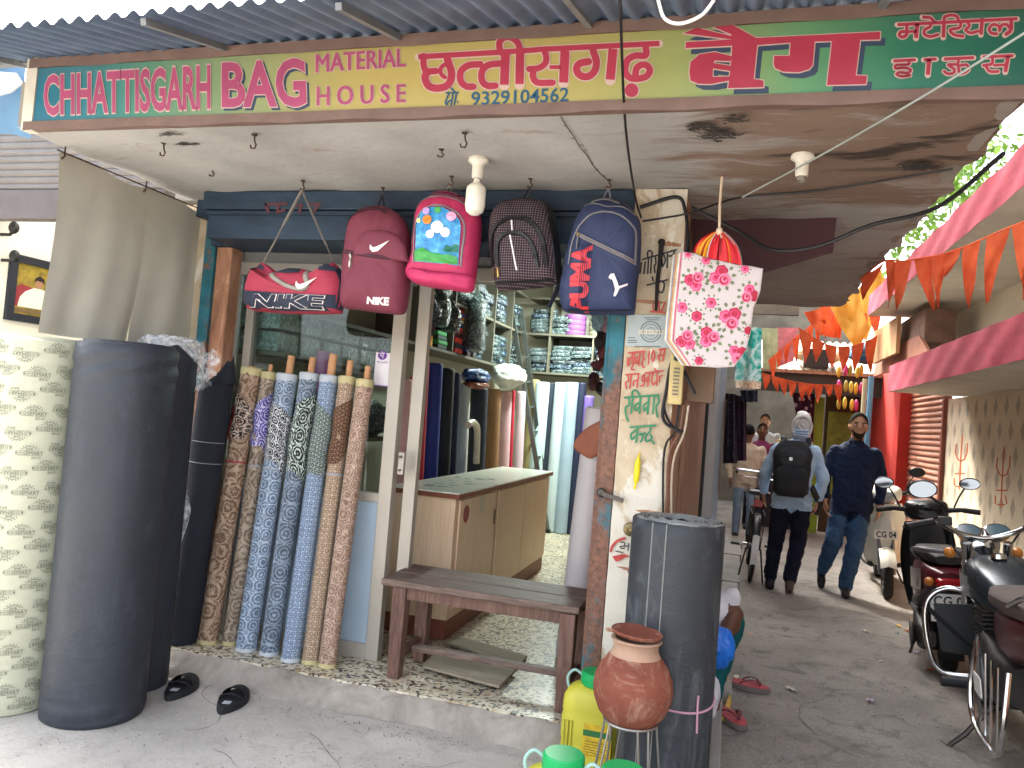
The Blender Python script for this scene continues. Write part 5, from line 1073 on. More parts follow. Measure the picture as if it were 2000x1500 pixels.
for k in range(26):
    x=r.uniform(-1.92,-1.66); y=r.uniform(4.5,5.4); w_=r.uniform(.02,.07); h_=r.uniform(.01,.035); pt_.put(b,[[(x,y),(x+w_,y),(x+w_,y+h_),(x,y+h_)]],.0004+k*.00008)
obj('printed_paper',b,M('paper_print','5f7376',.6,0,.4,40,0),ct,kind='stuff')
# ladder
ld=thing('ladder','aluminium step ladder leaning at the back of shop','ladder',(-2.0,8.8,.12)); ALD=M('ladder_metal','6d716d',.35,.8,.1,8,.05)
fa=Vector(PT(1070,1040,'Z',.125)); fb_=Vector(PT(1087,1032,'Z',.125)); fb_.y=8.95; ta=Vector(PT(998,600,'Y',8.55)); tb_=Vector(PT(1017,600,'Y',8.75))
for a,c in ((fa,ta),(fb_,tb_)): obj('rail',B().bar(a,c,.03,.05,(1,0,0)),ALD,ld); 
for k in range(1,9):
    t_=k/9; obj('rung',B().bar(fa*(1-t_)+ta*t_,fb_*(1-t_)+tb_*t_,.025,.02),ALD,ld)
for a in (fa,fb_): obj('foot',B().box(a.x-.025,a.x+.025,a.y-.035,a.y+.035,.121,.16),BLACKP,ld)
# white bent pipe leaning behind the counter
b=B(); pp_=[PT(x,y,'X',-2.1) for x,y in ((930,905),(932,850),(930,832),(922,825),(914,830))]; b.tube(spline(pp_,5),.03,10); obj('bent_pipe',b,M('pipe_cream','c6bba8',.5),smooth=True,label='cream bent pipe behind the counter',cat='pipe')
# pale roll in the doorway with a brown leather offcut
q0=np.array(PT(1112,1285,'Z',.125)); q1=PT(1172,798,'Y',4.36)
t=thing('cloth_roll','pale grey roll leaning inside right door jamb','roll',q0); b=B(); rollbody(b,q0,q1,.082,32,wobble=.006); obj('body',b,M('roll_pale','c4bdbb',.55,0,.05,4,.08,60),t,smooth=True); b=B(); spiralcap(b,q1,(q1-q0),.07,.02,4); obj('wound_edge',b,M('roll_pale'),t)
b=B(); LP=Puff(rs([(1120,872),(1135,845),(1160,828),(1184,822),(1180,870),(1160,893),(1145,893)]),4.26,.012,.006,3); LP.body(b); obj('leather_offcut',b,M('leather_brown','94553c',.6,0,.15,6,.3,60),smooth=True,label='brown leather offcut hung on the pale roll',cat='leather')
# ================================================================ pillar writing and fittings
RB=M('brush_red','b0403c',.7,0,.15,20,.1); GB=M('brush_green','2f7a55',.7,0,.15,20,.1); KB=M('brush_black','2a2b33',.7,0,.15,20,.1)
PPL=pxplane('Y',3.444,(0,-1,0))
def strokes(b,lst,off,sc,wd,cv=True):
    for i,st in enumerate(lst):
        q=c_(st,off,sc); q=spline(q,4) if cv and len(q)>2 else q; PPL.put(b,ribbon(q,wd/sc),.003+(i%7)*.0002)
b=B(); strokes(b,[[(190,200),(405,180)],[(240,200),(230,270),(180,290)],[(190,290),(180,370),(205,350)],[(195,285),(255,270)],[(275,200),(248,370)],[(240,375),(230,420),(265,425)],[(320,250),(285,280),(295,335),(325,300)],[(345,190),(322,370)],[(390,190),(380,250),(405,280),(380,300),(375,380),(402,390)],[(465,180),(455,350)],[(520,165),(498,240),(512,315),(538,240),(520,165)],[(595,162),(685,145)],[(620,160),(605,230),(585,240),(605,312)],[(672,150),(645,310)],[(600,240),(655,232)],
 [(155,490),(330,478)],[(180,490),(190,570),(150,600),(165,672)],[(230,488),(207,670)],[(312,560),(262,580),(255,640)],[(325,480),(302,660)],[(400,490),(370,520),(378,580),(405,560)],[(402,490),(395,620),(350,640)],[(410,470),(650,440)],[(450,520),(425,550),(450,590)],[(470,460),(445,640)],[(520,455),(500,540),(512,622),(548,590)],[(575,445),(562,630)],[(540,408),(562,450)],[(640,500),(605,520),(600,580)]],(1200,660),6.82,20)
obj('opening_hours_lettering',b,RB,shop,kind='stuff')
b=B(); strokes(b,[[(140,797),(590,760)],[(190,790),(200,890),(150,930),(160,1040),(185,1110)],[(240,775),(245,712),(290,700),(335,755)],[(245,790),(225,1000)],[(345,860),(272,900),(285,965),(335,915)],[(348,780),(336,1000)],[(450,855),(390,900),(402,970),(445,915)],[(462,775),(442,1010)],[(535,768),(512,1005)],[(578,768),(592,850),(556,920),(572,1050)],[(215,1190),(550,1165)],[(295,1225),(225,1280),(232,1350),(285,1310)],[(312,1190),(292,1390)],[(312,1290),(372,1280),(372,1350),(350,1380)],[(410,1268),(352,1290)],[(482,1180),(470,1250),(420,1310),(432,1380),(500,1335),(480,1290)],[(490,1360),(532,1410)]],(1200,660),6.82,26)
obj('closed_day_lettering',b,GB,shop,kind='stuff')
b=B(); strokes(b,[[(240,440),(850,262)],[(215,500),(190,690)],[(285,490),(262,700)],[(345,420),(330,700)],[(402,400),(382,690)],[(332,400),(330,310),(370,280),(412,320),(402,400)],[(470,400),(480,520),(452,560),(462,680)],[(542,390),(522,560)],[(620,350),(652,450),(602,570),(592,450)],[(692,340),(682,590)],[(820,280),(792,360),(722,380)],[(320,912),(690,812)],[(560,832),(632,880),(602,1040),(542,1030)],[(410,760),(432,830)]],(1230,460),9.37,30)
strokes(b,[[(400,740),(490,740),(490,820),(392,840),(430,890),(500,880)],[(490,830),(600,830)],[(602,770),(582,940)],[(660,880),(668,888)],[(282,950),(460,990)]],(1180,1000),12.5,26)
obj('faded_name_lettering',b,KB,shop,kind='stuff')
b=B(); strokes(b,[[(640,1235),(582,1390)],[(520,1180),(545,1390)],[(425,1260),(430,1390)],[(380,1395),(640,1410)]],(1230,460),9.37,26); strokes(b,[[(165,950),(205,830),(330,700),(500,640)]],(1180,1000),12.5,62); PPL.put(b,[c_([(200,1080),(480,1020),(650,1085),(500,1110),(330,1212),(280,1200)],(1180,1000),12.5)],.003); obj('red_brush_marks',b,RB,shop,kind='stuff')
# rusty rod on the pillar
b=B(); b.tube([PT(1292,473,'Y',3.43),PT(1289,510,'Y',3.43),PT(1284,548,'Y',3.43),PT(1281,607,'Y',3.435)],[.012,.009,.009,.006],8); b.ell(PT(1292,473,'Y',3.43),.016,.012,.016); obj('wall_rod',b,M('rod_black','211d1c',.6,.3),smooth=True,label='black rod hanging down the pillar beside rose-print bags',cat='rod')
# notice plate
q=[PT(x,y,'Y',3.440) for x,y in ((1226,614),(1305,617),(1305,680),(1222,676))]
nt_=thing('notice_plate','grey notice plate with round emblem on the pillar','sign',q[3]); b=B(); b.prism([Vector(v) for v in q],(0,-.004,0)); obj('plate',b,M('plate_grey','9fa9a8',.5,0,.08,6,.05),nt_)
NPL=pxplane('Y',3.435,(0,-1,0)); b=B(); c0_=(1271,648); NPL.put(b,ribbon(circ(c0_,20,24),1.6,True,False)+ribbon(circ(c0_,15,24),1.0,True,False)+ribbon(circ(c0_,8,16),.8,True,False),.001)
for y,x0,x1 in ((620,1258,1290),(624,1262,1286),(659,1226,1240),(664,1226,1244),(668,1226,1244),(676,1240,1290)): NPL.put(b,[[(x0,y),(x1,y),(x1,y+1.4),(x0,y+1.4)]],.001)
obj('emblem_print',b,M('emblem_ink','4b5557',.6),nt_,kind='stuff'); b=B(); NPL.put(b,[[(1247,644),(1296,645),(1296,653),(1247,652)]],.0016); obj('emblem_band',b,M('emblem_band','c9c4b2',.6),nt_); b=B(); NPL.text(b,'GTR 44 E 352098',[(1249,646),(1294,647),(1294,651),(1249,650)],.0022); bpy.data.meshes
obj('plate_text',b,M('emblem_ink'),nt_,kind='stuff')
# electric box, yellow handle, lock, padlock hasp
p=PT(1320,745,'Y',3.40); eb=thing('meter_box','cream electric junction box with wires beside the pillar','electric box',p)
obj('box',B().box(p[0]-.03,p[0]+.03,3.40,3.448,p[2]-.10,p[2]+.12),M('box_cream','b9a570',.55,0,.1,10,.1),eb,bevel=.006)
for k in range(8): obj('terminal',B().box(p[0]-.012,p[0]+.014,3.394,3.4,p[2]-.06+k*.016,p[2]-.052+k*.016),M('terminal_grey','6f6a58',.6),eb)
b=B(); b.lathe([(0,0),(.012,0),(.012,.008),(0,.008)],(p[0]-.004,3.399,p[2]+.10),(0,-1,0),12); obj('knob',b,BLACKP,eb)
obj('side_box',B().box(p[0]+.04,p[0]+.16,3.52,3.60,p[2]-.08,p[2]+.10),M('box_brown','6e5946',.7),eb,bevel=.006)
for k,dx in enumerate((.0,.02,.04)):
    b=B(); b.tube(spline([(p[0]+.02+dx,3.42,p[2]-.1),(p[0]+.01+dx,3.41,p[2]-.22),(p[0]-.03+dx,3.42,p[2]-.34-.03*k),(p[0]+.01+dx,3.45,p[2]-.9)],6),.005,6); obj('wire',b,(WIRE,M('wire_brown','6a4a3a',.6),M('wire_cream','a99a86',.6))[k],eb,smooth=True)
b=B(); a=PT(1247,893,'Y',3.43); e=PT(1242,942,'Y',3.43); b.tube([a,a*.8+e*.2,a*.5+e*.5,e*.9+a*.1,e],[.006,.013,.014,.013,.009],10); b.tube([e,e+np.array([-.004,.0,-.03])],.006,6); b.tube([a,a+np.array([.004,.01,.02])],.004,6); obj('hand_tool',b,M('handle_yel','d9c416',.4),smooth=True,label='yellow plastic handle hung on the cream pillar',cat='handle')
b=B(); p=PT(1232,1033,'Y',3.43); b.lathe([(.0,.0),(.03,0),(.032,-.015),(.028,-.03),(.02,-.034),(.0,-.034)],p,(0,1,0),20); b.lathe([(.012,-.034),(.019,-.036),(.019,-.044),(.012,-.046)],p,(0,1,0),16); obj('door_lock',b,M('lock_brass','6d6044',.3,.8),smooth=True,label='round metal lock on the pillar beside the rubber roll',cat='lock')
b=B(); b.bar(PT(1172,962,'Y',3.44),PT(1216,978,'Y',3.42),.02,.018); b.ell(PT(1174,962,'Y',3.44),.02,.015,.022); obj('hasp_bar',b,STEEL,label='dark steel hasp bar across the door guide',cat='hasp')
# payment sticker on the glass (its square code left out)
q=[PT(x,y,'Y',FY-.006) for x,y in ((735,688),(763,690),(758,756),(729,753))]
ps=thing('payment_sticker','white and purple payment sticker on the glass','sticker',q[3]); b=B(); b.prism([Vector(v) for v in q],(0,-.0015,0)); obj('card',b,M('sticker_white','d8d3d6',.5),ps)
SPL=pxplane('Y',FY-.0078,(0,-1,0)); PUR=M('sticker_purple','5f2f8a',.5); b=B(); SPL.put(b,[circ((747,694),9,20)],.001); obj('purple_disc',b,PUR,ps); b=B(); SPL.put(b,ribbon([(742,690),(752,690)],1.4)+ribbon([(749,690),(748,699)],1.4)+ribbon([(744,690),(744,695),(748,695)],1.3)+ribbon([(746,687),(749,690)],1.2),.002); obj('glyph',b,M('sticker_white'),ps,kind='stuff')
b=B(); SPL.text(b,'PhonePe',[(737,705),(757,706),(757,710),(737,709)],.001,off=.01); SPL.put(b,[[(729,751),(758,754),(758,756),(729,753)]],.0012); obj('caption',b,PUR,ps,kind='stuff')
# ================================================================ bench
bn=thing('wooden_bench','worn brown wooden bench in front of the doorway','bench',(-1.1,3.78,.12))
ZT=.615; BXL,BXR=-1.64,-.625
for y0,y1,dz in ((3.585,3.765,0),(3.772,3.985,.003)):
    b=B(); b.box(BXL-.0,BXR,y0-.01,y1,ZT-.035+dz,ZT+dz); o_=obj('plank',b,MT['bench_top'],bn,bevel=.008)
legs=[(-1.545,3.63),(-.675,3.60),(-1.535,3.93),(-.68,3.93)]
for x,y in legs:
    b=B(); s=.036; b.loft([[(x-s*.85,y-s*.85,.121),(x+s*.85,y-s*.85,.121),(x+s*.85,y+s*.85,.121),(x-s*.85,y+s*.85,.121)],[(x-s,y-s,.4),(x+s,y-s,.4),(x+s,y+s,.4),(x-s,y+s,.4)],[(x-s,y-s,ZT-.036),(x+s,y-s,ZT-.036),(x+s,y+s,ZT-.036),(x-s,y+s,ZT-.036)]]); obj('leg',b,MT['bench_frame'],bn,bevel=.004)
for y in (3.615,3.94): obj('apron',B().box(-1.505,-.715,y-.012,y+.012,ZT-.095,ZT-.037),MT['bench_frame'],bn,bevel=.003)
for x in (-1.54,-.68): obj('side_apron',B().box(x-.012,x+.012,3.67,3.89,ZT-.095,ZT-.037),MT['bench_frame'],bn)
obj('stretcher',B().bar((-1.52,3.78,.235),(-.69,3.78,.235),.045,.03),MT['bench_top'],bn,bevel=.003)
for x in (-1.54,-.68): obj('stretcher',B().bar((x,3.665,.235),(x,3.895,.235),.03,.045),MT['bench_frame'],bn)
pd=thing('plywood_board','dusty plywood boards lying on floor under bench','board',(-1.15,3.9,.121))
for i,(pts) in enumerate((((825,1305),(858,1268),(1010,1310),(975,1345)),((870,1258),(900,1248),(1030,1285),(1012,1305)))):
    b=B(); q=[Vector(PT(x,y,'Z',.128+.014*(1-i))) for x,y in pts]; b.prism(q,(0,0,.014)); obj('board',b,MT['plywood_dusty'],pd,bevel=.002)
# ================================================================ rubber roll by the pillar
rc=(-.185,3.235); RUB=scuffed('rubber_sheet','30353a','62676a',.5,.6)
rg=thing('rubber_roll','big dark grey rubber sheet roll tied with pink string','roll',(rc[0],rc[1],0))
def rugw(t,h): return .008*math.sin(2*t+1)+(.012 if math.sin(t*1+.4)>.985 else 0)
b=B(); b.lathe([(.17,.004),(.182,.012)]+[(.185,.012+i*.055) for i in range(1,20)]+[(.184,1.108),(.176,1.115)],(rc[0],rc[1],0),(0,0,1),72,wob=rugw); obj('body',b,RUB,rg,smooth=True,angle=50)
b=B(); N=9*40; pts=[]
for i in range(N+1):
    t=2*math.pi*i/40; rr=.062+(.176-.062)*i/N; pts.append((rc[0]+rr*math.cos(t),rc[1]+rr*math.sin(t),1.112+.004*math.sin(i*.9)))
b.tube(pts,.0058,5); obj('wound_edge',b,M('rubber_edge','7b7f7c',.8,0,.15,20,.2),rg)
b=B(); b.lathe([(.176,1.108),(.06,1.104),(.058,.85),(0,.85)],(rc[0],rc[1],0),n=48); obj('hollow_core',b,M('rubber_core','24272b',.7),rg,smooth=True)
for a in (R(-118),R(-100)):
    b=B(); b.tube([(rc[0]+.186*math.cos(a),rc[1]+.186*math.sin(a),h) for h in np.linspace(.01,1.11,12)],.003,5); obj('sheet_edge',b,M('rubber_edge'),rg)
b=B(); ring=[(rc[0]+.189*math.cos(t),rc[1]+.189*math.sin(t),.415+.012*math.sin(t*2)) for t in np.linspace(0,2*math.pi,49)]; b.tube(ring,.0045,6,cap=False); a=R(-48); e=np.array([rc[0]+.192*math.cos(a),rc[1]+.192*math.sin(a),.42]); b.tube([e+np.array([0,0,.05]),e,e+np.array([.004,-.004,-.09])],.0045,6); obj('pink_string',b,M('string_pink','b98c9c',.7),rg,smooth=True)
# ================================================================ clay pot on a wire stand
pp=PT(1236,1345,'Y',2.98); r0=.150
CLAY=mk('clay',lambda n:(lambda a,d:(n.col(n.mix(n.math('MULTIPLY',d,.55),a,lin('b79a86'))),n.bump(n.noise(40,6,.7),0,.2,.004),n.set(.92,0,.1)))(n.ramp(n.noise(5,5,.6),0,[(.3,lin('6e4034')),(.7,lin('8f5746'))]),n.ramp(n.noise(7,8,.78,dist=1.1),0,[(.50,(0,0,0)),(.66,(1,1,1))])))
CLAYP=M('clay_pale','a58670',.8,0,.12,12,.3,50)
po=thing('clay_pot','round terracotta water pot with lid dish','pot',(pp[0],pp[1],pp[2]-r0))
prof=[(.0,-.148),(.05,-.142),(.09,-.120),(.125,-.083),(.145,-.035),(.150,.005),(.145,.045),(.128,.085),(.108,.112),(.095,.128)]
b=B(); b.lathe(prof,pp,(0,0,1),44); obj('belly',b,CLAY,po,smooth=True)
b=B(); b.lathe([(.095,.128),(.086,.145),(.084,.165),(.092,.18),(.097,.185),(.094,.19),(.08,.19)],pp,(0,0,1),40); obj('neck',b,CLAYP,po,smooth=True)
b=B(); b.lathe([(.0,.190),(.06,.191),(.088,.197),(.098,.208),(.094,.212),(.075,.204),(.04,.2),(.0,.2)],pp,(0,0,1),40); b.v=[(x,y,z+(x-pp[0])*-.06+.006) for x,y,z in b.v]; obj('lid_dish',b,CLAY,po,smooth=True)
ws=thing('pot_stand','thin bent wire stand under the clay pot','stand',(pp[0],pp[1],0)); WS=M('wire_silver','9a9791',.4,.7)
b=B(); b.tube([(pp[0]+.10*math.cos(t),pp[1]+.10*math.sin(t),pp[2]-.118) for t in np.linspace(0,2*math.pi,33)],.005,6,cap=False); obj('ring',b,WS,ws,smooth=True)
for k in range(4):
    a=R(35+90*k); zt=pp[2]-.12
    def pr(an,rr,z): return (pp[0]+rr*math.cos(an),pp[1]+rr*math.sin(an),z)
    b=B(); b.tube([pr(a-.22,.10,zt),pr(a-.10,.155,.012),pr(a,.162,.006),pr(a+.10,.155,.012),pr(a+.22,.10,zt)],.0045,6); obj('leg_loop',b,WS,ws,smooth=True)
# ================================================================ yellow jerrycans with green lids
YEL=M('jerry_yellow','bfb83e',.45,0,.1,5,.08,40,dirt='8f8438',dirtamt=.3); GRN=M('lid_green','0f9a52',.4,0,.06,6,.05)
def jerry(x,y,z,label,ang=0,h=.355):
    t=thing('jerrycan',label,'jerrycan',(x,y,z),group='yellow jerrycans'); b=B(); rings=[]
    for zz,k in ((0,.86),(.012,.95),(.03,1),(.09,1),(.10,.97),(.12,.97),(.13,1),(h*.62,1),(h*.66,.97),(h*.70,.99),(h*.84,.97),(h*.92,.86),(h*.97,.66),(h,.48)):
        ring=[]
        for i in range(28):
            tt=2*math.pi*i/28; c,s_=math.cos(tt),math.sin(tt); e=.55; ring.append((x+.127*k*abs(c)**e*(1 if c>0 else -1),y+.085*k*abs(s_)**e*(1 if s_>0 else -1),z+zz))
        rings.append(ring)
    b.loft(rings); obj('body',b,YEL,t,smooth=True,angle=60)
    b=B(); b.lathe([(.0,.052),(.062,.052),(.068,.046),(.07,.01),(.066,-.004),(0,-.004)],(x+.01,y,z+h),(0,0,1),32,wob=lambda t,h:.012*math.sin(20*t) if h<.045 else 0); obj('lid',b,GRN,t,smooth=True)
    b=B(); b.tube(spline([(x-.105,y,z+h*.86),(x-.118,y,z+h*1.02),(x-.09,y,z+h*1.12),(x-.055,y,z+h*1.08)],6),.006,8); obj('carry_handle',b,M('handle_teal','8fb0a8',.5),t,smooth=True)
    b=B(); b.box(x-.02,x+.1,y-.0875,y-.0865,z+.075,z+h*.60); lbo=obj('label',b,M('jerry_label','c9a92a',.5,0,.3,50,0),t); b=B(); b.box(x-.02,x+.1,y-.0882,y-.0876,z+h*.46,z+h*.53); obj('label_band',b,M('label_green','2f6a3a',.5),lbo)
    for k in range(6): obj('label_line',B().box(x-.012,x+.09-.01*(k%3),y-.0883,y-.0876,z+.085+k*.011,z+.088+k*.011),M('label_ink','7a6a2a',.6),lbo)
    for k in range(3): obj('rib',B().tube([(x-.105+k*.016,y-.0845,z+.10),(x-.105+k*.016,y-.086,z+h*.60)],.005,6),YEL,t,smooth=True)
    return t
jerry(-.495,3.345,.008,'yellow jerrycan with green lid behind the clay pot')
q=PT(1093,1470,'Z',.41); jerry(q[0]+.005,q[1],.005,'yellow jerrycan at bottom edge, mostly its green lid showing')
q=PT(1212,1500,'Z',.41); jerry(q[0],q[1],-.015+.02,'third jerrycan at bottom edge right of the other lid')
# ================================================================ building on the right of the alley
rbld=thing('alley_building','cream building with red ledges and brown roller shutter along alley','building',(2.4,7,0))
REDL=M('ledge_red','a23a4e',.9,0,.18,4,.5,70,dirt='7d2d3b',dirtamt=.3); REDP=M('pillar_red','b02a22',.75,0,.15,5,.3,40,dirt='7a2a20',dirtamt=.4); UND=M('ledge_underside','cdc7ba',.9,0,.12,3,.2,30,dirt='a39c8e')
def _diam(n):
    co=n.N('ShaderNodeSeparateXYZ'); n.L(n.N('ShaderNodeNewGeometry'),0,co,0)
    def tri(v,s,o): 
        f=n.math('FRACT',n.math('MULTIPLY_ADD',v,s,o)); return n.math('ABSOLUTE',n.math('SUBTRACT',f,.5))
    d=n.math('ADD',tri((co,1),3.6,0.),tri((co,2),2.4,0.)); d2=n.math('ADD',tri((co,1),3.6,.5),tri((co,2),2.4,.5)); m=n.math('MINIMUM',d,d2)
    r=n.ramp(m,0,[(.20,(1,1,1)),(.24,(0,0,0))]); base=n.ramp(n.noise(3,6,.65),0,[(.3,lin('cdbfa4')),(.7,lin('dfd4bc'))]); c=n.mix(n.math('MULTIPLY',r,.62),base,lin('928b7e'))
    st=n.noise(2.4,7,.7,n.co(scale=(1,1,.35))); sr=n.ramp(st,0,[(.56,(0,0,0)),(.72,(1,1,1))]); c=n.mix(n.math('MULTIPLY',sr,.4),c,lin('8d7c66')); n.col(c); n.bump(n.noise(40,5,.7),0,.25,.004); n.set(.85,0,.2)
mk('diamond_wall',_diam)
obj('lower_wall',B().box(2.2,2.6,.5,9.26,0,2.004),MT['diamond_wall'],rbld); obj('upper_wall',B().box(2.21,2.6,.5,14.5,2.25,3.02),M('wall_ivory','e0dac9',.85,0,.07,2,.2,30,dirt='a79b86',dirtamt=.3),rbld)
obj('far_wall',B().box(2.2,2.6,11.3,16,0,2.25),M('wall_ivory'),rbld)
def ledge(x,y0,y1,z0,z1,nm):
    b=B(); b.grid(lambda u,v:(x+.006*math.sin(u*90+v*7)+.004*math.sin(u*41),y0+u*(y1-y0),z0+v*(z1-z0)),110,5); obj(nm+'_face',b,REDL,rbld,smooth=True)
    b=B(); b.box(x+.012,2.34,y0,y1,z0+.012,z1-.004); obj(nm+'_slab',b,UND,rbld); b=B(); b.grid(lambda u,v:(x+v*(2.2-x),y0+u*(y1-y0),z0+.004*math.sin(u*33+v*5)),40,6); obj(nm+'_underside',b,UND,rbld,smooth=True)
    obj(nm+'_end',B().box(x+.002,2.2,y1-.003,y1+.01,z0,z1),REDL,rbld)
ledge(1.5,.5,8.6,2.005,2.27,'lower_ledge'); ledge(1.4,.5,9.5,2.91,3.15,'upper_ledge')
obj('base_band',B().box(2.194,2.2,.5,9.26,0,.52),M('band_orange','c48a63',.8,0,.2,4,.2,40,dirt='a9a08a',dirtamt=.5),rbld)
obj('shutter_jamb',B().box(2.16,2.24,9.20,9.27,0,2.25),M('jamb_brown','7d4537',.6),rbld)
SHB=M('shutter_brown','a4705a',.5,.2,.12,6,.1,30)
for k in range(34):
    z=.03+k*.066; b=B(); b.grid(lambda u,v:(2.205-.024*math.sin(v*math.pi),9.28+u*1.98,z+v*.064),1,5); obj('shutter_slat',b,SHB,rbld,smooth=True)
obj('red_pillar',B().box(2.05,2.2,10.9,13.2,0,2.6),REDP,rbld,bevel=.01); obj('red_jamb',B().box(2.14,2.2,11.262,11.32,0,2.25),REDP,rbld)
OR=M('trident_paint','c4623a',.8,0,.2,9,.1); wl=Plane2(lambda x,y:PT(x,y,'X',2.199),(-1,0,0)); b=B()
for dx,dy,s in ((0,0,1),(82,26,1.12)):
    f=lambda *p:[(1880+dx+(x-1880)*s,870+dy+(y-870)*s) for x,y in p]
    for st in (f((1880,850),(1876,905),(1874,955)),f((1868,868),(1866,885),(1872,898),(1878,900)),f((1890,866),(1889,884),(1884,897),(1878,900)),f((1866,925),(1884,925)),f((1868,950),(1880,950)),f((1864,935),(1864,948)),f((1882,935),(1884,948))): wl.put(b,ribbon(st,2.6),.001)
obj('trident_paint',b,OR,rbld,kind='stuff')
# wooden crate on the ledge, and a sloping board
cx=thing('ledge_crate','old weathered box standing on the red ledge','box',(1.9,8.5,2.27)); CRT=M('crate_brown','7d6356',.8,0,.3,7,.4,30,dirt='4a3a33')
obj('box',B().box(1.74,2.02,8.3,9.6,2.50,2.84),CRT,cx,bevel=.01); obj('foot',B().box(1.78,1.84,8.5,8.6,2.272,2.50),CRT,cx); obj('foot',B().box(1.95,2.0,8.5,8.6,2.272,2.50),CRT,cx)
b=B(); b.prism([Vector(PT(x,y,'X',1.72)) for x,y in ((1705,735),(1715,690),(1795,655),(1815,690),(1800,705))],(.03,0,0)); obj('tilted_board',b,M('board_salmon','a5705c',.7,0,.2,5,.2),label='salmon board tilted on the ledge below the box',cat='board')
b=B(); b.box(1.62,1.66,9.0,10.4,2.45,2.85); obj('leaning_plywood',b,M('ply_ochre','b28a60',.7,0,.15,4,.2),label='ochre plywood panel beside the old box',cat='panel')
# maroon board under the canopy
b=B(); b.prism([Vector(PT(x,y,'Y',3.95)) for x,y in ((1352,402),(1635,415),(1627,491),(1490,531),(1352,560))],(0,.03,0)); obj('maroon_board',b,M('board_maroon','45252b',.6,0,.1,3,.08),label='dark maroon board hanging under the canopy',cat='board')
# ---------------------------------------------------------------- bunting
FLG=mk('flag_orange',lambda n:(n.col(n.ramp(n.noise(8,4,.6),0,[(.3,lin('b9482a')),(.7,lin('d2623a'))])),n.set(.8,0,.2),n.bump(n.noise(300,2),0,.2,.002)))
_fo=MT['flag_orange'].node_tree; 
def flag(par,a,b_,tip,sd,thick=.0015,curl=.02):
    a=np.array(a);b_=np.array(b_);tip=np.array(tip)
    def f(u,v):
        top=a*(1-u)+b_*u; w=1-v**1.7; base=(a+b_)/2; p=tip*v+ (base+(top-base)*1.0)*(1-v); p=base*(1-v)+tip*v+(top-base)*w
        return p+np.array([.3*curl*math.sin(v*5+sd),curl*math.sin(u*4+v*6+sd)*(.2+v),.25*curl*math.sin(v*9+u*5+sd)])
    bb=B(); bb.grid(f,6,10); obj('flag',bb,FLG,par,smooth=True)
def bunting(label,line,flags,ax,val,off,sc,r=.005):
    L=[PT(x/sc+off[0],y/sc+off[1],ax,v) for (x,y),v in zip(line,val)]
    t=thing('bunting',label,'bunting',L[0],group='orange bunting strings'); bb=B(); bb.tube(spline(L,6),r,6); obj('cord',bb,FLG,t,smooth=True)
    for i,(x0,x1,tx,ty,vy) in enumerate(flags):
        def yl(x):
            for (xa,ya),(xb,yb) in zip(line[:-1],line[1:]):
                if min(xa,xb)<=x<=max(xa,xb): return ya+(yb-ya)*(x-xa)/(xb-xa)
            return line[-1][1]
        g=lambda x,y:PT(x/sc+off[0],y/sc+off[1],ax,vy); flag(t,g(x0,yl(x0)),g(x1,yl(x1)),g(tx,ty),i*1.7)
    return t
bunting('orange pennant string in front across upper right',[(1200,120),(1062,165),(900,230),(720,310),(560,365),(450,385),(330,405),(200,408),(60,520)],[(985,1110,1070,640,4.6),(830,968,836,662,4.62),(690,800,716,690,4.65),(585,685,570,515,4.68),(480,572,545,690,4.7),(385,490,510,702,4.72),(285,385,276,715,4.74),(218,284,240,690,4.76),(70,205,85,640,4.8)],'Y',[4.55,4.6,4.62,4.65,4.68,4.7,4.74,4.78,4.9],(1660,380),3.12)
r=random.Random(11)
def farbunt(label,x0,y0,x1,y1,Y0,n,sag,fl):
    line=[(x0+(x1-x0)*i/12,y0+(y1-y0)*i/12+sag*math.sin(math.pi*i/12)) for i in range(13)]
    fs=[]
    for k in range(n):
        xa=x0+(x1-x0)*k/n; xb=x0+(x1-x0)*(k+.92)/n; fs.append((min(xa,xb),max(xa,xb),(xa+xb)/2+r.uniform(-6,6),max(y0,y1)*.5+min(y0,y1)*.5+sag*.8+fl*r.uniform(.8,1.3) if False else y0+(y1-y0)*(k+.5)/n+sag*math.sin(math.pi*(k+.5)/n)+fl*r.uniform(.75,1.3),Y0))
    bunting(label,line,fs,'Y',[Y0]*13,(0,0),1.)
farbunt('orange pennants hanging across alley below the tin awning',1488,728,1645,752,10.4,9,8,30)
farbunt('orange pennants sagging from canopy end to red pillar',1560,640,1715,655,9.6,6,30,55)
farbunt('long orange pennant string slanting down to the left',1620,610,1500,705,11.2,8,-4,45)
farbunt('upper orange pennants beside the yellow drape',1600,590,1720,610,10.6,5,10,50)
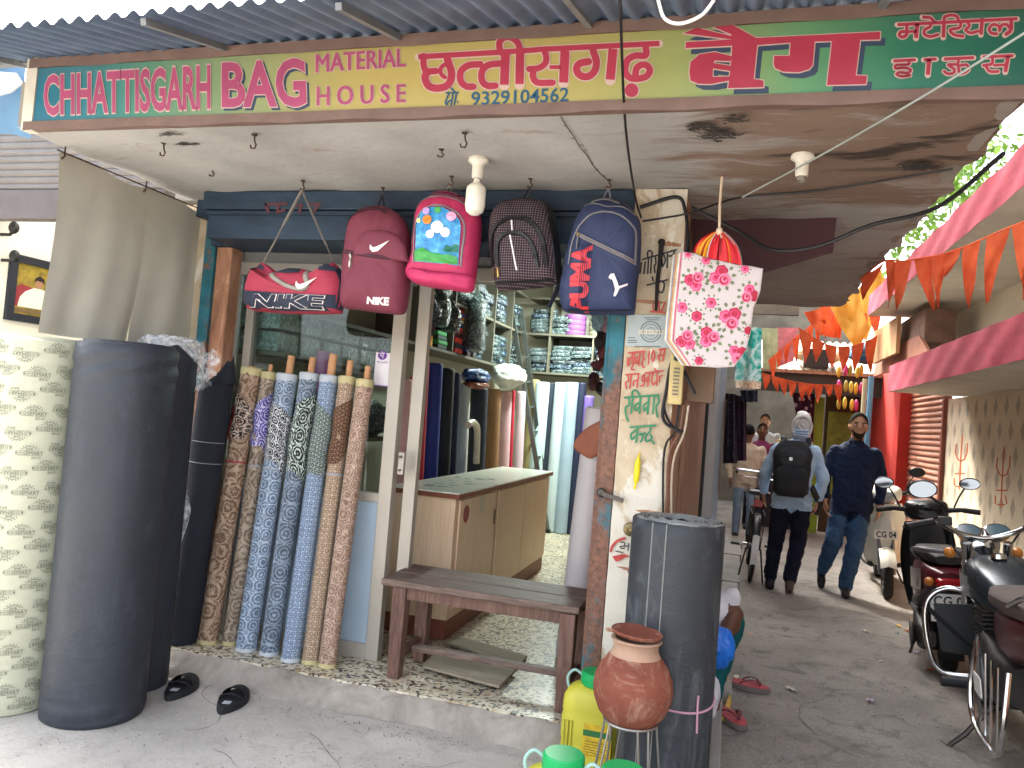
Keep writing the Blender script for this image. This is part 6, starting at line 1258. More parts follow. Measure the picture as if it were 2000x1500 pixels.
# orange and yellow drapes
YD=mk('drape_yellow',lambda n:(n.col(n.ramp(n.noise(5,4,.6),0,[(.3,lin('cf8a2a')),(.7,lin('e2b25a'))])),n.set(.8,0,.2)))
for i,(pts,lab) in enumerate(((((1620,600),(1670,560),(1700,640),(1672,690),(1650,650)),'yellow cloth drape beside the pink ledge'),(((1570,610),(1622,598),(1640,660),(1600,655)),'orange-yellow drape below the canopy end'),(((1655,585),(1720,520),(1735,560),(1690,670)),'pale orange drape behind the bunting'))):
    P_=[PT(x,y,'Y',10.2+.3*i) for x,y in pts]; bb=B(); q=[Vector(p) for p in P_]; c=sum(q,Vector())/len(q)
    K=8; n=len(q); vs=[]
    for k in range(K,0,-1):
        for j in range(n*4):
            a=q[j//4].lerp(q[(j//4+1)%n],(j%4)/4); p=c.lerp(a,k/K); p.y+=.06*math.sin(p.x*22+i); vs.append(p)
    N=n*4; vs.append(c); bb.add(vs,[(k*N+j,k*N+(j+1)%N,(k+1)*N+(j+1)%N,(k+1)*N+j) for k in range(K-1) for j in range(N)]+[((K-1)*N+j,(K-1)*N+(j+1)%N,K*N) for j in range(N)]); obj('cloth_drape',bb,YD if i!=1 else MT['flag_orange'],smooth=True,label=lab,cat='cloth',angle=180)
# ---------------------------------------------------------------- far end of the alley
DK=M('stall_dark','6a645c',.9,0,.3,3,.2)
st=thing('far_stall','dim stall at alley end under tin awning','stall',(.9,15,0))
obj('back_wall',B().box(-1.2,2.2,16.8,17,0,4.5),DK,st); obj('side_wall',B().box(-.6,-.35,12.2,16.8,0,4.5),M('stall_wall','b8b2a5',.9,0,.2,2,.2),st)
aw_=B(); aw_.grid(lambda u,v:(.3+u*1.75,12.2+v*2.4,2.42+v*.75+.02*math.sin(u*90)),90,4); obj('tin_awning',aw_,M('tin_pale','a89a86',.5,.2,.2,3,.2),st,smooth=True,angle=60)
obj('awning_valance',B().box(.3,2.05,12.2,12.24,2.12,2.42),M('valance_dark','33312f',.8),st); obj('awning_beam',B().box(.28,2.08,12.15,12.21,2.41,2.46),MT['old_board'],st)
obj('left_facade',B().box(-.75,-.3,9.85,16,0,3.4),M('stall_wall'),st)
ct2=thing('food_counter','glass sided snack counter at the far stall','counter',(.6,13,0)); obj('cabinet',B().box(.25,1.05,12.9,13.4,0,.95),M('cab_dark','2f2f33',.6),ct2); obj('glass_case',B().box(.25,1.05,12.9,13.4,.96,1.18),MT['glass'],ct2); obj('case_top',B().box(.22,1.08,12.88,13.42,1.18,1.21),M('case_white','c9d3d6',.4),ct2)
for k in range(3): obj('tray',B().box(.3+k*.25,.5+k*.25,12.95,13.3,.97,1.02),M('tray_food','b08a4a',.7,0,.4,40,.3),ct2)
b=B(); b.lathe([(0,0),(.12,0),(.13,.05),(.12,.17),(.05,.19),(0,.19)],(.82,13.1,1.215),n=20); obj('snack_basket',b,M('basket_tan','c2a873',.8,0,.2,40,.4,60),smooth=True,label='tan round snack basket on the far counter',cat='basket')
# hanging goods
def panelcloth(pts,Y0,mat,lab,cat,amp=.03,fr=30,nm='hanging_cloth'):
    tl,tr,br,bl=[np.array(PT(x,y,'Y',Y0)) for x,y in pts]; bb=B()
    bb.grid(lambda u,v:(tl*(1-u)+tr*u)*(1-v)+(bl*(1-u)+br*u)*v+np.array([0,amp*math.sin(u*fr*.5)+amp*.4*math.sin(u*fr+v*3),0]),24,16); return obj(nm,bb,mat,smooth=True,label=lab,cat=cat,angle=180)
def dots(name,c0_,c1_,sc,t0=.25,kind='F1'):
    def f(n):
        v=n.N('ShaderNodeTexVoronoi'); v.inputs['Scale'].default_value=sc; n.L(n.c,'Object',v,'Vector'); r_=n.ramp(v,0,[(t0,lin(c1_)),(t0+.06,lin(c0_))]); n.col(r_); n.set(.8,0,.2)
    return mk(name,f)
panelcloth(((1414,768),(1438,770),(1440,905),(1412,905)),9.4,dots('sequin_black','17141c','8b8794',70,.16),'black sequinned dress hanging nearest the white column','dress'); panelcloth(((1436,772),(1458,774),(1458,900),(1436,900)),9.6,dots('sequin_plum','2a1826','776a7a',60,.16),'plum sequinned dress hanging second from white column','dress')
def _kam(n):
    a=n.noise(4,4,.6,dist=.6); c=n.ramp(a,0,[(.40,lin('12a08f')),(.5,lin('cfe8e2')),(.6,lin('18a896'))]); n.col(c); n.set(.75,0,.2)
panelcloth(((1448,640),(1488,640),(1487,745),(1434,742)),9.3,mk('kameez_green',_kam),'turquoise and white tie-dye dress hanging beside rose-print bags','dress',.04,16); panelcloth(((1436,742),(1487,745),(1486,760),(1437,757)),9.28,dots('kameez_border','d8cbb0','b25a3a',40,.3),'dotted border strip below the turquoise dress','cloth',.04,16); panelcloth(((1445,762),(1480,762),(1480,785),(1450,785)),9.4,M('cloth_navydark','1a1f2e',.85),'dark navy cloth below the turquoise dress','cloth')
panelcloth(((1546,762),(1592,765),(1588,880),(1568,880)),12.6,dots('curtain_purple','3a1a2e','c2a3b5',9,.28),'purple patterned curtain in the middle of the far stalls','curtain'); 
obj('green_panel',B().box(1.15,1.35,12.8,12.9,0,2.1),M('panel_lime','7f9a2a',.6,0,.2,4,.1),label='lime green panel at the far stall',cat='panel'); obj('green_panel',B().box(1.45,1.85,13.0,13.1,.6,1.9),M('panel_olive','7d8a35',.6,0,.4,9,.1),label='olive poster panel at the far stall',cat='panel')
obj('far_door',B().box(1.4,2.0,13.12,13.2,0,2.2),M('far_wood','5a4636',.8),label='brown door behind the man in navy shirt',cat='door')
for k in range(14):
    x=1640+ (k%5)*11+r.uniform(-2,2); y=725+ (k//5)*32+r.uniform(-4,4); p=PT(x,y,'Y',11.6); c=('c9a23a','b83a7a','9a8a3a','c7b04a')[k%4]; b=B(); b.ell(p,.03,.03,.085,8,6); obj('packet',b,M('pk_'+c,c,.4,0,.2,20,.1),smooth=True,label='%s packet, number %s in the hanging bunch by blue pole'%(('yellow','magenta','olive','pale gold')[k%4],('one','two','three','four','five','six','seven','eight','nine','ten','eleven','twelve','thirteen','fourteen')[k]),cat='packet',group='hanging packets')
obj('blue_pole',B().tube([PT(1702,735,'Y',11.0)*np.array([1,1,0]),PT(1702,735,'Y',11.0)],.035,10),M('pole_blue','5f8fb0',.5,.1),smooth=True,label='pale blue pole at the far stall beside red pillar',cat='pole')
obj('ivory_pole',B().tube([PT(1690,740,'Y',11.1)*np.array([1,1,0]),PT(1690,740,'Y',11.1)],.03,10),M('pole_ivory','b9b08c',.5),smooth=True,label='ivory pole left of the pale blue pole',cat='pole')
lump('blue_tarp','blue tarp bundle on top of the far awning','tarp',PT(1690,690,'Y',11.4),.22,.3,.14,M('tarp_blue','2f5f80',.6,0,.2,8,.3),9); lump('sacking','beige sacking over the far awning','sack',PT(1600,695,'Y',12.6),.35,.3,.12,M('sack_beige','b7a07a',.8,0,.2,8,.4),10)
obj('black_crate',B().box(.95,1.3,12.1,12.3,2.5,2.78),BLACKP,label='black box sitting on the tin awning edge',cat='box',bevel=.01)
panelcloth(((1488,640),(1520,642),(1518,720),(1490,722)),11.8,M('hoarding_green','8f9a7a',.7,0,.4,6,.1),'pale green hoarding left above the tin awning','hoarding',.005); panelcloth(((1515,640),(1560,640),(1550,705),(1512,720)),12.0,M('hoarding_pink','a8606a',.7,0,.4,6,.1),'reddish hoarding above the tin awning','hoarding',.005)
obj('truss_gap_bar',B().box(-.3,.72,10.4,10.5,3.02,3.2),DK,label='dark bar standing for the shaded truss gap beyond the canopy end',cat='beam')  # solid dark bar stands in for a shaded gap with truss
# column and boards beyond the pillar
wc=thing('white_column','white ribbed column on the left of the alley','column',(-.1,7.55,0)); obj('shaft',B().box(-.255,-.145,7.5,7.65,.06,2.5),M('column_white','c2c0bb',.7,0,.1,4,.2,30),wc,bevel=.01); obj('side_strip',B().box(-.143,-.085,7.52,7.63,.06,2.5),M('column_grey','a9b2b8',.6),wc)
for k in range(40): obj('rib',B().box(-.09,-.068,7.49,7.52,.9+k*.022,.911+k*.022),M('rib_brown','7f6a5a',.7),wc)
obj('wooden_door',B().box(-.268,-.245,4.4,7.2,.06,2.2),MT['old_board'],label='old brown wooden boarding on the alley side wall',cat='boarding'); obj('door_gap',B().box(-.26,-.22,7.25,7.4,.06,2.3),BLACKP,label='black strip standing for the dark gap beside the white column',cat='gap')  # second box is solid black in place of the dark door gap
# tree above the alley
tr=thing('tree','leafy green tree showing between canopy edge and red ledge','tree',(1.6,17,0)); b=B(); b.tube(spline([(1.6,17,0),(1.7,17,3),(1.5,16.6,5),(1.2,15,6.5)],6),[.2]*6+[.16]*6+[.1]*7,10); obj('trunk',b,MT['old_board'],tr,smooth=True)
for e in ((1.2,11,5.5),(2.6,13,6.5),(.6,9,5.0),(2.0,10,4.6)):
    b=B(); b.tube(spline([(1.5,16.6,5),((1.5+e[0])/2,(16.6+e[1])/2,6.2),e],6),[.07]*6+[.03]*7,8); obj('limb',b,MT['old_board'],tr,smooth=True)
LF=mk('leaf',lambda n:(n.col(n.ramp(n.noise(1.5,3),0,[(.3,lin('4f7a2a')),(.7,lin('86a83f'))])),n.set(.5,0,.4,Transmission_Weight=0.)))
b=B(); rg_=np.random.RandomState(5)
cl_=[np.array(c) for c in ((1.2,11,5.2),(1.9,10,4.7),(.9,9,4.6),(2.4,12,6),(1.5,8.4,4.6),(1.9,9.0,4.2),(1.3,13,6.2),(2.2,14,7),(.6,12,5.6))]
for k in range(11000):
    c=cl_[k%len(cl_)]; p=c+rg_.normal(0,.38,3); d=rg_.normal(0,1,3); d/=np.linalg.norm(d); e=np.cross(d,rg_.normal(0,1,3)); e/=np.linalg.norm(e); s=rg_.uniform(.035,.07)
    b.add([p-d*s,p+e*s*.45,p+d*s,p-e*s*.45],[(0,1,2,3)])
obj('crown',b,LF,tr)
# ================================================================ people
SKIN=M('skin_brown','a57a5e',.55,0,.06,9,.08,60); SKIND=M('skin_dark','5f4030',.55,0,.06,9,.08,60); HAIR=M('hair_black','0d0b0a',.9,0,.25,30,.5,80,spec=.12); SHOE=M('shoe_black','1b1a1c',.45,0,.1,10,.1); SHOEB=M('shoe_brown','453a32',.6,0,.15,10,.1)
class Body:
    def __init__(s): s.b=B(); s.seg=[]
    def cap(s,p,q,r0,r1,tag,fy=1.0):
        p=Vector(p);q=Vector(q); d=q-p; L=d.length; pr=[(.001,-r0)]+[(r0*math.cos(a),-r0*math.sin(a)) for a in (1.2,.8,.4)]+[(r0,0),((r0+r1)/2,L/2),(r1,L)]+[(r1*math.cos(a),L+r1*math.sin(a)) for a in (.4,.8,1.2)]+[(.001,L+r1)]
        s.b.lathe(pr,p,d,14); s.seg.append((p,q,r0,r1,tag)); return s
    def chain(s,pts,rs_,tag):
        for a,b_,r0,r1 in zip(pts[:-1],pts[1:],rs_[:-1],rs_[1:]): s.cap(a,b_,r0,r1,tag)
    def torso(s,rings,tag):
        "rings: (cx,cy,z,halfw,halfd)"
        rr=[]
        for cx,cy,z,w_,d_ in rings: rr.append([(cx+w_*abs(math.cos(t))**.8*(1 if math.cos(t)>0 else -1),cy+d_*math.sin(t),z) for t in np.linspace(0,2*math.pi,24,endpoint=False)])
        s.b.loft(rr)
        for a,c in zip(rings[:-1],rings[1:]):
            for k in (-.55,0,.55): s.seg.append((Vector((a[0]+a[3]*k,a[1],a[2])),Vector((c[0]+c[3]*k,c[1],c[2])),a[4]*.95,c[4]*.95,tag))
    def head(s,c,r=.098,tag='skin',face=-1,h=.12,nose=True):
        c=Vector(c); s.b.ell(c,r*.80,r*.98,h,18,12); s.seg.append((c-Vector((0,0,.03)),c+Vector((0,0,.03)),r*.85,r*.85,tag))
        j=c+Vector((0,face*.02,-.065)); s.b.ell(j,r*.62,r*.78,.062,16,10); s.seg.append((j,j+Vector((0,0,.001)),r*.6,r*.6,tag))
        if nose:
            n0=c+Vector((0,face*r*.92,.018)); n1=c+Vector((0,face*(r*1.12),-.022)); s.cap(n0,n1,.010,.015,tag)
        for sx in (-1,1): s.b.ell(c+Vector((sx*r*.82,.008,-.012)),.012,.022,.034,10,8)
    def hand(s,w,d,tag,side=1,curl=.5):
        "w wrist point, d direction of the hand"
        w=Vector(w); d=Vector(d).normalized(); a=Vector((0,1,0)); a=(a-d*a.dot(d)).normalized(); n=d.cross(a)
        k=w+d*.085; 
        for t in (-.028,-.01,.01,.028): s.cap(w+a*t*.6,k+a*t,.016,.013,tag)
        for i,(t,l) in enumerate(((-.03,.062),(-.0105,.075),(.0095,.070),(.029,.055))):
            p0=k+a*t; p1=p0+(d*.9+n*side*curl*.5).normalized()*l*.55; p2=p1+(d*.6+n*side*curl).normalized()*l*.5; s.cap(p0,p1,.0098,.009,tag); s.cap(p1,p2,.009,.0078,tag)
        p0=w+d*.03-a*.03; p1=p0+(d*.7-a*.5+n*side*.3).normalized()*.04; p2=p1+(d*.9+n*side*.4).normalized()*.032; s.cap(p0,p1,.0125,.011,tag); s.cap(p1,p2,.011,.009,tag)
    def foot(s,ank,toe,tag,r=.05):
        ank=Vector(ank); toe=Vector(toe); heel=ank+(ank-toe)*Vector((1,1,0)).length*0; d=(toe-ank); d.z=0; d=d.normalized() if d.length>1e-4 else Vector((0,-1,0)); h=ank-d*.05+Vector((0,0,-.045)); m=ank*.45+toe*.55; m.z=(ank.z*.3+toe.z*.7)
        s.cap(ank+Vector((0,0,.03)),h,.046,.040,tag); s.cap(h,m,.040,.043,tag); s.cap(m,toe,.043,.034,tag)
    def build(s,par,mats,order,vox=.0095,name='body',sm=4):
        tmp=obj('tmp',s.b,list(mats.values())[0]); md=tmp.modifiers.new('r','REMESH'); md.mode='VOXEL'; md.voxel_size=vox; md2=tmp.modifiers.new('s','SMOOTH'); md2.factor=.5; md2.iterations=sm
        dg=bpy.context.evaluated_depsgraph_get(); me=bpy.data.meshes.new_from_object(tmp.evaluated_get(dg)); bpy.data.objects.remove(tmp); me.name=name; me.materials.clear()
        tags=list(mats)
        for t in tags: me.materials.append(mats[t])
        n=len(me.polygons); C=np.zeros(n*3); me.polygons.foreach_get('center',C); C=C.reshape(-1,3); best=np.full(n,1e9); idx=np.zeros(n,int)
        for p,q,r0,r1,tag in s.seg:
            p=np.array(p);q=np.array(q); d=q-p; L2=max(d@d,1e-9); t=np.clip((C-p)@d/L2,0,1); dist=np.linalg.norm(C-(p+t[:,None]*d),axis=1)-(r0+(r1-r0)*t); m=dist<best; best[m]=dist[m]; idx[m]=tags.index(tag)
        me.polygons.foreach_set('material_index',idx.astype(np.int32)); me.polygons.foreach_set('use_smooth',[True]*n)
        from mathutils import noise as _nz
        cl=set()
        for i_,t_ in enumerate(tags):
            if t_ in ('shirt','trs','jeans','wrap','hood'): cl.add(i_)
        nv=len(me.vertices); fl=np.zeros(nv,bool)
        for p_ in me.polygons:
            if p_.material_index in cl:
                for vi in p_.vertices: fl[vi]=True
        nr=[v.normal.copy() for v in me.vertices]; sd=len(s.seg)*.37
        for v in me.vertices:
            if fl[v.index]:
                c_v=v.co; d=.011*_nz.noise(Vector((c_v.x*9+sd,c_v.y*9,c_v.z*13+c_v.x*7)))+.006*(1-abs(_nz.noise(Vector((c_v.x*16-c_v.z*12+sd,c_v.y*16,c_v.z*22+c_v.x*14))))*3)*.6
                v.co=c_v+nr[v.index]*d
        o=bpy.data.objects.new(name,me); COL.objects.link(o); o.parent=par; return o
def cloth(name,c,sc=5,wr=.55):
    def f(n):
        b_=lin(c); a=n.noise(sc,5,.6); n.col(n.ramp(a,0,[(.3,tuple(v*.8 for v in b_[:3])+(1,)),(.7,tuple(min(1,v*1.18) for v in b_[:3])+(1,))])); w_=n.noise(9,4,.55,n.co(scale=(1,1,.7)),dist=1.2); n.bump(w_,0,wr,.03); n.set(.85,0,.2)
    return mk(name,f)
def rel(base,pts): return pts
# ---- man in navy shirt walking towards the camera
mp=PT(1648,1162,'Z',0); man=thing('person','person in dark navy shirt and blue jeans walking towards viewer','person',(mp[0],mp[1],0))
b_=Body(); hc=(.035,-.01,1.625)
b_.torso([(.02,0,.80,.185,.125),(.02,0,.90,.185,.13),(.02,.0,1.0,.180,.13),(.02,0,1.12,.182,.128),(.02,0,1.25,.198,.125),(.02,0,1.35,.205,.112),(.02,.005,1.405,.175,.095),(.02,.005,1.44,.12,.075),(.02,.01,1.465,.085,.062)],'shirt')
b_.cap((.02,.01,1.45),(.03,0,1.55),.058,.053,'skin'); b_.head(hc,.100,'skin',-1,.122)
b_.chain([(-.155,.0,1.365),(-.240,.03,1.13),(-.235,-.05,.935)],[.066,.060,.045],'shirt'); b_.chain([(.195,.0,1.365),(.278,.04,1.13),(.262,-.02,.925)],[.066,.060,.045],'shirt')
b_.cap((-.235,-.05,.935),(-.228,-.062,.90),.03,.027,'skin'); b_.hand((-.228,-.062,.895),(.05,-.05,-1),'skin',1); b_.cap((.262,-.02,.925),(.258,-.03,.89),.03,.027,'skin'); b_.hand((.258,-.03,.885),(-.05,-.05,-1),'skin',-1)
b_.chain([(-.075,0,.86),(-.125,-.06,.52),(-.185,.16,.20)],[.102,.080,.060],'jeans'); b_.chain([(.095,0,.86),(.065,-.06,.50),(.01,-.02,.10)],[.105,.082,.066],'jeans'); b_.cap((-.06,0,.85),(.08,0,.85),.1,.1,'jeans')
b_.foot((-.19,.17,.17),(-.195,.10,.045),'shoe'); b_.foot((.008,-.02,.075),(-.01,-.19,.03),'shoe')
NAVS=cloth('shirt_navy','19233a'); JEAN=cloth('jeans_blue','35506e',7,.6)
b_.build(man,dict(skin=SKIN,shirt=NAVS,jeans=JEAN,shoe=SHOE),None)
def local(name,bb,mat,par,**k): return obj(name,bb,mat,par,local=True,**k)
def face(par,c,face_=-1,r=.1,beard=True):
    c=Vector(c); W=M('eye_white','d5cfc6',.3); K=M('eye_dark','1a120e',.2)
    for sx in (-1,1):
        e=c+Vector((sx*.034,face_*r*.80,.008)); bb=B(); bb.ell(e,.0135,.008,.0075,10,6); local('eye',bb,W,par,smooth=True); bb=B(); bb.ell(e+Vector((0,face_*.0065,0)),.006,.004,.0062,8,6); local('iris',bb,K,par,smooth=True)
        bb=B(); bb.tube([e+Vector((-.02,face_*.007,.018)),e+Vector((0,face_*.012,.024)),e+Vector((.02,face_*.007,.019))],.0045,6); local('eyebrow',bb,HAIR,par,smooth=True)
    bb=B(); m=c+Vector((0,face_*r*.86,-.062)); bb.tube([m+Vector((-.024,-face_*.008,-.002)),m,m+Vector((.024,-face_*.008,-.002))],.006,6); local('mouth',bb,M('lips','6d4038',.5),par,smooth=True)
    if beard:
        bb=B(); bb.tube([m+Vector((-.03,-face_*.012,.010)),m+Vector((0,face_*.004,.018)),m+Vector((.03,-face_*.012,.010))],.006,6); local('moustache',bb,HAIR,par,smooth=True)
        def bd(u,v):
            a=R(-78+156*u); rr=r*.62; lo=.030+.030*math.cos(a); return c+Vector((math.sin(a)*(rr+.008)*(1-.25*v),face_*(.02+math.cos(a)*(r*.78+.002)*(1-.12*v)),-.075+.045*abs(math.sin(a))**2-.052*v))
        bb=B(); bb.grid(bd,18,6); local('beard',bb,M('beard','2b211b',.9,0,.3,60,.6,120,spec=.1),par,smooth=True,angle=180)
def haircap(par,c,r=.1,h=.124,face_=-1,fr=.5):
    c=Vector(c); bb=B()
    def hf(u,v):
        a=2*math.pi*u; front=max(0,face_*math.sin(a)); back=max(0,-face_*math.sin(a)); ph=(R(84)+R(22)*back-R(40)*front**1.5)*v; k=1.005+.085*(1-v**3)+.012*math.sin(a*11+v*6)+.07*(1-v)*front
        return c+Vector((r*.84*k*math.sin(ph)*math.cos(a),r*1.02*k*math.sin(ph)*math.sin(a),h*1.08*math.cos(ph)+.010*front*v))
    bb.grid(hf,36,12); return local('hair',bb,HAIR,par,smooth=True,angle=180)
face(man,hc); haircap(man,hc)
for sx in (-1,1):
    bb=B(); bb.prism([Vector((.022+sx*.004,-.075,1.452)),Vector((.022+sx*.055,-.055,1.488)),Vector((.022+sx*.075,-.045,1.462)),Vector((.022+sx*.03,-.098,1.418))],(0,-.006,0)); local('collar',bb,NAVS,man)
bb=B(); bb.bar((.022,-.120,1.40),(.022,-.136,.82),.022,.004,(0,1,0)); local('placket',bb,NAVS,man)
# ---- hooded walker seen from behind
hp_=PT(1528,1155,'Z',0); hd=thing('person','person in white hood and pale blue shirt walking away with backpack','person',(hp_[0],hp_[1],0))
b_=Body(); hh=(.085,.02,1.60)
b_.torso([(.03,0,.86,.165,.12),(.03,0,.95,.168,.12),(.03,0,1.08,.168,.12),(.035,0,1.22,.190,.12),(.04,0,1.33,.200,.105),(.045,0,1.385,.17,.09),(.05,0,1.42,.12,.075),(.055,.01,1.445,.085,.062)],'shirt')
b_.cap((.055,.01,1.43),(.075,.015,1.52),.062,.06,'hood'); b_.head(hh,.104,'hood',1,.13,False)
b_.chain([(-.125,.0,1.345),(-.225,.02,1.11),(-.225,.13,.93)],[.064,.057,.043],'shirt'); b_.chain([(.205,.0,1.345),(.298,.0,1.10),(.265,.03,.905)],[.064,.058,.045],'shirt')
b_.hand((-.222,.135,.915),(.0,.25,-1),'skin',1); b_.hand((.260,.035,.885),(-.15,.0,-1),'skin',-1)
b_.chain([(-.05,0,.88),(-.085,.02,.50),(-.115,.06,.12)],[.098,.076,.060],'trs'); b_.chain([(.115,0,.88),(.115,.03,.50),(.055,-.05,.14)],[.098,.076,.062],'trs'); b_.cap((-.04,0,.87),(.10,0,.87),.098,.098,'trs')
b_.foot((-.115,.06,.075),(-.12,.20,.03),'shoe'); b_.foot((.055,-.06,.10),(.065,.09,.03),'shoe2')
SKYS=cloth('shirt_skyblue','a9c3dd',5,.5); TRN=cloth('trousers_navy','16192a'); HOOD=cloth('hood_white','d6d6d2',6,.5)
b_.build(hd,dict(skin=SKIN,shirt=SKYS,trs=TRN,hood=HOOD,shoe=SHOE,shoe2=SHOEB),None)
bb=B(); c=Vector(hh)
def hoodrim(t): return c+Vector((-.012+.082*math.cos(t),-.062-.035*max(0,math.sin(t)),-.03+.105*math.sin(t)))
bb.tube([hoodrim(t) for t in np.linspace(R(-60),R(240),26)],.016,8); local('hood_fold',bb,HOOD,hd,smooth=True)
bb=B(); 
for k,z in enumerate((1.49,1.515,1.54)): bb.tube([(.072+.068*math.cos(t),.012-.02+.07*math.sin(t),z+.006*math.sin(t*2+k)) for t in np.linspace(0,2*math.pi,20)],.012,6,cap=False)
local('scarf_folds',bb,SKYS,hd,smooth=True)
bp_=thing('backpack','black backpack worn by the hooded walker','bag',(hp_[0]+.0,hp_[1]-.2,.93)); BPM=M('pack_black','202226',.75,0,.15,8,.35,120); BPG=M('pack_grey','33363b',.7,0,.15,8,.3,120)
def bag(par,cx,cy,z0,z1,w_,d_,mat,nm,e=.45):
    bb=B(); rr=[]
    for k in range(13):
        v=k/12; z=z0+(z1-z0)*v; kw=(1-.06*math.cos(v*math.pi))*(1-max(0,v-.72)**2*5.2)*(1-max(0,.08-v)*3); kd=(1-max(0,v-.6)**2*3.6)*(1-max(0,.1-v)*3); ring=[]
        for t in np.linspace(0,2*math.pi,26,endpoint=False):
            cc,s_=math.cos(t),math.sin(t); ring.append((cx+w_*kw*abs(cc)**e*(1 if cc>0 else -1)+.004*math.sin(z*40+t*3),cy+d_*kd*abs(s_)**e*(1 if s_>0 else -1),z))
        rr.append(ring)
    bb.loft(rr); return obj(nm,bb,mat,par,smooth=True,angle=60)
X_,Y_=hp_[0],hp_[1]
bag(bp_,X_-.005,Y_-.215,.92,1.44,.165,.095,BPM,'main_body'); bag(bp_,X_-.012,Y_-.315,.96,1.20,.135,.035,BPM,'front_pocket'); bag(bp_,X_-.01,Y_-.305,1.20,1.36,.115,.025,BPG,'upper_pocket')
for z in (1.205,1.30,1.375):
    bb=B(); bb.tube([(X_-.13,Y_-.32,z-.02),(X_-.01,Y_-.345,z),(X_+.11,Y_-.32,z-.02)],.005,6); obj('zip',bb,BPG,bp_,smooth=True)
obj('brand_patch',B().box(X_-.04,X_-.012,Y_-.337,Y_-.331,1.255,1.285),M('patch_silver','b9bcc0',.3,.6),bp_); obj('brand_strip',B().box(X_-.035,X_+.015,Y_-.338,Y_-.332,1.145,1.155),M('patch_silver'),bp_)
for sx in (-1,1):
    bb=B(); x=X_+.035+sx*.10; bb.tube(spline([(x,Y_-.10,1.40),(x+sx*.01,Y_-.05,1.462),(x+sx*.012,Y_+.06,1.45),(x+sx*.02,Y_+.135,1.30)],5),.024,8,flat=.35); obj('shoulder_strap',bb,BPM,bp_,smooth=True)
bb=B(); bb.box(-.035,.035,-.008,.008,-.07,.07); t=obj('black_pouch',bb,BLACKP,bevel=.008,label='small black pouch held in walker right hand',cat='pouch'); t.location=(X_+.265,Y_+.02,.82); t.rotation_euler=(.2,.25,.3)
bb=B(); bb.bar((X_+.19,Y_-.13,1.02),(X_+.255,Y_-.03,.90),.02,.06); obj('side_bag',bb,M('bag_black2','15151a',.7),label='narrow black bag strap at walker hip',cat='strap')
# ---- background figures
def simple(px,Y0,h,lab,shirt,trs,face_=-1,skin=SKIN,hood=None,z0=0,lean=0,arms=0):
    p=PT(px,800,'Y',Y0); t=thing('person',lab,'person',(p[0],Y0,z0)); s=h/1.72; q=Body(); f=lambda x,y,z:(x*s+lean*z*.15,y*s,z*s)
    q.torso([(f(0,0,.84)[0],0,.84*s,.17*s,.11*s),(f(0,0,1.0)[0],0,1.0*s,.165*s,.115*s),(f(0,0,1.22)[0],0,1.22*s,.19*s,.115*s),(f(0,0,1.36)[0],0,1.36*s,.195*s,.1*s),(f(0,0,1.43)[0],0,1.43*s,.09*s,.06*s)],'shirt'); q.cap(f(0,0,1.42),f(0,0,1.54),.055*s,.052*s,'skin'); hc_=f(0,-.01 if face_<0 else .01,1.60); q.head(hc_,.097*s,'skin',face_,.118*s)
    for sx in (-1,1):
        q.chain([f(sx*.2,0,1.36),f(sx*.26,.02+arms*-.06,1.12),f(sx*.22,-.08-arms*.16,.93+arms*.12)],[.062*s,.053*s,.042*s],'shirt'); q.hand(f(sx*.22,-.09-arms*.17,.91+arms*.12),(0,-.3-arms,-1+arms*.6),'skin',-sx); q.chain([f(sx*.085,0,.86),f(sx*.095,-.02,.48),f(sx*.1,.02,.08)],[.09*s,.066*s,.05*s],'trs'); q.foot(f(sx*.1,.02,.07),f(sx*.11,face_*.15,.03),'shoe')
    q.build(t,dict(skin=skin,shirt=shirt,trs=trs,shoe=SHOE),None,.014); face(t,hc_,face_,.097*s,False); haircap(t,hc_,.097*s,.12*s,face_); return t
simple(1496,13.9,1.80,'person in white shirt behind the far snack counter',cloth('shirt_white','c6ccd2'),TRN,-1,SKIN,arms=.6)
simple(1484,12.4,1.62,'person in plum shirt leaning at the snack counter',cloth('shirt_plum','6d2f55'),TRN,-1,SKIND,lean=.25,arms=.7)
simple(1466,11.0,1.58,'person in beige shirt and pale jeans beside hanging dresses',cloth('shirt_beige','b0a493'),cloth('jeans_pale','6f8296'),1,SKIND)
# ---- seated person mostly hidden behind the rubber roll
sp=(-.14,4.42); sd=thing('person','person in teal wrap sitting on kerb behind the rubber roll','person',(sp[0],sp[1],.06)); q=Body()
q.torso([(0,.0,.02,.17,.14),(0,0,.16,.17,.13),(0,-.02,.32,.18,.12),(0,-.04,.46,.185,.10),(0,-.05,.53,.09,.06)],'shirt'); q.cap((0,-.05,.52),(0,-.06,.61),.055,.052,'skin'); q.head((0,-.08,.69),.097,'skin',-1,.115)
q.chain([(.06,.0,.12),(.20,-.04,.40),(.13,-.10,.03)],[.09,.075,.055],'wrap'); q.chain([(-.06,-.06,.12),(-.04,-.30,.36),(-.06,-.30,.03)],[.09,.075,.055],'wrap'); q.foot((.13,-.10,.02),(.14,-.24,-.01),'skin',); q.foot((-.06,-.30,.02),(-.06,-.42,-.01),'skin')
q.chain([(.17,-.03,.47),(.22,-.03,.44),(.16,-.26,.34)],[.055,.05,.036],'skin'); q.hand((.16,-.27,.335),(-.5,-.6,-.25),'skin',1); q.chain([(-.17,-.03,.47),(-.2,-.1,.3),(-.08,-.25,.28)],[.055,.05,.036],'skin'); q.hand((-.08,-.26,.28),(.4,-.7,-.2),'skin',1)
q.chain([(.14,-.02,.48),(.20,-.02,.53)],[.06,.05],'shirt')
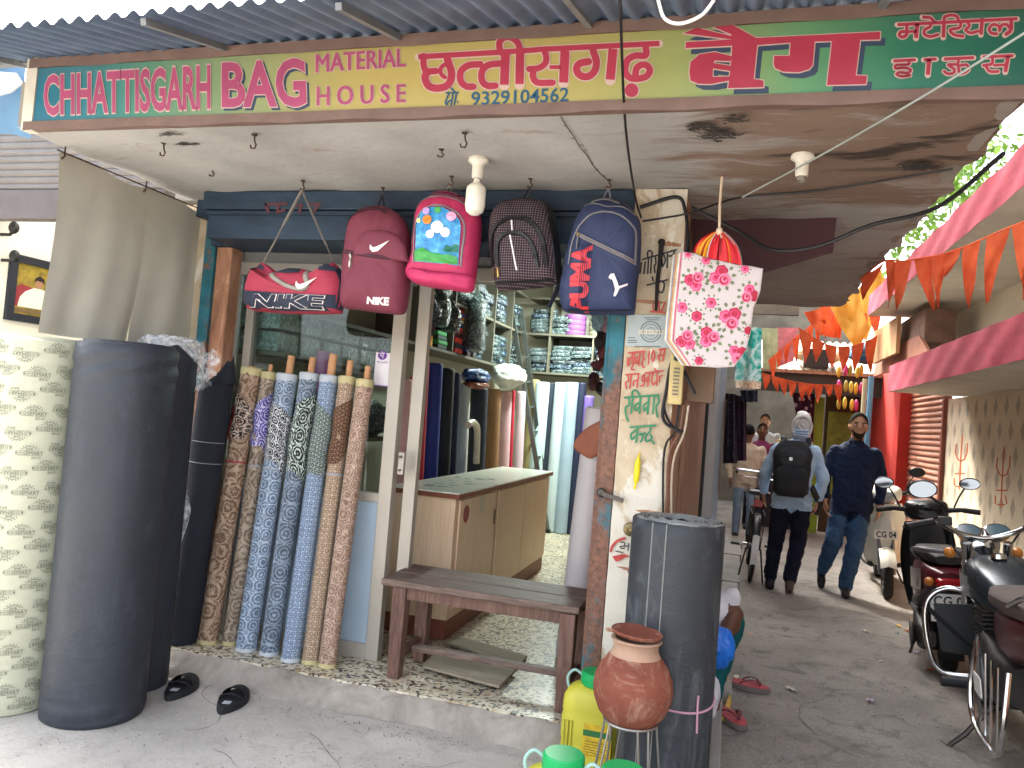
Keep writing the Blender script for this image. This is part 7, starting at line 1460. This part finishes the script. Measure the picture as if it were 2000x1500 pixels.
q.build(sd,dict(skin=SKIND,shirt=cloth('vest_white','cfcfd4'),wrap=cloth('wrap_teal','17565a')),None,.010); face(sd,(0,-.08,.69),-1,.097,False); haircap(sd,(0,-.08,.69),.097,.117)
lump('blue_bag','bright blue plastic bag held beside the rubber roll','bag',PT(1404,1262,'Y',4.02),.075,.07,.095,M('bag_blue','1f6fd6',.3,0,.1,10,.4,30),21)
bb=B(); q_=PT(1385,1318,'Y',3.95); lump('white_sack','white ribbed sack at foot of rubber roll','sack',(q_[0]-.03,q_[1]+.1,.14),.09,.09,.14,M('sack_white','cdd1d8',.6,0,.05,10,.4,30),22)
# ================================================================ two-wheelers (local x = forward, y = left, z = up)
TYR=M('tyre','1c1b1a',.85,0,.2,20,.4,60,dirt='4d463d',dirtamt=.3); RIM=M('rim_grey','77777a',.4,.7,.1,12,.1); ENG=M('engine_grey','4b4947',.5,.6,.2,14,.3,40); PLT=M('plate_white','d5d3cb',.5); INK=M('plate_ink','202022',.6)
LENS=M('lens_red','a01218',.2,0,.1,20,.05); GLS=M('lens_clear','9a9fa3',.12,.3,.1,14,.05); MIR=M('mirror_glass','8f9aa6',.05,1,.02,3,0)
class V:
    def __init__(s,name,label,cat,x,y,heading,lean=0,pitch=0): s.t=thing(name,label,cat,(x,y,.0),None,(R(lean),0,R(heading))); s.t.rotation_mode='XYZ'
    def p(s,name,b,mat,sm=True,bevel=0,par=None,angle=40): return obj(name,b,mat,par or s.t,smooth=sm,bevel=bevel,local=True,angle=angle)
    def wheel(s,x,r,w=.07,rimr=.62,spokes=0,y=0,disc=True,nm='wheel'):
        b=B(); b.lathe([(r*rimr,-w*.42),(r*.86,-w*.52),(r*.95,-w*.40),(r,-w*.16),(r,w*.16),(r*.95,w*.40),(r*.86,w*.52),(r*rimr,w*.42)],(x,y,r),(0,1,0),36); wh=s.p(nm,b,TYR)
        b=B()
        if disc: b.lathe([(0,-w*.30),(r*.18,-w*.34),(r*.25,-w*.18),(r*.5,-w*.12),(r*rimr,-w*.44),(r*(rimr+.02),0),(r*rimr,w*.44),(r*.5,w*.12),(r*.25,w*.18),(r*.18,w*.34),(0,w*.30)],(x,y,r),(0,1,0),28)
        else: b.lathe([(r*(rimr+.03),-w*.35),(r*(rimr-.05),-w*.28),(r*(rimr-.05),w*.28),(r*(rimr+.03),w*.35)],(x,y,r),(0,1,0),32); b.lathe([(0,-w*.6),(r*.13,-w*.6),(r*.13,w*.6),(0,w*.6)],(x,y,r),(0,1,0),14)
        s.p('rim',b,RIM,par=wh)
        if disc:
            for k in range(5):
                a=2*math.pi*k/5; b=B(); b.lathe([(0,-w*.46),(.014,-w*.46),(.014,-w*.1),(0,-w*.1)],(x+math.cos(a)*r*.42,y,r+math.sin(a)*r*.42),(0,1,0),8); s.p('wheel_hole',b,BLACKP,par=wh)
        if spokes:
            b=B()
            for k in range(spokes):
                a=2*math.pi*k/spokes; b.tube([(x+math.cos(a)*r*.1,y+(w*.4 if k%2 else -w*.4),r+math.sin(a)*r*.1),(x+math.cos(a+.25)*r*rimr,y,r+math.sin(a+.25)*r*rimr)],.0016,4)
            o=s.p('spokes',b,CHROME,par=wh); o['kind']='stuff'
def sec(x,hw,z0,z1,e=.5,n=20,cy=0):
    zc=(z0+z1)/2; hz=(z1-z0)/2; out=[]
    for k in range(n):
        t=2*math.pi*k/n; c,s_=math.cos(t),math.sin(t); out.append((x,cy+hw*abs(c)**e*(1 if c>0 else -1),zc+hz*abs(s_)**e*(1 if s_>0 else -1)))
    return out
def plate(v,x,z,w_,h_,lines,face=-1,y=0,tilt=.02):
    b=B(); b.prism([Vector((x,y-w_/2,z)),Vector((x,y+w_/2,z)),Vector((x-tilt*face,y+w_/2,z+h_)),Vector((x-tilt*face,y-w_/2,z+h_))],(-.004*face,0,0)); o=v.p('number_plate',b,PLT,False)
    sgn=-1 if face<0 else 1; n=len(lines); b=B()
    for i,tx in enumerate(lines):
        vs,fs,_,_,_=text2d(tx,.02,2); z1=z+h_*(1-(i+.14)/n); z0=z+h_*(1-(i+.86)/n)
        b.add([(x-tilt*face*((z0+(z1-z0)*q-z)/h_)+face*.003,y+sgn*((u-.5)*w_*.84),z0+(z1-z0)*q) for u,q in vs],fs)
    o2=v.p('plate_lettering',b,INK,False,par=o); o2['kind']='stuff'
def scooter(v,body,dark,accent,cover=None,rearplate=None,frontplate=None,mirrors=True):
    v.wheel(.62,.225,.085); v.wheel(-.60,.225,.09,nm='wheel')
    for s in (-1,1): b=B(); b.tube([(.47,s*.055,.80),(.57,s*.06,.42),(.62,s*.062,.225)],[.02,.019,.016],10); v.p('fork_leg',b,RIM)
    b=B(); b.grid(lambda u,w_:(.62+.262*math.cos(R(25+150*u)),(-.07+.14*w_),.225+.262*math.sin(R(25+150*u))-.03*abs(w_-.5)*2*.8),20,6); v.p('front_fender',b,body)
    # apron: front shield, curved in plan
    b=B()
    def ap(u,w_,off): 
        y=(-.5+u); wd=.40*(.72+.28*math.sin(w_*math.pi*.8+.3)); x=.40+.13*w_-.16*(2*y)**2-off; return (x+.07*math.sin(w_*3.0),y*wd,.27+w_*.62)
    b.grid(lambda u,w_:ap(u,w_,0),18,18); b.grid(lambda u,w_:ap(u,w_,.03),18,18); v.p('apron',b,body)
    b=B(); b.grid(lambda u,w_:ap(.06+u*.88,.04+w_*.92,.045),14,14); v.p('inner_shield',b,dark)
    b=B(); b.loft([sec(.56,.05,.46,.78,.7),sec(.50,.10,.42,.86,.6),sec(.42,.13,.40,.90,.6)]); v.p('nose_cover',b,body)
    b=B(); b.loft([sec(-.12,.15,.255,.30,.4),sec(.34,.16,.255,.30,.4)]); v.p('floorboard',b,dark)
    # rear body
    b=B(); b.loft([sec(.02,.10,.34,.70,.5),sec(-.10,.15,.33,.71,.5),sec(-.35,.175,.36,.72,.5),sec(-.62,.165,.44,.725,.5),sec(-.82,.12,.54,.72,.55),sec(-.90,.06,.60,.70,.6)]); v.p('side_panels',b,accent)
    b=B(); b.loft([sec(-.02,.12,.36,.44,.5),sec(-.35,.182,.37,.46,.5),sec(-.70,.165,.46,.53,.5),sec(-.86,.11,.55,.60,.5)]); v.p('lower_trim',b,dark)
    for s in (-1,1):
        b=B(); b.grid(lambda u,w_:(-.30-.42*u,s*(.180-.03*u*u),.50+.14*w_+.05*u),10,4); v.p('side_flash',b,cover or RIM)
    b=B(); b.loft([sec(.0,.09,.715,.765,.5),sec(-.12,.135,.715,.785,.5),sec(-.38,.145,.72,.80,.5),sec(-.45,.145,.72,.815,.5),sec(-.70,.12,.73,.82,.5),sec(-.80,.07,.735,.79,.6)]); v.p('seat',b,M('seat_black','26231f',.6,0,.15,10,.25,80))
    b=B(); b.tube(spline([(-.45,.15,.74),(-.60,.185,.80),(-.80,.165,.83),(-.90,.10,.835),(-.92,0,.835),(-.90,-.10,.835),(-.80,-.165,.83),(-.60,-.185,.80),(-.45,-.15,.74)],5),.014,8); v.p('grab_rail',b,RIM)
    b=B(); b.loft([sec(-.90,.085,.60,.665,.5),sec(-.925,.07,.605,.655,.5)]); v.p('tail_light',b,LENS)
    for s in (-1,1): b=B(); b.ell((-.86,s*.115,.63),.05,.03,.03,12,8); v.p('indicator',b,M('lens_amber','b5702a',.25))
    b=B(); b.grid(lambda u,w_:(-.60-.25*math.cos(R(-20+110*u)),-.07+.14*w_,.225+.26*math.sin(R(-20+110*u))),14,4); v.p('rear_fender',b,dark)
    b=B(); b.loft([sec(-.12,.05,.20,.34,.5,cy=.10),sec(-.35,.07,.16,.36,.5,cy=.11),sec(-.62,.075,.14,.32,.5,cy=.11),sec(-.70,.04,.18,.28,.5,cy=.11)]); v.p('engine_case',b,ENG); b=B(); b.lathe([(0,0),(.06,0),(.085,.02),(.085,.03),(0,.035)],(-.56,.185,.225),(0,1,0),20); v.p('engine_cover',b,ENG)
    b=B(); b.tube(spline([(-.1,-.10,.2),(-.4,-.15,.2),(-.75,-.16,.27),(-.95,-.16,.30)],5),[.02]*5+[.03]*5+[.045]*6,12); v.p('exhaust',b,M('exhaust_dark','3a3734',.45,.6))
    # steering head
    b=B(); b.loft([sec(.30,.07,.93,1.00,.6),sec(.35,.14,.91,1.05,.6),sec(.42,.16,.90,1.07,.6),sec(.50,.13,.90,1.04,.6),sec(.55,.07,.92,1.00,.7)]); v.p('handlebar_cover',b,body); b=B(); b.ell((.555,0,.965),.03,.10,.055,16,10); v.p('headlight',b,GLS)
    b=B(); b.ell((.325,0,1.01),.035,.10,.048,18,10,rot=Matrix.Rotation(R(-25),3,'Y')); v.p('instrument_panel',b,dark); b=B(); b.ell((.305,0,1.02),.03,.075,.028,18,10,rot=Matrix.Rotation(R(-25),3,'Y')); v.p('dial_glass',b,M('dial_dark','2a2c30',.18,0,.5,60,.0))
    for s in (-1,1):
        b=B(); b.tube([(.40,s*.12,.985),(.37,s*.24,.995),(.33,s*.34,.985)],[.022,.018,.016],10); v.p('handlebar',b,dark); b=B(); b.tube([(.355,s*.25,.995),(.325,s*.36,.983)],.021,10); v.p('grip',b,BLACKP); b=B(); b.tube([(.43,s*.20,.99),(.45,s*.33,.965)],.007,6); v.p('brake_lever',b,ALU)
        if mirrors:
            b=B(); b.tube(spline([(.38,s*.19,1.01),(.38,s*.23,1.10),(.36,s*.27,1.17)],4),.007,6); v.p('mirror_stem',b,BLACKP); b=B(); b.ell((.355,s*.30,1.20),.016,.075,.048,18,10); mo=v.p('mirror',b,BLACKP); b=B(); b.lathe([(0,0),(1,0)],(0,0,0),(1,0,0),20); b.v=[(.336,s*.30+y*.066,1.20+z*.040) for x,y,z in b.v]; b.f=[f for f in b.f]; b2=B(); b2.add([(.3365,s*.30+.066*math.cos(t),1.20+.040*math.sin(t)) for t in np.linspace(0,2*math.pi,20,endpoint=False)],[tuple(range(20))]); v.p('mirror_glass',b2,MIR,False,par=mo)
    b=B(); b.tube([(-.2,.13,.20),(-.26,.20,.02),(-.22,.22,.008)],.010,8); v.p('stand',b,STEEL)
    if rearplate: plate(v,-.955,.40,.24,.17,rearplate,-1)
    if frontplate: plate(v,.60,.56,.21,.085,frontplate,1,0,.0)
v=V('scooter','black scooter with maroon side panels parked behind motorcycle','scooter',1.56,6.42,83,-5)
BLKG=M('paint_black','141416',.25,0,.05,4,.0,coat_weight=.5) if False else M('paint_black','161618',.3,0,.06,4,.02,dirt='45403a',dirtamt=.35); scooter(v,BLKG,BLACKP,M('paint_maroon','4d161d',.25,0,.08,4,.02),M('flash_silver','8f8c88',.3,.4),['CG 04','B 8398'])
# black leg cover hung over the scooter's front
v=V('scooter','white scooter facing viewer beside the red pillar','scooter',1.60,8.80,-96,4)
scooter(v,M('paint_white','c9c6b8',.3,0,.05,4,.03,dirt='8d8676',dirtamt=.15),BLACKP,M('paint_white'),RIM,None,['CG 04'],True)
# ---------------- motorcycle
v=V('motorcycle','dark motorcycle with chrome guards at right edge','motorcycle',1.50,4.45,86,-7); v.t.scale=(1.08,1.12,1.06)
v.wheel(.66,.30,.085,.66,28,disc=False); v.wheel(-.62,.30,.095,.66,28,disc=False)
GUN=M('tank_grey','2b3338',.25,.3,.06,4,.02,dirt='514c45',dirtamt=.3); SEATB=M('seat_brown','4a3f39',.7,0,.2,10,.3,70)
for s in (-1,1): b=B(); b.tube([(.42,s*.09,.93),(.56,s*.09,.6),(.66,s*.085,.30)],[.022,.024,.02],10); v.p('fork_leg',b,CHROME)
b=B(); b.grid(lambda u,w_:(.66+.335*math.cos(R(35+130*u)),-.06+.12*w_,.30+.335*math.sin(R(35+130*u))-.02*abs(w_-.5)*2),18,5); v.p('front_mudguard',b,GUN)
b=B(); b.grid(lambda u,w_:(-.62+.345*math.cos(R(50+140*u)),-.075+.15*w_,.30+.345*math.sin(R(50+140*u))-.02*abs(w_-.5)*2),18,5); v.p('rear_mudguard',b,GUN)
b=B(); b.loft([sec(.46,.05,.74,.82,.6),sec(.40,.10,.68,.87,.55),sec(.25,.145,.66,.89,.55),sec(.08,.15,.66,.86,.55),sec(-.06,.11,.66,.80,.55),sec(-.10,.07,.67,.77,.6)]); v.p('tank',b,GUN)
b=B(); b.lathe([(0,.02),(.03,.02),(.035,0),(.0,0)],(.2,0,.885),(0,0,1),18); v.p('fuel_cap',b,CHROME)
for s in (-1,1): b=B(); b.grid(lambda u,w_:(.40-.30*u,s*(.150-.05*(2*u-1)**2*.5+.006),.70+.10*w_),10,4); v.p('tank_stripe',b,M('stripe_silver','a7adb0',.3,.5))
b=B(); b.loft([sec(-.06,.10,.74,.80,.5),sec(-.20,.135,.73,.80,.5),sec(-.45,.14,.735,.82,.5),sec(-.72,.12,.76,.84,.5),sec(-.82,.08,.78,.83,.6)]); v.p('seat',b,SEATB)
b=B(); b.loft([sec(-.15,.11,.50,.72,.5),sec(-.40,.125,.52,.74,.5),sec(-.70,.10,.62,.76,.5),sec(-.86,.06,.68,.76,.5)]); v.p('side_panels',b,M('panel_darkred','4a181c',.3))
b=B(); b.loft([sec(.32,.08,.30,.52,.5),sec(.15,.13,.26,.55,.5),sec(-.10,.14,.24,.50,.5),sec(-.22,.09,.28,.46,.5)]); v.p('engine',b,ENG)
for k in range(7): b=B(); b.box(.14,.34,-.10,.10,.50+k*.022,.508+k*.022); v.p('cooling_fin',b,ENG,False)
b=B(); b.lathe([(0,0),(.10,0),(.12,.02),(.12,.03),(0,.04)],(.02,.13,.36),(0,1,0),22); v.p('clutch_cover',b,RIM)
b=B(); b.tube([(.42,0,.9),(.3,0,.62),(.28,0,.30),(-.1,0,.24),(-.3,0,.45),(-.1,0,.68)],.022,8); v.p('frame_tube',b,BLACKP)
b=B(); b.tube(spline([(.32,-.10,.40),(.2,-.15,.22),(-.3,-.16,.22),(-.95,-.17,.30)],5),[.02]*5+[.022]*5+[.04]*6,12); v.p('exhaust',b,CHROME)
# engine guard, pegs, stand, saree guard
b=B(); b.tube(spline([(.34,.05,.66),(.36,.20,.70),(.36,.30,.62),(.34,.31,.42),(.32,.26,.28),(.28,.06,.27)],6),.014,10); v.p('engine_guard',b,CHROME); b=B(); b.tube(spline([(.34,-.05,.66),(.36,-.20,.70),(.36,-.30,.62),(.34,-.31,.42),(.32,-.26,.28),(.28,-.06,.27)],6),.014,10); v.p('engine_guard',b,CHROME)
b=B(); b.tube([(.35,.30,.60),(.34,.12,.40)],.012,8); v.p('leg_flap_bar',b,BLACKP); b=B(); b.prism([Vector((.35,.10,.62)),Vector((.35,.27,.62)),Vector((.33,.25,.38)),Vector((.33,.10,.36))],(.012,0,0)); v.p('leg_flap',b,BLACKP,False)
for s in (-1,1):
    b=B(); b.tube([(.02,s*.10,.30),(.02,s*.18,.31)],.012,8); v.p('peg_bracket',b,STEEL); b=B(); b.tube([(.02,s*.18,.31),(.01,s*.31,.32)],.024,10); v.p('foot_peg',b,BLACKP)
b=B(); b.tube([(.12,.14,.30),(.16,.22,.27)],.008,8); b.tube([(.16,.20,.27),(.16,.26,.27)],.013,8); v.p('gear_pedal',b,CHROME)
b=B(); b.tube([(-.05,.12,.24),(-.06,.24,.10),(-.05,.31,.035),(-.01,.33,.03)],[.012,.012,.011,.016],8); v.p('side_stand',b,STEEL)
b=B()
pts=[(-.30,.20,.62),(-.28,.24,.40),(-.36,.25,.26),(-.72,.25,.26),(-.82,.24,.38),(-.80,.20,.60)]; b.tube(spline(pts,5),.011,8); v.p('saree_guard',b,CHROME)
for k in range(5): b=B(); b.tube([(-.36-.09*k,.245,.27),(-.33-.10*k,.22,.60)],.005,6); v.p('guard_bar',b,CHROME)
b=B(); b.tube(spline([(-.55,.13,.80),(-.80,.13,.88),(-.98,.10,.90),(-1.0,0,.90),(-.98,-.10,.90),(-.80,-.13,.88),(-.55,-.13,.80)],5),.012,8); v.p('rear_rail',b,CHROME)
b=B(); b.loft([sec(-.88,.07,.66,.74,.5),sec(-.92,.055,.665,.735,.5)]); v.p('tail_light',b,LENS)
b=B(); b.box(-.62,-.50,.258,.264,.44,.52); v.p('reflector_plate',b,PLT,False,.003)
# handlebar group
b=B(); b.tube(spline([(.28,.36,1.03),(.34,.24,1.05),(.44,.12,.98),(.45,0,.95),(.44,-.12,.98),(.34,-.24,1.05),(.28,-.36,1.03)],6),.013,10); v.p('handlebar',b,CHROME)
for s in (-1,1):
    b=B(); b.tube([(.335,s*.245,1.05),(.28,s*.375,1.03)],.02,10); v.p('grip',b,BLACKP); b=B(); b.tube(spline([(.39,s*.20,1.04),(.42,s*.28,1.03),(.36,s*.38,1.02)],4),.007,6); v.p('lever',b,ALU); b=B(); b.box(.335,.385,s*.19-.03,s*.19+.03,1.03,1.075); v.p('switch_box',b,BLACKP,False,.006)
    b=B(); b.tube(spline([(.37,s*.17,1.05),(.36,s*.20,1.13),(.30,s*.27,1.20)],4),.007,6); v.p('mirror_stem',b,BLACKP); b=B(); b.ell((.29,s*.29,1.225),.02,.07,.05,18,10); mo=v.p('mirror',b,BLACKP); b2=B(); b2.add([(.2665,s*.29+.060*math.cos(t),1.225+.042*math.sin(t)) for t in np.linspace(0,2*math.pi,20,endpoint=False)],[tuple(range(20))]); v.p('mirror_glass',b2,MIR,False,par=mo)
for s in (-.065,.065):
    ax=(-.55,0,.83); b=B(); b.lathe([(0,-.05),(.04,-.05),(.058,-.02),(.06,.0),(.052,.004)],(.50,s,.985),ax,22); d_=v.p('dial',b,CHROME); b=B(); b.lathe([(.052,.002),(.03,.004),(0,.004)],(.50,s,.985),ax,22); v.p('dial_face',b,M('dial_blue','3f5560',.25,0,.1,30,.02),par=d_)
b=B(); b.lathe([(0,-.10),(.05,-.09),(.085,-.04),(.09,0),(.08,.012),(0,.02)],(.60,0,.90),(1,0,-.05),24); v.p('headlight',b,CHROME); b=B(); b.lathe([(.083,0),(.06,.03),(0,.04)],(.60,0,.90),(1,0,-.05),24); v.p('headlight_glass',b,GLS)
for s in (-1,1): b=B(); b.ell((.55,s*.15,.86),.035,.03,.03,12,8); v.p('indicator',b,M('lens_amber'))
b=B(); b.tube(spline([(.40,.16,1.02),(.5,.14,.9),(.46,.08,.8),(.42,.03,.72)],5),.005,6); b.tube(spline([(.40,-.16,1.02),(.52,-.12,.9),(.46,-.06,.8),(.42,-.03,.72)],5),.005,6); o_=v.p('control_cables',b,BLACKP); o_['kind']='stuff'
# ---------------- bicycle, seen from behind
v=V('bicycle','black bicycle with chrome handlebar parked at left of alley','bicycle',.265,8.62,90,3)
v.wheel(.52,.33,.04,.90,28,disc=False); v.wheel(-.53,.33,.042,.90,28,disc=False); FRM=M('bike_frame','16181a',.4,0,.1,8,.05)
for a,c,r_ in (((-.05,0,.30),(-.17,0,.78),.015),((-.05,0,.30),(.36,0,.72),.016),((-.15,0,.76),(.36,0,.80),.014),((.36,0,.70),(.34,0,.88),.018)): b=B(); b.tube([a,c],r_,10); v.p('frame_tube',b,FRM)
for s in (-1,1):
    for a,c in (((-.05,s*.02,.30),(-.53,s*.06,.33)),((-.17,s*.02,.76),(-.53,s*.06,.33)),((.37,s*.03,.68),(.52,s*.05,.33))): b=B(); b.tube([a,c],.009,8); v.p('frame_stay',b,FRM)
b=B(); b.grid(lambda u,w_:(-.53+.365*math.cos(R(40+150*u)),-.03+.06*w_,.33+.365*math.sin(R(40+150*u))-.012*abs(w_-.5)*2),20,4); v.p('rear_mudguard',b,FRM); b=B(); b.grid(lambda u,w_:(-.53+.367*math.cos(R(150+45*u)),-.031+.062*w_,.33+.367*math.sin(R(150+45*u))-.012*abs(w_-.5)*2),10,4); v.p('white_mudguard_tip',b,M('guard_white','c9c9c4',.4))
b=B(); b.loft([sec(-.33,.11,.845,.885,.6),sec(-.26,.115,.84,.90,.6),sec(-.14,.06,.85,.89,.6),sec(-.03,.025,.855,.88,.6)]); v.p('saddle',b,BLACKP); b=B(); b.tube([(-.17,0,.76),(-.19,0,.85)],.013,8); v.p('seat_post',b,CHROME)
b=B(); b.box(-.375,-.355,-.045,.045,.73,.80); v.p('red_reflector',b,LENS,False,.006)
b=B()
for s in (-1,1): b.tube([(-.30,s*.06,.70),(-.85,s*.06,.70)],.006,6); b.tube([(-.78,s*.06,.70),(-.55,s*.06,.34)],.005,6)
for k in range(4): b.tube([(-.35-.15*k,-.06,.70),(-.35-.15*k,.06,.70)],.005,6)
v.p('carrier',b,FRM)
b=B(); b.tube(spline([(.05,.24,1.04),(.30,.25,1.05),(.36,.20,1.05),(.36,0,1.05),(.36,-.20,1.05),(.30,-.25,1.05),(.05,-.24,1.04)],6),.012,8); v.p('handlebar',b,CHROME); b=B(); b.tube([(.15,.22,1.0),(.38,.15,.98),(.38,-.15,.98),(.15,-.22,1.0)],.007,8); v.p('brake_rod',b,CHROME); b=B(); b.tube([(.34,0,.86),(.36,0,1.05)],.014,8); v.p('stem',b,CHROME)
for s in (-1,1): b=B(); b.tube([(.12,s*.243,1.042),(.0,s*.24,1.038)],.017,8); v.p('grip',b,BLACKP); b=B(); b.box(-.09,-.01,s*.17-.045,s*.17+.045,.28 if s>0 else .30,.302 if s>0 else .322); v.p('pedal',b,BLACKP,False)
b=B(); b.tube([(-.05,-.09,.30),(-.05,.09,.30)],.016,8); b.tube([(-.05,.09,.30),(-.05,.13,.29)],.01,6); v.p('crank',b,CHROME)
b=B()
for s in (-1,1): b.tube([(-.50,s*.07,.33),(-.60,s*.12,.02),(-.66,s*.14,.01)],.009,8)
v.p('rear_stand',b,FRM)
# ---------------- slippers, strap and litter in the alley
for (x,y,a,l) in ((1458,1342,-12,'red thong slipper nearer the alley middle, upper one'),(1428,1405,-62,'red thong slipper by the kerb, lower one')):
    p=PT(x,y,'Z',.01); slipper(p[0],p[1],R(a),l,'thong','red slippers in the alley',z=.008)
b=B(); b.tube(spline([PT(1412,1310,'Z',.10),PT(1424,1335,'Z',.05),PT(1424,1370,'Z',.03),PT(1412,1405,'Z',.02)],5),[.007]*10+[.016]*(16-10),8,flat=.5); obj('yellow_strap',b,M('strap_yellow','b8902a',.6),smooth=True,label='yellow strap lying over kerb beside red slipper',cat='strap')
r=random.Random(21)
LT=[(1465,1238,'c98a5a','tan paper scrap near the kerb'),(1438,1322,'cfc6b0','cream paper scrap above the red slippers'),(1470,1326,'a9d0dc','pale blue scrap above the red slippers'),(1755,1222,'c2972f','yellow wrapper below the black scooter'),(1772,1232,'b5652a','orange wrapper below the black scooter'),(1752,1236,'8fa9b8','bluish wrapper corner below the black scooter'),(1790,1274,'a9a6c2','lilac wrapper in the middle right of the alley'),(1818,1308,'c9603a','orange scrap beside the motorcycle peg'),(1700,1368,'b3a3b8','small mauve scrap on the alley floor'),(1545,1345,'b9b2a5','grey scrap in the alley centre'),(1690,1232,'b5ab95','beige scrap beyond the lilac wrapper'),(1720,1292,'aea693','pale scrap left of lilac wrapper')]
for x,y,c,l in LT:
    p=PT(x,y,'Z',.012); s=r.uniform(.018,.036); a=r.uniform(0,3); bb=B(); bb.grid(lambda u,w_:(p[0]+(u-.5)*2*s*math.cos(a)-(w_-.5)*s*math.sin(a),p[1]+(u-.5)*2*s*math.sin(a)+(w_-.5)*s*math.cos(a),.010+.010*math.sin(u*5+w_*4+a)**2),6,4); obj('litter_scrap',bb,M('litter_'+c,c,.6),smooth=True,label=l,cat='litter',group='litter on the alley floor',angle=180)
